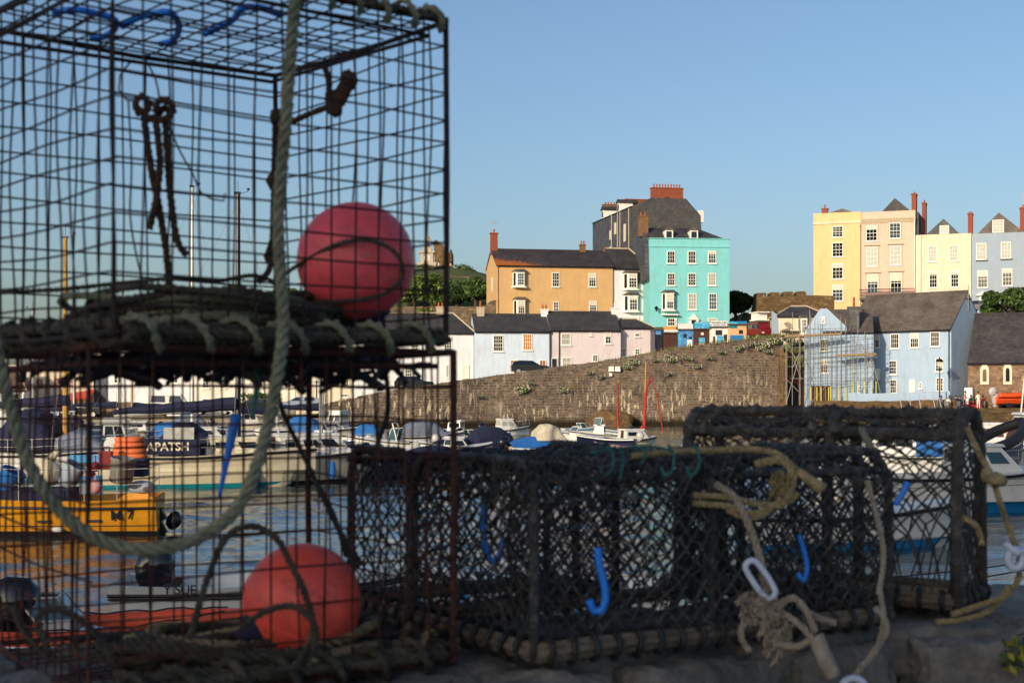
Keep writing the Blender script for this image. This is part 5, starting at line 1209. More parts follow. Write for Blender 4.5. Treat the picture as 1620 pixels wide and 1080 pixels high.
    def rail(s, t0, t1, h=.55, n=5, closed=False, m='steel', z=None):
        mb = MB()
        for sg in (-1, 1):
            pts = [(s.xat(t0 + (t1 - t0) * i / (n - 1)), sg * (s.half(t0 + (t1 - t0) * i / (n - 1)) - .06), s.sheer(t0 + (t1 - t0) * i / (n - 1))) for i in range(n)]
            for p in pts: mb.bar(p, (p[0], p[1], p[2] + h), .014, 4)
            for f in (1, .5): mb.tube([(p[0], p[1], p[2] + h * f) for p in pts], .013, 4)
        e = t0 if closed == 'aft' else t1 if closed == 'bow' else None
        if e is not None:
            x, w, z = s.xat(e), s.half(e) - .06, s.sheer(e)
            for f in (1, .5): mb.bar((x, -w, z + h * f), (x, w, z + h * f), .013, 4)
        return mb.build('guard_rail', m, s.o)
    def fender(s, t, sg, m='navy', r=.12, h=.6, z=None):
        x, y, zt = s.xat(t), sg * (s.half(t) + r + .02), s.sheer(t)
        z1 = zt - .25; o = MB().lathe([(.03, z1), (r * .7, z1 - .04), (r, z1 - .12), (r, z1 - h + .12), (r * .7, z1 - h + .04), (.03, z1 - h)], (x, y, 0), 10).bar((x, y, z1), (x, sg * (s.half(t)), zt), .012, 4).build('fender', m, s.o, smooth=False); return o
    def seat(s, x, w, z, m='gel'): return MB().box(x - .18, x + .18, -w / 2, w / 2, z - .06, z).build('thwart', m, s.o)
    def name(s, txt, t, z, size, sg=-1, m='lettering', nm='lettering', bold=.0):
        a = Vector(s.side(t - .03, z, sg, .035)); b = Vector(s.side(t + .03, z, sg, .035)); ang = math.atan2(b.y - a.y, b.x - a.x)
        c = (a + b) / 2; top = Vector(s.side(t, z + .1, sg, .016)); tilt = math.atan2(abs(top.y) - abs(c.y), .1)
        return text(nm, txt, size, m, s.o, c, (math.pi / 2 + tilt, 0, ang if sg < 0 else ang + math.pi), bold)

GB = 'boats moored in the harbour'
# yellow workboat M7: bow to the left, near starboard quarter towards us
b = Boat('yellow workboat lettered M 7 with buoys piled on deck', 14, 35.6, 188, 7.4, 2.5, .95, 'hullyellow', 'fishing boat', strake=None, boot='black', transom=.95, floor=.55, rise=.3)
for z, r in ((.72, .035),):
    for sg in (-1, 1): MB().tube([b.side(t, z + .25 * t * t, sg, .02) for t in b.T], r, 5).build('rubbing_strake', 'dkstripe', b.o)
for sg in (1,):
    MB().tube([b.side(t, .27 + .15 * t * t, sg, .012) for t in b.T], .012, 4).build('chine_line', 'dkstripe', b.o)
    for t in (.2, .36, .55, .74):
        p = Vector(b.side(t, .42, sg, .0)); MB().box(p.x - .17, p.x + .17, p.y - .02, p.y + .02, .38, .44).build('scupper', 'black', b.o)
    b.name('M', .128, .53, .36, 1, 'lettering', bold=.008); b.name('7', .083, .55, .33, 1, 'lettering', bold=.008)
    p = Vector(b.side(.32, .2, sg, .05)); MB().ball(p, .1, 8, 0, (1.6, .6, .7)).build('transducer', 'motorgrey', b.o)
b.motor(1.25, 'motor', 62, 0, x=-3.85, z=.34, cs=.5)
b.rail(.02, .75, .75, 8, 'aft', 'steel'); MB().box(-1.6, .1, -.7, .9, .5, 1.15).build('wheel_box', 'navy', b.o)
def deckthing(name, label, cat, grp, mb, m, smooth=True): return tag(mb.build(name, m, world=True, smooth=smooth), label, cat, grp)
GF = 'buoys and tubs on the yellow boat'
def drum(px, py, d, r, tiltx, m, label):
    c = P(px, py, d); ax = Vector((math.sin(tiltx), -.1, math.cos(tiltx)))
    deckthing('fishing_tub', label, 'tub', GF, MB().lathe([(r * .82, -r * 1.1), (r, -r * .9), (r, r * .8), (r * 1.05, r * .85), (r * 1.05, r * 1.05), (r * .9, r * 1.1), (r * .85, -r * .8)], c, 16, axis=ax), m)
c = P(76, 748, 35.9); deckthing('buoy', 'large cream buoy with dark strap on the yellow boat', 'buoy', GF, MB().ball(c, .34, 16, 0, (1, 1, 1.05)).tube([c + Vector((.05, 0, .3)), c + Vector((.2, -.05, .5)), c + Vector((.32, 0, .55))], [.12, .09, .06], 8), 'gelcream')
drum(112, 750, 36.0, .27, .6, 'bluegrey', 'weathered blue and grey tub lying tilted on the yellow boat')
drum(193, 743, 36.8, .3, .12, 'clothg', 'grey tapered tub standing at the stern of the yellow boat')
drum(14, 762, 35.4, .3, .5, 'royal', 'blue barrel lying at the left end of the yellow deck')
c = P(224, 770, 37.2); deckthing('buoy', 'pale blue grey float lying at the yellow stern', 'buoy', GF, MB().ball(c, .22, 12, 0, (1.7, 1, .8)), 'bluegrey')
for px, py, r, m, lb in ((151, 769, .19, 'clothp', 'pink ball float hanging over the yellow gunwale'), (151, 738, .13, 'carred', 'small dark red float above the pink one'), (143, 748, .12, 'carred', 'small maroon float left of the pink one')):
    c = P(px, py, 35.5); deckthing('float', lb, 'float', GF, MB().ball(c, r, 12).bar(c, c + Vector((0, 0, r + .15)), .02, 5), m)
c = P(170, 725, 37.5); deckthing('fuel_can', 'red fuel can on the yellow boat beside the grey tub', 'fuel can', GF, MB().box(c.x - .2, c.x + .12, c.y - .12, c.y + .12, c.z - .28, c.z + .2).tube([c + Vector((-.1, 0, .2)), c + Vector((-.1, 0, .3)), c + Vector((.05, 0, .3)), c + Vector((.05, 0, .2))], .025, 5), 'carred', False)
c = P(214, 735, 37.8); deckthing('fish_box', 'navy blue fish box behind the grey tub', 'box', GF, MB().box(c.x - .45, c.x + .3, c.y - .3, c.y + .3, c.z - .3, c.z + .12).box(c.x - .48, c.x + .33, c.y - .33, c.y + .33, c.z + .121, c.z + .17), 'navy', False)
mb = MB(); c = P(205, 707, 38.2)
for i in range(4): mb.tube([(c.x + (.42 - .03 * i) * math.cos(a * .5236), c.y + .25 * math.sin(a * .5236), c.z - .25 + .15 * i) for a in range(12)], .085, 6, closed=True)
deckthing('rope_coil', 'stack of bright orange hose coils above the fish box', 'rope coil', GF, mb, 'coilorange')

# near boats in the shade under the quay
b = Boat('white dinghy lettered Y SUE with a big black outboard', 424, 22.6, 2, 4.7, 1.75, .62, 'gel', 'motor boat', deck=(.55, 1), strake=None, rise=.3, transom=.88)
for z, r in ((.46, .03), (.40, .02)):
    for sg in (-1, 1): MB().tube([b.side(t, z + .62 * .3 * t ** 2.2, sg, .02) for t in b.T], r, 5).build('rubbing_strake', 'dkstripe', b.o)
b.motor(1.0, 'motor', 6, .25, x=-1.72, z=.52); b.name('Y SUE', .24, .56, .2, -1, 'lettering', bold=.002)
p = Vector(b.side(.235, .60, -1, 0)); MB().lathe([(.02, -.012), (.065, -.01), (.065, .01), (.02, .012)], p + Vector((0, 0, .1)), 12, axis=(0, 1, .1)).build('vent', 'black', b.o)
b.seat(-1.2, 1.4, .45); b.seat(.0, 1.5, .45)
b2 = Boat('white dinghy with blue fenders seen through the netted pot', 860, 22.4, 176, 3.9, 1.6, .6, 'gel', 'motor boat', deck=(.6, 1), strake='dkstripe', rise=.3)
for t in (.35, .6, .8): b2.fender(t, 1, 'hullblue', .08, .32)
b2.motor(.8, 'motor', 30)
b = Boat('orange inflatable with a windscreen console and black outboard', 200, 19.2, 4, 3.1, 1.5, .3, 'gel', 'inflatable boat', strake=None, rise=.2, floor=.3)
for sg in (-1, 1): MB().tube([(b.xat(t), sg * (b.half(t) + .02), b.sheer(t) + .04 + .1 * t * t) for t in b.T] + [(b.L * .5 + .08, 0, b.sheer(1) + .16)], [.15] * 15 + [.13], 10).build('tube', 'hullorange', b.o, smooth=True)
for sg in (-1, 1): MB().tube([(b.xat(t), sg * (b.half(t) + .165), b.sheer(t) + .01 + .1 * t * t) for t in b.T[:14]], .018, 5).build('white_strake', 'frame', b.o); MB().tube([(b.xat(t), sg * (b.half(t) - .02), b.sheer(t) + .2 + .1 * t * t + .02 * math.sin(t * 30)) for t in b.T[2:14]], .012, 5).build('grab_line', 'black', b.o)
b.motor(1.2, 'motor', -6, -.1, x=-1.42, z=.42)
MB().hexa([(-1.1, -.3, .12), (-.6, -.28, .12), (-.6, .28, .12), (-1.1, .3, .12)], [(-1.05, -.27, .5), (-.7, -.24, .56), (-.7, .24, .56), (-1.05, .27, .5)]).build('console', 'motorgrey', b.o); b.screen(-.62, .65, .55, .3, .24)
MB().hexa([(-.58, -.3, .1), (-.2, -.26, .1), (-.2, .26, .1), (-.58, .3, .1)], [(-.58, -.29, .42), (-.28, -.24, .36), (-.28, .24, .36), (-.58, .29, .42)]).build('seat_pod', 'motorgrey', b.o)

# the two white yachts in the middle distance
b = Boat('white yacht with navy dodgers lettered APATSH and teal waterline', 336, 53.5, 8, 7.8, 2.7, 1.25, 'gelcream', 'sailing boat', boot='teal', deck=(.32, 1), deckm='gelcream', strake='dkstripe', transom=.8, rise=.15, floor=.5)
b.cabin(-1.0, 2.4, 1.7, 1.24, .55, 'gelcream', .5, .1, .8, 3); b.rail(0, .98, .6, 9, 'aft')
b.canopy(-1.9, -.2, 1.9, 1.2, 1.25, 'navy', (.55, .98, 1, .7)); MB().hexa([(-1.7, -.96, 1.75), (-.6, -.96, 1.75), (-.6, -.9, 2.25), (-1.7, -.9, 2.25)], [(-1.7, -.975, 1.75), (-.6, -.975, 1.75), (-.6, -.915, 2.25), (-1.7, -.915, 2.25)]).build('clear_window', 'paleglass', b.o)
MB().prism([(-2.75, 1.28), (-.35, 1.24), (-.35, 1.82), (-3.05, 1.85)], -1.335, -1.31, 'y').build('dodger', 'navy', b.o)
text('lettering', 'APATSH', .42, 'letterpale', b.o, (-1.5, -1.345, 1.55), (math.pi / 2, 0, 0), .012)
b.mast(.95, 1.3, 9.7, .11, 'sparblack', 0, lean=.0); b.boom(.9, -3.6, 2.95, 'navy', .06, .3)
MB().box(-3.75, -3.1, -.95, -.4, 1.3, 1.9).build('locker', 'gel', b.o); MB().lathe([(.2, -.05), (.3, -.05), (.3, .05), (.2, .05)], (-3.5, -1.2, 1.62), 12, axis=(0, 1, 0)).build('lifebuoy', 'gel', b.o)
b = Boat('white cruiser with a brown cabin door and boarding ladder at its stern', 474, 55.2, 28, 6.9, 2.6, 1.15, 'gelcream', 'sailing boat', deck=(.3, 1), deckm='gel', strake='dkstripe', boot='black', transom=.82, rise=.12, floor=.55)
b.cabin(-1.1, 2.0, 1.9, 1.12, .75, 'gel', .7, .05, .82, 3, door=True); b.rail(0, .96, .6, 8, 'aft'); b.fender(.18, -1, 'navy', .16, .9); b.fender(.62, -1, 'royal', .14, .7)
mb = MB()
for y in (-.2, .2): mb.bar((-3.5, y - .1, .05), (-3.5, y - .1, 1.2), .02, 5)
for z in (.2, .45, .7, .95): mb.bar((-3.5, -.3, z), (-3.5, .1, z), .016, 4)
mb.build('ladder', 'brownboard', b.o); b.motor(.7, 'motorgrey', 15, -1.0, x=-3.0, z=1.0) if False else None
b.mast(.9, 1.6, 7.4, .08, 'alu', .0, lean=.06)
b = Boat('grey blue covered boat with a tilted outboard behind the white cruiser', 604, 58, 14, 3.2, 1.6, .55, 'hullnavy', 'motor boat', strake='dkstripe'); b.cover(.02, .97, .6, 'navy', .3); b.motor(.85, 'motor', 35, .25); b.motor(.6, 'motorgrey', 10, -.5)
b = Boat('yacht with navy spray tents on the left behind the yellow boat', 92, 58, -4, 7.2, 2.6, 1.1, 'gel', 'sailing boat', deck=(.3, 1), strake='dkstripe', boot='hullblue', rise=.15, floor=.5)
b.canopy(-2.2, .1, 2.3, 1.15, 1.75, 'navy', (.5, .95, 1, .9, .45)); b.canopy(.2, 2.1, 1.9, 1.15, .9, 'greycanvas', (.7, 1, .9, .4)); b.rail(0, .98, .6, 8, 'aft'); b.mast(.3, 1.4, 8.4, .12, 'spargold'); b.boom(.4, -3.2, 3.05, 'navy', .06, .25)
MB().box(1.0, 2.2, -1.32, -1.24, .75, 1.05).build('name_panel', 'hullblue', b.o)
# crowd of further boats on the left
for lb, px, d, hd, L, m, kw in (
    ('white yacht with a tall pale mast and blue sail cover beyond the orange coils', 292, 76, 12, 7.5, 'gel', dict(mast=(0.4, 13.3, 'alu'), boom='royal', cab=1)),
    ('small white yacht with a slim mast near the left edge', 52, 84, 170, 6.5, 'gel', dict(mast=(0, 7.2, 'alu'), cab=1)),
    ('white yacht with a slim mast between the saloon and dark car', 128, 88, 10, 6.8, 'gel', dict(mast=(-.4, 6.6, 'alu'), cab=1, can='navy')),
    ('white yacht with a wooden gold mast beyond the black sail cover', 214, 92, 184, 7.0, 'gelcream', dict(mast=(.2, 5.6, 'spargold'), cab=1)),
    ('white fishing launch with a red cabin roof behind the buoys', 178, 68, 20, 5.4, 'gel', dict(cab=2, roofm='hullred')),
    ('open white launch with blue cloth behind the APATSH yacht', 252, 70, 160, 5.6, 'gel', dict(can='royal')),
    ('white cabin boat half hidden at the far left', 10, 66, 15, 5.0, 'gel', dict(cab=2, mot='motorgrey')),
    ('white motor boat with dark outboard beyond the hanging rope', 430, 78, 24, 5.2, 'gel', dict(cab=1, mot='motor', mast=(.3, 6.0, 'alu'))),
    ('blue topped launch just right of the dangling rope', 462, 86, 165, 5.0, 'gel', dict(can='royal', mot='motorgrey')),
    ('white sloop with a leaning mast against the stone wall', 505, 92, 20, 6.0, 'gelcream', dict(cab=1, mast=(.2, 8.0, 'alu'), lean=-.07)),
    ('grey cabin boat close under the start of the harbour wall', 535, 98, 160, 5.6, 'bluegrey', dict(cab=2)),
    ('white open boat with two grey outboards in the far left row', 358, 96, 200, 5.0, 'gel', dict(mot='motorgrey')),
    ('white day boat with grey hood beyond the navy sail cover', 318, 100, 15, 5.0, 'gel', dict(can='greycanvas', mot='motor')),
    ('white yacht with furled dark sail near the quay wall', 180, 104, 12, 6.5, 'gel', dict(cab=1, mast=(.3, 7.5, 'alu'), boom='navy')),
    ('little white launch far behind the gold mast', 100, 110, 190, 4.6, 'gel', dict(cab=2)),
    ('white motor boat moored tight against the left quay', 395, 112, 10, 5.2, 'gelcream', dict(cab=2, mot='motor')),
):
    b = Boat(lb, px, d, hd, L, L * .34, .85 + .03 * L, m, 'sailing boat' if 'mast' in kw else 'motor boat', deck=(.42, 1), rise=.2, strake='dkstripe', boot=R.choice((None, 'hullblue', 'black', 'hullnavy')), floor=.45)
    H = b.H
    if kw.get('cab') == 1: b.cabin(-L * .12, L * .28, L * .22, H, .5, 'gel', .5, .1, .8, 2)
    if kw.get('cab') == 2:
        o = b.cabin(-L * .1, L * .16, L * .24, H * .8, 1.35, 'gel', .5, .1, .85, 2)
    if 'can' in kw: b.canopy(-L * .4, L * .08, L * .28, H, 1.1, kw['can'])
    if 'mot' in kw: b.motor(.85, kw['mot'], R.choice((0, 20, 40)))
    if 'mast' in kw: x, hh, mm = kw['mast']; b.mast(x, H + .1, hh, .06 + .004 * hh, mm, 0, lean=kw.get('lean', 0)); b.boom(x - .05, -L * .42, H + 1.35, kw.get('boom', 'navy'), .05)
    b.rail(.5, .99, .5, 5, 'bow')

# boats below the harbour wall, middle of the picture
b = Boat('white boat with a square tube windscreen frame below the wall', 622, 82, 172, 4.6, 1.8, .7, 'gel', 'motor boat', deck=(.5, 1)); b.screen(.2, 1.3, .75, .7, .2, 'screen', 'frame'); b.motor(.8, 'motorgrey', 25, .4); b.motor(.7, 'motor', 30, -.4); mb = MB(); mb.tube([(-.4, -.7, .65), (-.1, -.65, 1.75), (-.1, .65, 1.75), (-.4, .7, .65)], .04, 6); mb.build('radar_arch', 'gel', b.o)
b = Boat('white boat with a grey fabric hood left of the rusty post', 676, 90, 12, 4.8, 1.9, .75, 'gel', 'motor boat', deck=(.5, 1)); b.canopy(-1.5, 1.2, 1.8, .75, 1.1, 'greycanvas', (.6, .95, 1, .75, .2)); b.motor(.85, 'motorgrey', 35)
b = Boat('small covered boat with a dark blue hood under the cage corner', 662, 68, 18, 3.6, 1.6, .55, 'bluegrey', 'motor boat'); b.cover(.3, .97, .35, 'navy'); b.motor(.7, 'motorgrey', 40)
b = Boat('white pilot boat with an upright wheelhouse right of the rusty post', 722, 108, 165, 3.8, 1.6, .55, 'gel', 'motor boat', deck=(.4, 1)); b.cabin(-.5, .6, 1.2, .5, .8, 'gel', .12, .05, .95, 2)
b = Boat('white motor boat with navy and red bow flash right of the rusty post', 724, 72, 22, 3.9, 1.7, .7, 'gel', 'motor boat', deck=(.45, 1)); MB().tube([b.side(t, .55 + .1 * t, -1, .015) for t in b.T[5:]], .06, 6).build('bow_flash', 'hullnavy', b.o); MB().tube([b.side(t, .45 + .1 * t, -1, .015) for t in b.T[6:]], .035, 6).build('bow_flash', 'hullred', b.o); b.cabin(-.6, .5, 1.2, .6, .6, 'gel', .4, .1, .8, 1); b.motor(.75, 'motorgrey', 30)
b = Boat('white cruiser with a raked wheelhouse close under the long wall', 802, 110, 20, 3.7, 1.7, .62, 'gel', 'motor boat', deck=(.4, 1)); b.cabin(-.75, .8, 1.4, .58, .8, 'gel', .55, .1, .85, 2, wm='paleglass'); b.rail(.5, 1, .5, 6, 'bow'); b.motor(.9, 'motor', 10)
b = Boat('boat under a tall navy canopy left of the blue covered speedboat', 790, 75, 25, 3.3, 1.7, .65, 'gel', 'motor boat'); b.canopy(-1.5, .5, 1.7, .6, 1.15, 'navy', (.75, 1, .98, .6)); b.motor(.8, 'motor', 20)
b = Boat('speedboat with cream hood and bright blue cover', 868, 72, 14, 4.2, 2.0, .8, 'gelcream', 'motor boat', deck=(.62, 1), deckm='gelcream', boot=None, strake='frame', rise=.05); b.cover(.0, .72, .55, 'royal', .16); b.canopy(-.75, .75, 1.5, 1.1, .85, 'creamcanvas', (.55, .95, 1, .8, .2)); b.motor(.85, 'motor', 10); MB().tube([b.side(t, .25 + .3 * t, -1, .012) for t in b.T], .025, 5).build('side_stripe', 'hullnavy', b.o)
b = Boat('white centre console boat with an upright dark screen', 948, 98, 170, 4.2, 1.7, .65, 'gel', 'motor boat'); b.cabin(-.4, .45, .9, .45, .75, 'gel', .2, .05, .9, 0, windscreen=True); b.screen(.35, .95, 1.2, .55, .1); b.motor(.85, 'motor', 0)
b = Boat('navy hulled boat with white trim in front of the console boat', 958, 89, 165, 3.8, 1.6, .65, 'hullnavy', 'motor boat', deck=(.5, 1), strake='frame'); b.motor(.8, 'motorgrey', 30)
b = Boat('small salmon coloured dinghy by the red sailed boat', 966, 80, 150, 2.2, 1.2, .5, 'pink', 'dinghy', deck=(.2, 1), deckm='pink', strake='frame')
b = Boat('white sailing boat with a gold mast and furled red sail', 1004, 93, 25, 3.3, 1.5, .45, 'gelcream', 'sailing boat', deck=(.35, 1)); b.cabin(-.95, .8, 1.3, .43, .6, 'gel', .4, .05, .8, 1, door=True)
o = b.mast(.75, .7, 4.75, .07, 'spargold', -.02, wand=False, shrouds=False); MB().tube([(.72, .0, 1.1), (.8, .05, 2.4), (.85, 0, 3.6), (1.2, 0, 4.6)], [.12, .12, .1, .05], 8).build('furled_sail', 'redsail', o); MB().tube([(1.25, 0, 4.6), (1.7, 0, 3.2), (2.15, 0, .9)], [.02, .045, .04], 6).build('furled_jib', 'redsail', o); MB().ball((.6, -.1, 1.15), .24, 8, 0, (1, .6, .9), .12).build('sail_bundle', 'redsail', o)
b = Boat('boat with a slim furled tan red sail left of the gold mast', 984, 106, 170, 3.6, 1.5, .55, 'gel', 'sailing boat', deck=(.4, 1)); o = b.mast(.28, .8, 3.6, .05, 'spargold', 0, wand=False, shrouds=False); MB().tube([(.28, -.02, .9), (.31, 0, 2.2), (.28, 0, 4.2)], [.07, .09, .04], 8).build('furled_sail', 'redsail', o)
b = Boat('black inflatable tender beside the blue covered speedboat', 842, 69, 100, 2.2, 1.2, .3, 'greycanvas', 'inflatable boat', strake=None)
for sg in (-1, 1): MB().tube([(b.xat(t), sg * (b.half(t)), b.sheer(t)) for t in b.T], .17, 8).build('tube', 'black', b.o, smooth=True)
b.motor(.75, 'motor', 20)
for lb, px, d, hd, L, m, kw in (
    ('small white open boat with a white outboard left of the grey hood', 648, 97, 160, 3.6, 'gel', dict(mot='motorgrey', scr=1)),
    ('white dinghy tucked under the wall behind the square windscreen boat', 606, 104, 15, 3.6, 'gel', dict(mot='motor')),
    ('cream open boat with black outboard behind the navy flashed boat', 748, 92, 25, 3.8, 'gelcream', dict(mot='motor', scr=1)),
    ('white day boat with blue hood between the wheelhouse and long wall', 572, 92, 168, 4.0, 'gel', dict(can='royal', mot='motorgrey')),
    ('blue grey dinghy nosed in behind the navy canopy', 770, 96, 18, 3.4, 'bluegrey', dict(mot='motor')),
    ('low white boat with twin engines beside the cage corner', 700, 79, 166, 3.8, 'gel', dict(mot='motorgrey', cov='navy')),
    ('white boat with black cover behind the tilted silver outboards', 545, 74, 20, 4.0, 'gel', dict(cov='black', mot='motorgrey')),
    ('small white speedboat moored beyond the cream hood', 905, 101, 170, 3.6, 'gel', dict(scr=1, mot='motor')),
    ('white boat with raked screen against the wall left of the boulder', 925, 112, 15, 3.6, 'gel', dict(scr=1)),
    ('grey tender moored in front of the square windscreen boat', 632, 71, 25, 3.0, 'bluegrey', dict(mot='motor')),
    ('white cuddy boat beyond the leaning mast', 520, 84, 172, 4.2, 'gel', dict(cab=1, mot='motorgrey')),
    ('white cuddy boat with navy cover near the quay steps', 490, 104, 12, 4.2, 'gel', dict(cab=1, cov='navy')),
):
    b = Boat(lb, px, d, hd, L, L * .4, .45 + .06 * L, m, 'motor boat', deck=(.5, 1), rise=.2, strake=R.choice(('dkstripe', 'frame', 'hullblue')), floor=.4)
    if 'mot' in kw: b.motor(.8, kw['mot'], R.choice((0, 25, 45)))
    if 'scr' in kw: b.screen(.15, L * .26, b.H, .4, .22, 'screen', 'frame')
    if 'can' in kw: b.canopy(-L * .35, L * .12, L * .34, b.H, .8, kw['can'])
    if 'cov' in kw: b.cover(.02, .6, .28, kw['cov'])
    if 'cab' in kw: b.cabin(-L * .08, L * .26, L * .26, b.H, .5, 'gel', .4, .08, .8, 2)
    b.seat(-L * .2, L * .3, b.H * .8)
# boats seen through and right of the netted pots
b = Boat('white clinker launch with blue bottom and raked blue windscreen', 1552, 43, 6, 8.2, 2.6, 1.1, 'gel', 'motor boat', deck=(.45, 1), boot='hullblue', rise=.35)
for z in (.35, .55, .75, .92):
    for sg in (-1,): MB().tube([b.side(t, z * (1 + .3 * t * t), sg, .008) for t in b.T], .012, 4).build('plank_line', 'clothg', b.o)
mb = MB()
for i in range(14):
    q = [b.side(t, zz, -1, .014) for t, zz in ((b.T[i], -.1), (b.T[i + 1], -.1), (b.T[i + 1], .26 + .3 * b.T[i + 1] ** 2), (b.T[i], .26 + .3 * b.T[i] ** 2))]; mb.add(q, [(0, 1, 2, 3)])
mb.build('blue_bottom', 'hullblue', b.o)
b.cabin(-.9, 1.1, 1.8, 1.08, .85, 'gel', .8, .05, .85, 2, wm='screen'); b.rail(.6, 1, .5, 5, 'bow')
b = Boat('white motor cruiser with blue awning glimpsed through the right pot', 1400, 58, 170, 6.0, 2.3, 1.0, 'gel', 'motor boat', deck=(.5, 1)); b.cabin(-1.2, 1.0, 1.8, 1.0, .9, 'gel', .7, .1, .85, 2); b.canopy(-2.6, -1.0, 1.9, 1.0, 1.1, 'royal')
b = Boat('white dinghy afloat close behind the right hand pots', 1360, 33, 8, 5.6, 2.0, .8, 'gel', 'motor boat', deck=(.55, 1), boot='hullblue'); b.motor(.8, 'motor', 30); b.seat(-.6, 1.6, .55)
b = Boat('white wheelhouse boat lettered Mojella at the right edge', 1640, 60, 178, 6.6, 2.4, 1.1, 'gel', 'fishing boat', deck=(.4, 1)); b.cabin(-.9, 1.3, 1.9, 1.0, 1.6, 'gel', .6, .05, .82, 1, wm='brownboard')
text('lettering', 'Mojella', .3, 'lettering', b.o, (.55, .99, 1.28), (math.pi / 2, 0, math.pi), .0, shear=.2); MB().lathe([(.1, -.005), (.13, -.005), (.13, .01), (.1, .01)], (1.15, .97, 1.28), 14, axis=(0, 1, 0)).build('emblem', 'lettering', b.o); b.mast(.3, 2.7, 4.2, .05, 'frame', 0, shrouds=False, wand=False)
b = Boat('grey inflatable tipped up between the launch and the wheelhouse boat', 1583, 57, 40, 3.2, 1.5, .8, 'greycanvas', 'inflatable boat', strake=None, dz=.55)
for sg in (-1, 1): MB().tube([(b.xat(t), sg * (b.half(t)), b.sheer(t) + .7 * t) for t in b.T], .22, 8).build('tube', 'black', b.o, smooth=True)
b = Boat('white cabin boat with a blue hood beyond the grey inflatable', 1556, 68, 175, 5.4, 2.1, 1.0, 'gel', 'motor boat', deck=(.5, 1)); b.cabin(-.9, .9, 1.8, 1.0, 1.0, 'gel', .5, .1, .85, 1, wm='brownboard'); b.canopy(.9, 2.0, 1.7, 1.0, 1.0, 'royal')
b = Boat('orange red workboat along the right quay wall', 1600, 88, 182, 7.5, 2.4, 1.15, 'hullorange', 'fishing boat', strake='dkstripe'); b.mast(-.5, 1.2, 3.5, .05, 'frame', .1, shrouds=False, wand=False)
b = Boat('white yacht behind the tall grey pot with stays rising to the quay', 1470, 84, 10, 6.0, 2.1, .9, 'gel', 'sailing boat', deck=(.4, 1)); b.cabin(-1, 1.3, 1.6, .9, .6, 'gel'); mb = MB()
for x in (-1.5, -.9, -.3, .6, 1.0): mb.bar((x, 0, 1.4), (x - .35, 0, 3.2), .03, 5)
mb.tube([(.2, -.4, 1), (.2, -.4, 2.6), (.2, .4, 2.6), (.2, .4, 1)], .035, 6); mb.build('gantry', 'alu', b.o)
# orange lifeboat standing on its trolley on the quay
b = Boat('orange inshore lifeboat on the quay in front of the church', 1606, 144, 6, 4.2, 1.7, .5, 'hullorange', 'lifeboat', group=None, strake='dkstripe', dz=2.5, name='lifeboat')
for sg in (-1, 1): MB().tube([(b.xat(t), sg * (b.half(t) + .03), b.sheer(t) + .15) for t in b.T], .24, 8).build('tube', 'hullorange', b.o, smooth=True)
b.motor(1.3, 'motorgrey', 8, z=.75); mb = MB(); mb.box(-1.6, 1.4, -.5, .5, -.35, -.2); mb.build('trolley', 'ironblack', b.o)
for x in (-.9, .7):
    for y in (-.6, .6): MB().lathe([(.12, -.1), (.28, -.08), (.28, .08), (.12, .1)], (x, y, -.37), 12, axis=(0, 1, 0)).build('wheel', 'tyre', b.o)
# ------------------------------------------------------------------ parapet and near ground
ZW = CZ - .437      # top of the parapet the pots stand on
near = [(-2.6, .55), (-1.5, 1.2), (-.6, 1.86), (.03, 2.27), (.66, 2.66), (.82, 2.68), (1.05, 2.72), (1.7, 2.83), (3.6, 2.9)]
far = [(-2.6, 2.3), (-1.5, 2.45), (-.91, 2.53), (-.474, 2.6), (-.26, 2.73), (-.06, 2.87), (.245, 2.92), (.66, 3.05), (1.09, 3.24), (1.7, 3.32), (3.6, 3.4)]
mb = MB(); mb.prism([(x, y + .05) for x, y in near] + [(x, y - .05) for x, y in far[::-1]], -1.5, ZW - .03, 'z')
par = empty('parapet_wall', (0, 2.6, 2.0), 0, 'low dark stone parapet that carries the lobster pots and wire cages', 'wall')
mb.build('mortar_core', 'mortar', par, world=True)
def rough_stone(mb, c, s, yaw, amp=.018, n=11, seed=0):
    vs = []; fs = []; idx = {}
    cy, sy = math.cos(yaw), math.sin(yaw)
    def vert(p):
        k = tuple(round(q, 4) for q in p)
        if k in idx: return idx[k]
        v = Vector(p); e = 9.0; r = (abs(v.x) ** e + abs(v.y) ** e + abs(v.z) ** e) ** (1 / e); v = v / r
        q = Vector((v.x * s[0] / 2, v.y * s[1] / 2, v.z * s[2] / 2)); sd = Vector((seed * 3.1, seed * 1.7, seed))
        q += v.normalized() * (mnoise.noise(q * 9 + sd) * amp + mnoise.noise(q * 26 + sd) * amp * .5 + mnoise.noise(q * 70 + sd) * amp * .2)
        idx[k] = len(vs); vs.append((c[0] + q.x * cy - q.y * sy, c[1] + q.x * sy + q.y * cy, c[2] + q.z)); return idx[k]
    for ax in range(3):
        for sg in (-1, 1):
            for i in range(n):
                for j in range(n):
                    q = []
                    for a, b in ((i, j), (i + 1, j), (i + 1, j + 1), (i, j + 1)):
                        p = [0, 0, 0]; p[ax] = sg; p[(ax + 1) % 3] = (-1 + 2 * a / n); p[(ax + 2) % 3] = (-1 + 2 * b / n) * sg; q.append(vert(p))
                    fs.append(tuple(q))
    mb.add(vs, fs)
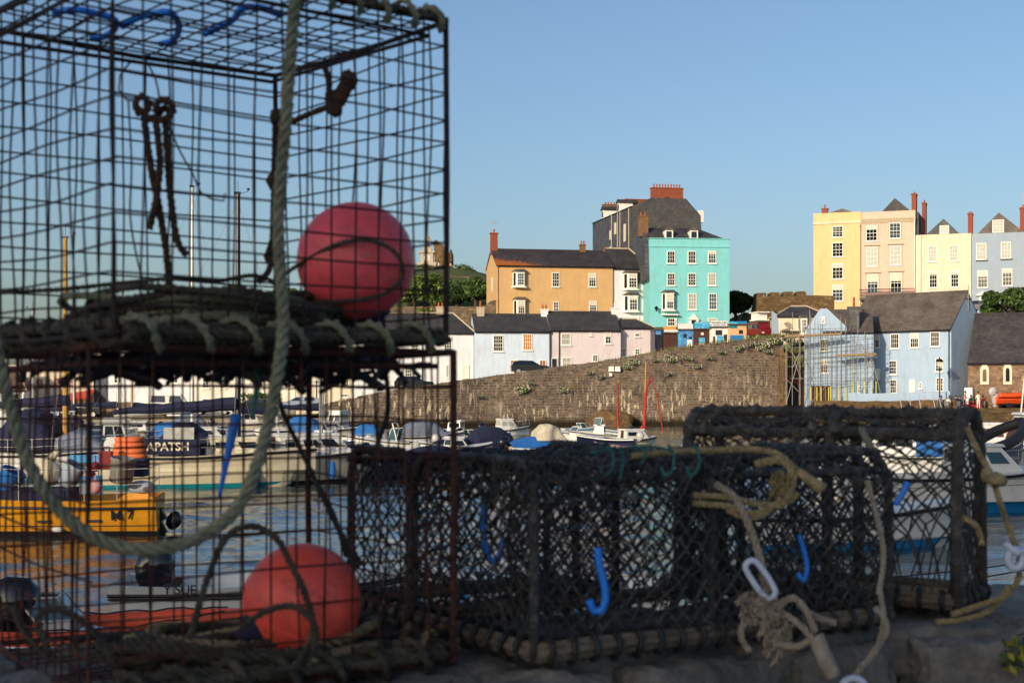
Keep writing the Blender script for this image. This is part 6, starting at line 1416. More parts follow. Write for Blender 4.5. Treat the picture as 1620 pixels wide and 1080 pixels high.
def along(line, t):
    L = [0]
    for a, b in zip(line, line[1:]): L.append(L[-1] + math.dist(a, b))
    t = t * L[-1] if t <= 1 else t
    for i in range(len(line) - 1):
        if t <= L[i + 1] or i == len(line) - 2:
            k = (t - L[i]) / (L[i + 1] - L[i]); a, b = line[i], line[i + 1]
            return (a[0] + (b[0] - a[0]) * k, a[1] + (b[1] - a[1]) * k, math.atan2(b[1] - a[1], b[0] - a[0]))
mb = MB(); sd = 0
tot = sum(math.dist(a, b) for a, b in zip(near, near[1:]))
for row, (z, hh) in enumerate(((ZW - .085, .17), (ZW - .26, .16), (ZW - .42, .14), (ZW - .58, .17), (ZW - .76, .18), (ZW - .95, .2))):
    q = .1 + .13 * row
    while q < tot - .2:
        w = R.uniform(.2, .42); x, y, a = along(near, q + w / 2); sd += 1
        rough_stone(mb, (x - math.sin(a) * .1, y + math.cos(a) * .1, z + R.uniform(-.01, .0)), (w - .045, .3, hh - .034), a + R.uniform(-.08, .08), .03, 11, sd); q += w
q = .05
while q < .97:      # flat stones on top
    for f in (.42, .8):
        a = along(near, q); b = along(far, q); sd += 1; x, y = a[0] + (b[0] - a[0]) * f, a[1] + (b[1] - a[1]) * f
        rough_stone(mb, (x, y, ZW - .05 + R.uniform(-.012, .0)), (.34, .33, .1), a[2] + R.uniform(-.15, .15), .014, 11, sd)
    q += .052
mb.build('stones', 'parapetstone', par, smooth=False, world=True)
S(MB().prism([(x, y + .02) for x, y in near] + [(40, 2.6), (40, -44), (-40, -44), (-40, .5)], .5, 2.0, 'z').build('pavement', 'palecon'))
mb = MB(); leaves(mb, P(1625, 1035, 2.6), .05, 120, .011); tag(mb.build('fern', ['leafd', 'leafm', 'leafy'], world=True), 'small fern growing from the parapet stones at the right edge', 'plant')
# unseen mass added behind the quay to throw shade over parapet and nearest boats
mb = MB(); vs = []; xs_ = list(range(-168, -91, 4))
for x in xs_:
    hgt = (66.5 if x < -131 else 77) * min(1, (x + 170) / 10 + .2) * min(1, (-88 - x) / 8 + .2)
    for y, f, j in ((-138, 0, 0), (-144, .5, .6), (-150, 1, .4), (-165, .98, 1), (-190, .7, 1), (-230, 0, 0)): vs.append((x + R.uniform(-.4, .4), y + R.uniform(-.5, .5), hgt * f + (R.uniform(-.8, .8) * j)))
k = 6; mb.add(vs, [(i * k + j, i * k + j + 1, (i + 1) * k + j + 1, (i + 1) * k + j) for i in range(len(xs_) - 1) for j in range(k - 1)]); S(mb.build('headland', 'quaystone'))
S(MB().box(-170, 90, -140, .4, .4, 1.95).build('near_quay', 'palecon'))

# ------------------------------------------------------------------ wire cages
def wirepanel(t, name, o, U, V, nu, nv, r, m, bend=.0055, skip=()):
    o, U, V = Vector(o), Vector(U), Vector(V); n = U.cross(V).normalized(); mb = MB()
    for i in range(nu + 1):
        ph, a = R.uniform(0, 6), R.uniform(.3, 1) * bend; k = 9
        mb.tube([o + U * (i / nu) + V * (j / k) + n * a * math.sin(j * .8 + ph) + U.normalized() * a * .6 * math.sin(j * .6 + ph * 2) for j in range(k + 1)], r, 5)
    for i in range(nv + 1):
        ph, a = R.uniform(0, 6), R.uniform(.3, 1) * bend; k = 9
        mb.tube([o + V * (i / nv) + U * (j / k) + n * (a * math.sin(j * .8 + ph) + r * 1.5) + V.normalized() * a * .6 * math.sin(j * .6 + ph * 2) for j in range(k + 1)], r, 5)
    return mb.build(name, m, t)
def cage(label, loc, yaw, Sx, Sy, H, m, r, fr, nu, nv, nz):
    t = empty('wire_cage', loc, rad(yaw), label, 'lobster pot', 'rusty wire cages on the parapet')
    c = [(0, 0), (0, Sy), (-Sx, Sy), (-Sx, 0)]
    for i, (x, y) in enumerate(c): MB().tube([(x, y, -.004), (x + R.uniform(-.003, .003), y, H / 2), (x, y, H + .004)], fr if i < 2 else fr * .5, 7).build('corner_post', m, t)
    for z, nm in ((0, 'bottom_frame'), (H, 'top_frame')):
        mb = MB()
        for a, b in zip(c, c[1:] + c[:1]):
            mb.tube([(a[0], a[1], z), ((a[0] + b[0]) / 2, (a[1] + b[1]) / 2, z - .006 + R.uniform(-.004, .004)), (b[0], b[1], z)], fr * .92, 7)
        mb.build(nm, m, t)
    wirepanel(t, 'front_panel', (-Sx, 0, 0), (Sx, 0, 0), (0, 0, H), nu, nz, r, m); wirepanel(t, 'back_panel', (-Sx, Sy, 0), (Sx, 0, 0), (0, 0, H), nu, nz, r, m)
    wirepanel(t, 'side_panel', (0, 0, 0), (0, Sy, 0), (0, 0, H), nv, nz, r, m); wirepanel(t, 'side_panel', (-Sx, 0, 0), (0, Sy, 0), (0, 0, H), nv, nz, r, m)
    wirepanel(t, 'lid', (-Sx, 0, H), (Sx, 0, 0), (0, Sy, 0), nu, nv, r, m, .006); wirepanel(t, 'floor', (-Sx, 0, 0.004), (Sx, 0, 0), (0, Sy, 0), nu, nv, r, m, .006)
    mb = MB(); q = .02
    mb.tube([(-Sx + q, q, H - .022), (-q, q, H - .022), (-q, Sy - q, H - .018), (-Sx + q, Sy - q, H - .026)], fr * .75, 6, closed=True); mb.build('lid_frame', m, t)
    return t
U0 = (-.107, 2.3, CZ + .08); L0 = (-.095, 2.31, CZ - .435)
uc = cage('upper dark wire cage holding a red buoy and coiled rope', U0, 41, .574, .52, .516, 'rustdk', .0017, .0048, 13, 12, 13)
lc = cage('lower rusty wire cage holding a red buoy beneath the other cage', L0, 33, .592, .55, .497, 'rust', .0018, .0060, 13, 12, 9)
uM, lM = wmat(uc), wmat(lc)
def lace(t, name, a, b, rr, r, pitch, m, base=2, br=.009):
    a, b = Vector(a), Vector(b); d = (b - a); L = d.length; u = d.normalized(); v = u.orthogonal().normalized(); w = u.cross(v); mb = MB(); k = int(L / pitch * 9)
    mb.rope([a + u * (L * i / k) + (v * math.cos(i / 9 * 6.283) + w * math.sin(i / 9 * 6.283)) * rr * R.uniform(.85, 1.2) for i in range(k + 1)], r, step=.012)
    for q in range(base):
        off = (v * math.cos(q * 2.4) + w * math.sin(q * 2.4)) * br * 1.1
        mb.rope([a + u * (L * i / 12) + off + v * R.uniform(-.003, .003) + w * R.uniform(-.003, .003) for i in range(13)], br, step=.012, mi=1)
    return mb.build(name, [m, 'ropedk'], t, smooth=True)
lace(uc, 'rope_lacing', (-.36, -.004, .516), (-.005, -.004, .516), .016, .0065, .052, 'ropegrey', 2, .006)
lace(uc, 'rope_lacing', (-.56, -.012, .0), (-.01, -.012, .004), .022, .0075, .078, 'ropegrey', 3, .0085)
lace(uc, 'rope_lacing', (-.556, .01, .004), (-.556, .5, .004), .02, .0085, .08, 'ropedk', 3, .0105)
lace(lc, 'rope_lacing', (-.55, -.006, .012), (-.02, -.006, .012), .024, .009, .075, 'ropedk', 3, .010)
lace(lc, 'rope_lacing', (.0, .02, .012), (.0, .5, .012), .02, .008, .07, 'ropetan', 2, .009)

def rthing(name, label, cat, paths, m, r, group=None, strands=3, smooth=True, extra=None):
    mb = MB()
    for p in paths:
        pts = [P(*q) for q in p]
        if strands: mb.rope(pts, r, strands, step=max(.006, r))
        else: mb.tube(spline(pts, .012), r, 7)
    if extra: extra(mb)
    return tag(mb.build(name, m, world=True, smooth=smooth), label, cat, group)
def coil(label, Mx, cx, cy, ra, rb, n, z0, z1, r, mats, seed, extra=()):
    rr = random.Random(seed); mb = MB()
    for i in range(n):
        k = rr.randint(9, 12); a0 = rr.uniform(0, 6.28); A, B = ra * rr.uniform(.6, 1), rb * rr.uniform(.6, 1); z = z0 + (z1 - z0) * i / n; ph = rr.uniform(0, 6.28)
        ox, oy = rr.uniform(-.03, .03), rr.uniform(-.03, .03)
        pts = [Mx @ Vector((cx + ox + A * math.cos(a0 + 6.283 * q / k) * rr.uniform(.93, 1.05), cy + oy + B * math.sin(a0 + 6.283 * q / k) * rr.uniform(.93, 1.05), z + .014 * math.sin(2 * 6.283 * q / k + ph))) for q in range(k + 1 + rr.randint(0, 2))]
        mb.rope(pts, r * rr.uniform(.85, 1.15), 3, mi=0 if rr.random() < .55 else 1, step=.012)
    for p in extra: mb.rope([P(*q) for q in p], r * .62, 3, mi=0, step=.008)
    return tag(mb.build('rope_coil', list(mats), world=True, smooth=True), label, 'rope coil')
coil('coil of grey green rope heaped on the floor of the upper cage', uM, -.28, .26, .23, .22, 24, .010, .062, .0072, ('ropedk', 'ropegrey'), 4,
     [[(430, 448, 2.3), (470, 420, 2.26), (520, 392, 2.22), (565, 380, 2.2), (605, 386, 2.2), (633, 410, 2.21), (636, 440, 2.22), (605, 466, 2.23), (550, 476, 2.24), (480, 480, 2.26)],
      [(0, 462, 2.2), (90, 458, 2.2), (190, 448, 2.2), (280, 440, 2.2), (340, 445, 2.25), (400, 436, 2.3), (440, 448, 2.35)],
      [(348, 520, 2.1), (362, 470, 2.14), (378, 452, 2.16), (398, 470, 2.16), (404, 515, 2.15)],
      [(330, 500, 2.15), (368, 452, 2.2), (395, 465, 2.2), (410, 520, 2.2)]])
coil('tangle of dark rope on the floor of the lower cage', lM, -.29, .15, .26, .135, 20, .012, .05, .0095, ('ropedk', 'ropetan'), 9,
     [[(300, 1010, 2.05), (330, 910, 2.08), (360, 848, 2.1), (400, 832, 2.12), (438, 852, 2.12), (462, 895, 2.12), (485, 945, 2.13), (495, 1000, 2.14), (470, 1050, 2.1)],
      [(385, 990, 2.08), (420, 966, 2.1), (462, 958, 2.1), (492, 978, 2.1), (500, 1010, 2.12), (480, 1050, 2.12), (420, 1062, 2.08)],
      [(20, 960, 1.98), (40, 1000, 1.98), (80, 1040, 1.98), (60, 975, 1.98), (100, 965, 2.0), (150, 1000, 2.0), (180, 1050, 2.0)]])
def buoy(label, c, r, m, lug):
    t = empty('buoy', c, 0, label, 'buoy', 'red buoys in the wire cages')
    MB().ball((0, 0, 0), r, 40).build('ball', m, t, smooth=True)
    MB().tube([(r * 1.0 * math.cos(q), r * 1.0 * math.sin(q), 0) for q in [6.283 * i / 48 for i in range(48)]], .0016, 5, closed=True).build('moulding_seam', m, t, smooth=True)
    t.rotation_euler = (.5, .35, .2); 
    l = Vector(lug).normalized(); l = Matrix(t.rotation_euler.to_matrix()).transposed() @ l; MB().lathe([(r * .33, r * .88), (r * .3, r * 1.02), (r * .17, r * 1.06), (r * .16, r * 1.22), (r * .06, r * 1.24)], (0, 0, 0), 20, axis=l).build('lug', 'navy', t, smooth=True)
buoy('faded red ball buoy inside the upper wire cage', P(563, 413, 2.31), .0955, 'buoyred', (.3, .2, -1))
buoy('bright red ball buoy with navy lug inside the lower wire cage', P(478, 952, 2.27), .094, 'buoyred2', (-.75, -.45, -.42))
rthing('mooring_rope', 'thick grey green rope hanging in a long loop in front of both cages', 'rope',
       [[(472, -60, 2.06), (466, 10, 2.06), (458, 110, 2.05), (450, 220, 2.05), (441, 330, 2.05), (443, 420, 2.04), (448, 510, 2.03), (440, 590, 2.0), (424, 670, 1.98), (402, 750, 1.96), (368, 812, 1.94), (310, 852, 1.92), (245, 868, 1.9), (180, 862, 1.9), (125, 834, 1.9), (80, 790, 1.9), (45, 730, 1.9), (18, 650, 1.9), (0, 580, 1.9), (-20, 480, 1.92)]], 'ropegrey', .0098)
rthing('knotted_rope', 'brown knotted rope tails hanging inside the upper cage', 'rope',
       [[(228, 185, 2.25), (238, 260, 2.25), (252, 330, 2.25), (262, 390, 2.25), (268, 450, 2.25)], [(246, 185, 2.24), (253, 250, 2.24), (248, 310, 2.24), (236, 362, 2.24)], [(262, 185, 2.25), (266, 260, 2.25), (272, 330, 2.25), (282, 385, 2.25), (296, 403, 2.25)],
        [(222, 182, 2.24), (214, 165, 2.24), (224, 152, 2.24), (237, 165, 2.24), (228, 184, 2.24), (246, 190, 2.24), (262, 188, 2.24), (274, 176, 2.24), (266, 158, 2.24), (250, 160, 2.24), (246, 178, 2.24)],
        [(218, 172, 2.26), (240, 188, 2.26), (262, 170, 2.26), (270, 185, 2.26)]], 'ropebrown', .0062)
rthing('elastic_cord', 'thin black elastic cords dangling from the lid of the upper cage', 'cord',
       [[(207, 98, 2.24), (190, 120, 2.24), (188, 142, 2.24), (200, 158, 2.24), (213, 160, 2.24)], [(232, 98, 2.24), (246, 125, 2.24), (252, 155, 2.24)], [(264, 192, 2.24), (285, 240, 2.24), (305, 275, 2.24), (318, 305, 2.24), (335, 315, 2.24), (354, 318, 2.24), (356, 306, 2.24)], [(203, 160, 2.24), (208, 260, 2.24), (206, 340, 2.24), (215, 400, 2.24), (226, 445, 2.24)]], 'black', .0016, strands=0)
def knots(mb):
    for px, py, d, r in ((437, 186, 2.63, .014), (433, 287, 2.63, .016), (431, 405, 2.62, .016), (552, 128, 2.45, .016), (546, 140, 2.45, .014), (536, 155, 2.45, .015), (530, 168, 2.45, .016)): mb.ball(P(px, py, d), r, 8, 0, (1, 1, 1.2), .2)
rthing('post_lashing', 'brown rope lashed round the far corner post of the upper cage', 'rope',
       [[(436, 175, 2.63), (434, 260, 2.63), (432, 350, 2.62), (428, 420, 2.6), (410, 445, 2.5)], [(442, 180, 2.62), (446, 260, 2.62), (443, 330, 2.62), (425, 400, 2.6)], [(450, 198, 2.6), (490, 180, 2.55), (525, 165, 2.48), (545, 140, 2.45), (555, 122, 2.45)], [(515, 108, 2.45), (521, 135, 2.45), (518, 160, 2.45)]], 'ropebrown', .006, extra=knots)
ZT = .6
def TP(px, py): return (px, py, ZT * F / (HY - py))
for i, (lb, pts) in enumerate((('long bent blue bungee hook on the lid of the upper cage at the left', ((85, 20), (120, 16), (160, 24), (182, 32), (180, 48), (160, 60), (142, 58))), ('blue bungee hook curled at the middle of the upper lid', ((194, 42), (215, 30), (245, 22), (270, 20), (283, 40), (276, 62), (254, 70))), ('blue bungee hook with black end near the hanging rope on the lid', ((325, 54), (350, 42), (370, 30), (382, 14), (410, 12), (445, 24))))):
    t = rthing('bungee_hook', lb, 'hook', [[TP(*p) for p in pts]], 'bluehook', .0058, 'blue hooks on the upper cage', strands=0)
# strips and bands bunched under the lid of the lower cage
mb = MB(); rr = random.Random(21)
for i in range(120):
    x, y = rr.uniform(-.55, -.01), rr.uniform(0.0, .54); z = .497 - rr.uniform(.006, .03); a = rr.uniform(0, 6.28); l = rr.uniform(.05, .16); dz = rr.uniform(.0, .036)
    pts = [(x, y, z), (x + l * .5 * math.cos(a), y + l * .5 * math.sin(a), z - dz * .5 + .01), (x + l * math.cos(a + .5), y + l * math.sin(a + .5), z - dz)]
    pts = [(min(-.006, max(-.555, p[0])), min(.545, max(.005, p[1])), p[2]) for p in pts]
    mb.tube(spline([lM @ Vector(p) for p in pts], .02), rr.uniform(.003, .008), 6)
tag(mb.build('bait_bands', 'black', world=True, smooth=True), 'mass of black rubber bands strung under the lid of the lower cage', 'rubber bands')
for lb, pts, w, m in (('flat blue plastic strap hanging in the lower cage', ((374, 655), (366, 690), (356, 740), (347, 785)), .0075, 'bluehook'), ('teal plastic cord hanging near the thick rope', ((404, 585), (407, 610), (402, 640), (399, 662)), .006, 'tealplastic')):
    mb = MB(); q = spline([P(x, y, 2.22) for x, y in pts], .01); mb.tube(q, [w * (1.2 - .9 * i / len(q)) for i in range(len(q))], 8); tag(mb.build('strap', m, world=True, smooth=True), lb, 'strap')
rthing('cord', 'black cord slanting down inside the lower cage', 'cord', [[(437, 592, 2.35), (447, 650, 2.35), (478, 715, 2.33), (508, 780, 2.3), (535, 835, 2.3), (572, 893, 2.3)], [(505, 770, 2.32), (530, 820, 2.32), (548, 880, 2.32)]], 'black', .0048)
rthing('cord', 'black cord hanging beside the right corner of the lower cage', 'cord', [[(604, 556, 2.38), (613, 610, 2.38), (612, 660, 2.38), (598, 700, 2.38), (590, 740, 2.38)], [(540, 568, 2.4), (550, 590, 2.4), (560, 600, 2.4), (574, 594, 2.4)]], 'black', .005)

# ------------------------------------------------------------------ netted pots
def netting(mb, f, nu, nv, r, jit=.2, knot=1.9, rng=R, mi=0):
    pt = {}
    for i in range(nu + 1):
        for j in range(nv + 1):
            if (i + j) % 2 == 0: pt[i, j] = Vector(f((i + (rng.uniform(-jit, jit) * 2 if 0 < i < nu else 0)) / nu, (j + (rng.uniform(-jit, jit) * 2 if 0 < j < nv else 0)) / nv))
    for (i, j), p in pt.items():
        for dj in (-1, 1):
            q = pt.get((i + 1, j + dj))
            if q is not None: mb.bar(p, q, r, 4, mi)
        if knot: mb.ball(p, r * knot, 5, mi)
def pot(label, loc, yaw, L, D, H, cell, r, rim, m, netm, round_, tilt=None, hoops=(0, .5, 1), inner=2, slats=False):
    t = empty('lobster_pot', loc, rad(yaw), label, 'lobster pot', 'netted lobster pots on the parapet')
    if tilt: t.rotation_euler = (rad(tilt[0]), rad(tilt[1]), rad(yaw))
    def prof(v):   # rounded arch section, v from 0 (front foot) to 1 (back foot)
        if round_ > .5:
            a = math.pi * (1 - v); return (D / 2 + D / 2 * math.copysign(abs(math.cos(a)) ** .55, math.cos(a)), H * abs(math.sin(a)) ** .5)
        P_ = [(0, 0), (0, H * .86), (D * .1, H), (D * .9, H), (D, H * .86), (D, 0)]; s = [0]
        for a, b in zip(P_, P_[1:]): s.append(s[-1] + math.dist(a, b))
        x = v * s[-1]
        for i in range(5):
            if x <= s[i + 1] or i == 4: k = (x - s[i]) / (s[i + 1] - s[i]); return (P_[i][0] + (P_[i + 1][0] - P_[i][0]) * k, P_[i][1] + (P_[i + 1][1] - P_[i][1]) * k)
    N = 26
    for hx in hoops:
        mb = MB(); pts = [(hx * L, *prof(i / N)) for i in range(N + 1)]; mb.tube(pts, rim, 8)
        for i in range(1, N * 2): q = (hx * L, *prof(i / N / 2)); mb.ball(q, rim * R.uniform(1.02, 1.3), 6, 0, (1, 1, 1), .12)
        mb.build('hoop', netm, t, smooth=True)
    c = [(0, 0), (L, 0), (L, D), (0, D)]
    for i, (a, b) in enumerate(zip(c, c[1:] + c[:1])):
        mb = MB(); u = Vector((b[0] - a[0], b[1] - a[1], 0)).normalized(); nrm = Vector((u.y, -u.x, 0))
        for q in range(5):
            o_ = nrm * (.0095 * math.cos(q * 1.257)) + Vector((0, 0, .013 + .0095 * math.sin(q * 1.257)))
            mb.tube([Vector((a[0], a[1], 0)) + u * (math.dist(a, b) * k / 8) + o_ + Vector((0, 0, R.uniform(-.0015, .0015))) for k in range(9)], .0072, 7)
        mb.build('base_bar', 'driftwood', t, smooth=True)
    for (a, b) in ((c[0], c[1]), (c[1], c[2]), (c[3], c[0])):
        l = math.dist(a, b); ux, uy = (b[0] - a[0]) / l, (b[1] - a[1]) / l; n = int(l / .042); pts = []
        for q in range(n * 12 + 1):
            s_ = q / 12 / n * l; w_ = 6.283 * q / 12; rr_ = .0222 * (1 + .08 * math.sin(q * 1.7)); s_ += .008 * math.sin(w_)
            pts.append((a[0] + ux * s_ - uy * rr_ * math.cos(w_), a[1] + uy * s_ + ux * rr_ * math.cos(w_), .013 + rr_ * math.sin(w_)))
        MB().tube(pts, .0048, 6).build('base_lashing', 'black', t, smooth=True)
    for (y, z) in (prof(.5 - .5 * D / (D + 1.8 * H)), prof(.5 + .5 * D / (D + 1.8 * H))) if round_ <= .5 else (prof(.3), prof(.5), prof(.7)):
        mb = MB(); mb.tube([(L * i / 10, y, z + R.uniform(-.004, .004)) for i in range(11)], rim * .9, 8)
        for i in range(34): mb.ball((L * i / 33, y + R.uniform(-.006, .006), z + R.uniform(-.006, .008)), rim * R.uniform(.8, 1.35), 6, 0, (1.2, 1, 1), .2)
        mb.build('rail', netm, t, smooth=True)
    mb = MB(); A = 2 * cell
    netting(mb, lambda u, v: (u * L, prof(v)[0] + .012 * math.sin(u * 9 + v * 7), prof(v)[1] - .012 * abs(math.sin(u * math.pi * 2))), int(L / cell), int((D + 2 * H) * .92 / cell), r)
    mb.build('netting', netm, t)
    for k, hx in enumerate((0, L)):
        mb = MB(); netting(mb, lambda u, v: (hx + .012 * math.sin(v * 5 + u * 3), D * u, min(prof(min(.999, max(.001, u)))[1], H) * v if round_ > .5 else H * v), int(D / cell), int(H / cell), r); mb.build('end_netting', netm, t)
    for k in range(inner):
        hx = L * (k + 1) / (inner + 1); mb = MB()
        netting(mb, lambda u, v: (hx + .09 * math.sin(math.pi * u) * math.sin(math.pi * v) * (1 if k % 2 else -1), D * (.05 + .9 * u), H * (.02 + .9 * v)), int(D / cell * .9), int(H / cell * .9), r); mb.build('inner_netting', netm, t)
    if slats:
        mb = MB()
        for i in range(5): mb.box(.01, L - .01, D * (i + .3) / 5, D * (i + .3) / 5 + .028, .0, .014)
        mb.build('base_slats', 'woodraw', t)
    return t, prof
b1, pr = pot('long black netted pot with rope wrapped base in front', (.035, 2.24, ZW + .012), 30.7, .77, .42, .312, .016, .0020, .0085, 'black', 'net', .2, hoops=(.0, .46, 1.0), inner=3)
c1, pr2 = pot('tall grey netted pot with rubber bound hoops behind the front pot', (.372, 3.066, ZW + .012), -31, .575, .21, .378, .0195, .0023, .012, 'black', 'netgrey', .8, hoops=(0, .55, 1), inner=1, slats=True)
pot('small black netted pot behind the left end of the long black pot', (-.188, 2.615, ZW + .012), 30.7, .46, .26, .312, .0185, .0018, .0085, 'black', 'net', .2, hoops=(0, 1.0), inner=0)
# bunched net under the front rail of the black pot
mb = MB(); bM = wmat(b1)
netting(mb, lambda u, v: bM @ Vector((u * .42, -.004 + .014 * math.sin(u * 31 + v * 5), .312 - .062 * v - .02 * math.sin(u * 17) ** 2)), 44, 6, .0024, .3)
netting(mb, lambda u, v: bM @ Vector((-.006 + .012 * math.sin(u * 21), u * .40, .312 - .06 * v - .02 * math.sin(u * 13) ** 2)), 40, 6, .0026, .3)
netting(mb, lambda u, v: bM @ Vector((u * .76, .02 + v * .38, .30 + .012 * math.sin(u * 23 + v * 9))), 56, 26, .0021, .3)
tag(mb.build('loose_net', 'net', world=True), 'loose black net bunched along the top of the long black pot', 'net')
# ropes and clips hung on the pots
rthing('rope_end', 'thick cream rope laid along the top of the black pot', 'rope', [[(1000, 722, 2.38), (1060, 715, 2.42), (1130, 712, 2.44), (1195, 711, 2.44), (1232, 719, 2.42), (1258, 742, 2.40), (1282, 760, 2.38)]], 'ropetan', .0062, extra=lambda mb: mb.tube(spline([P(1262, 745, 2.39), P(1285, 762, 2.38), P(1303, 774, 2.37)], .008), [.007 + .0045 * min(1, i / 6) for i in range(len(spline([P(1262, 745, 2.39), P(1285, 762, 2.38), P(1303, 774, 2.37)], .008)))], 9))
rthing('tan_lashing', 'tan rope lashings round the right post of the black pot', 'rope', [[(1097, 783, 2.38), (1150, 786, 2.38), (1200, 797, 2.38), (1240, 797, 2.38), (1262, 780, 2.39)], [(1097, 796, 2.38), (1150, 800, 2.38), (1190, 812, 2.38), (1225, 800, 2.38)], [(1150, 806, 2.38), (1180, 818, 2.38), (1210, 812, 2.38), (1240, 780, 2.39), (1250, 740, 2.4)]], 'ropetan', .0058)
def fray(cx, cy, d, w, h, n, mb, seed):
    rr = random.Random(seed)
    for i in range(n):
        a = rr.uniform(0, 6.28); q = rr.random() ** .6; x, y = cx + w * .36 * q * math.cos(a), cy + h * .34 * q * math.sin(a); dx, dy = rr.uniform(-.16, .16), rr.uniform(-.05, .3); pts = []
        for k in range(5): pts.append(P(x + dx * w * k / 4 + rr.uniform(-.05, .05) * w, y + dy * h * k / 4 + rr.uniform(-.05, .05) * h, d + rr.uniform(-.012, .012)))
        mb.tube(spline(pts, .006), rr.uniform(.0012, .0026), 4)
rthing('frayed_bundle', 'frayed yellow tan rope bundle knotted at the corner of the black pot', 'rope', [[(1195, 735, 2.41), (1235, 728, 2.40), (1255, 750, 2.39), (1245, 790, 2.38), (1225, 800, 2.38)]], 'ropetan', .008, extra=lambda mb: fray(1235, 765, 2.385, 46, 60, 150, mb, 3))
rthing('white_rope', 'dirty white rope hanging down the middle of the black pot', 'rope', [[(1132, 766, 2.39), (1160, 784, 2.38), (1178, 815, 2.37), (1192, 850, 2.37), (1203, 885, 2.37), (1208, 915, 2.37), (1214, 935, 2.37)]], 'ropewhite', .0072)
mb = MB(); a, b = P(1184, 888, 2.345), P(1222, 944, 2.345); d = (b - a).normalized(); n = Vector((0, 1, 0)).cross(d).normalized(); L = (b - a).length
mb.tube([a + d * (L / 2 + (L / 2 - .012) * math.copysign(1, math.cos(t)) * min(1, abs(math.cos(t)) * 1.6)) + d * .012 * math.cos(t) + n * .0125 * math.sin(t) for t in [6.283 * i / 20 for i in range(20)]], .0052, 9, closed=True)
tag(mb.build('plastic_link', 'whiteplastic', world=True, smooth=True), 'pale white plastic link clipped to the dirty white rope', 'clip')
rthing('frayed_rope', 'frayed brown rope knot trailing off the base of the black pot', 'rope', [[(1190, 945, 2.36), (1230, 955, 2.35), (1255, 945, 2.35), (1275, 965, 2.34), (1290, 1000, 2.34)], [(1225, 960, 2.36), (1262, 985, 2.35), (1285, 1010, 2.34), (1300, 1040, 2.33)], [(1200, 965, 2.37), (1220, 990, 2.37), (1215, 1030, 2.37)], [(1230, 970, 2.37), (1248, 1000, 2.37), (1240, 1035, 2.37)]] + [[(1165, 955, 2.37), (1185, 940, 2.36), (1215, 950, 2.35), (1222, 975, 2.35), (1195, 985, 2.36), (1172, 970, 2.36)], [(1205, 990, 2.36), (1228, 1015, 2.35), (1262, 1022, 2.35), (1285, 1008, 2.34)], [(1180, 975, 2.37), (1172, 1005, 2.37), (1186, 1030, 2.37)], [(1262, 955, 2.36), (1290, 975, 2.36), (1322, 985, 2.37)]], 'ropewhite', .0062, extra=lambda mb: ((fray(1205, 955, 2.35, 90, 70, 130, mb, 5), fray(1225, 1000, 2.355, 70, 110, 90, mb, 8)), mb.tube(spline([P(1290, 1005, 2.335), P(1305, 1040, 2.33), P(1318, 1068, 2.33)], .008), .0135, 9)))
rthing('plaited_rope', 'plaited grey rope hanging over the parapet edge right of the black pot', 'rope', [[(1392, 935, 2.5), (1398, 975, 2.48), (1392, 1010, 2.47), (1372, 1045, 2.46), (1352, 1068, 2.45)], [(1384, 960, 2.49), (1404, 990, 2.47), (1384, 1030, 2.46), (1360, 1055, 2.45)], [(1372, 760, 2.58), (1388, 820, 2.56), (1398, 880, 2.54), (1390, 940, 2.5)]], 'ropewhite', .0055)
mb = MB(); c = P(1350, 1092, 2.43); mb.tube([c + Vector((.022 * math.cos(t), 0, .022 * math.sin(t))) for t in [6.283 * i / 16 for i in range(16)]], .0065, 8, closed=True); tag(mb.build('plastic_ring', 'whiteplastic', world=True, smooth=True), 'white plastic ring at the end of the plaited rope', 'ring')
rthing('becket', 'grey rope becket looped over the front of the tall grey pot', 'rope', [[(1362, 678, 2.75), (1375, 700, 2.72), (1388, 722, 2.7), (1396, 748, 2.69), (1384, 768, 2.68), (1360, 762, 2.68), (1343, 742, 2.68)]], 'ropegrey', .0075)
rthing('bridle_rope', 'tan bridle rope curving down from the right end of the tall grey pot', 'rope', [[(1530, 676, 2.72), (1548, 715, 2.71), (1568, 752, 2.7), (1584, 800, 2.69), (1600, 845, 2.68), (1612, 880, 2.68), (1611, 915, 2.68), (1590, 942, 2.68), (1552, 956, 2.68), (1505, 972, 2.7)], [(1598, 925, 2.69), (1570, 962, 2.69), (1530, 978, 2.69), (1480, 984, 2.7)], [(1522, 818, 2.7), (1545, 832, 2.69), (1554, 862, 2.69)]], 'ropetan', .0062, extra=lambda mb: [mb.ball(P(1575, 758, 2.69), .016, 8, 0, (1.3, 1, .8), .3), mb.ball(P(1564, 750, 2.69), .014, 8, 0, (1, 1, 1), .3)])
mb = MB(); c = P(1606, 884, 2.66); mb.tube([c + Vector((.014 * math.cos(t), 0, .017 * math.sin(t))) for t in [6.283 * i / 16 for i in range(16)]], .008, 8, closed=True); mb.tube([c + Vector((-.02, 0, .03)), c + Vector((.0, -.01, .012)), c + Vector((.024, 0, .024))], .007, 7); tag(mb.build('plastic_toggle', 'whiteplastic', world=True, smooth=True), 'white plastic toggle on the tan bridle rope at the right edge', 'toggle')
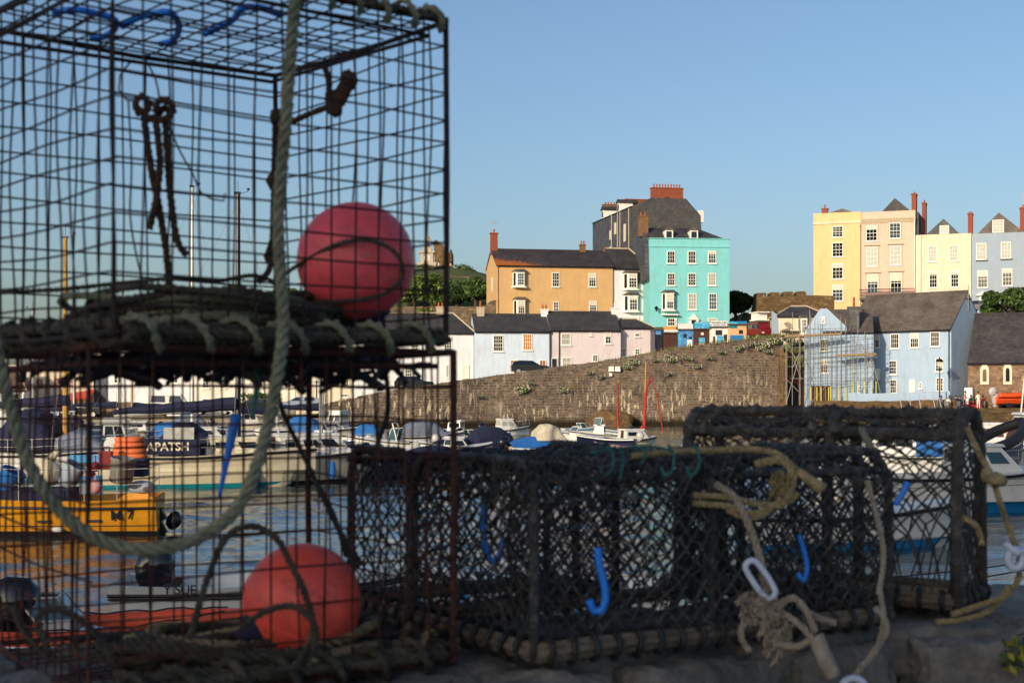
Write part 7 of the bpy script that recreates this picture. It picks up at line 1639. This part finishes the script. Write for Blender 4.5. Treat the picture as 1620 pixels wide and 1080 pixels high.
for lb, pts, d, r in (('bright blue plastic hook hanging on the front of the black pot', ((946, 866), (948, 890), (954, 915), (958, 945), (951, 966), (940, 966), (932, 948)), 2.2, .0062), ('dark blue plastic hook hanging inside the left end of the black pot', ((766, 793), (764, 830), (768, 862), (776, 886), (788, 884), (797, 850)), 2.42, .0058), ('small blue plastic hook near the white plastic link', ((1264, 846), (1272, 872), (1277, 898), (1271, 918), (1262, 906)), 2.46, .0042), ('short blue strap on the corner of the tall grey pot', ((1436, 762), (1428, 780), (1416, 798)), 2.62, .006)):
    mb = MB(); mb.tube(spline([P(x, y, d) for x, y in pts], .006), r, 8); tag(mb.build('plastic_hook', 'bluehook', world=True, smooth=True), lb, 'hook', 'blue plastic hooks on the pots')
rthing('teal_twine', 'teal twine lashed along the top rail of the black pot', 'twine', [[(935, 716, 2.33), (985, 708, 2.35), (1030, 706, 2.37), (1062, 712, 2.38)]] + [[(x, 704, 2.34), (x + 8, 720, 2.30), (x + 6, 742, 2.29), (x - 6, 752, 2.3), (x - 12, 738, 2.31)] for x in (962, 1058, 1098)] + [[(980, 707, 2.35), (986, 725, 2.31), (980, 760, 2.3)], [(1010, 707, 2.36), (1022, 716, 2.33), (1014, 735, 2.32)]], 'ropeteal', .003)

for lb, a, b in (('upper of two thin black mooring lines crossing the water at the right edge', (1385, 914, 26), (1700, 876, 26)), ('lower of two thin black mooring lines crossing the water at the right edge', (1360, 938, 25), (1700, 886, 25))):
    A, B_ = P(*a), P(*b); tag(MB().tube([A.lerp(B_, i / 8) + Vector((0, 0, -.05 * math.sin(math.pi * i / 8))) for i in range(9)], .014, 5).build('mooring_line', 'black', world=True), lb, 'mooring line', 'mooring lines at the right')
# ------------------------------------------------------------------ camera and daylight
cam = bpy.data.cameras.new('camera'); co = bpy.data.objects.new('camera', cam); COL.objects.link(co); SC.camera = co
co.location = (0, 0, CZ); co.rotation_euler = (math.pi / 2, 0, 0); cam.lens = 50; cam.sensor_width = 36; cam.shift_y = (HY - 540) / 1620
cam.clip_start = .05; cam.clip_end = 5000; cam.dof.use_dof = True; cam.dof.focus_distance = 140; cam.dof.aperture_fstop = 9; cam.dof.aperture_blades = 9
EL, AZ = rad(17), rad(35)      # sun low behind the viewer, to the left
sv = Vector((-math.sin(AZ) * math.cos(EL), -math.cos(AZ) * math.cos(EL), math.sin(EL)))
sl = bpy.data.lights.new('sun', 'SUN'); sl.energy = 3.75; sl.angle = rad(.5); sl.color = (1, .86, .68)
so = bpy.data.objects.new('sun', sl); COL.objects.link(so); so.rotation_euler = sv.to_track_quat('Z', 'Y').to_euler(); so.location = (-40, -60, 40)
w = bpy.data.worlds.new('World'); SC.world = w; w.use_nodes = True; nt = w.node_tree
sky = nt.nodes.new('ShaderNodeTexSky'); sky.sky_type = 'NISHITA'; sky.sun_disc = False; sky.sun_elevation = EL; sky.sun_rotation = math.atan2(sv.x, sv.y)
sky.air_density = 1.0; sky.dust_density = 2.3; sky.ozone_density = 3.1
nt.links.new(sky.outputs[0], nt.nodes['Background'].inputs[0]); nt.nodes['Background'].inputs[1].default_value = .133
SC.view_settings.view_transform = 'Standard'; SC.view_settings.look = 'None'; SC.view_settings.exposure = .14; SC.view_settings.gamma = 1
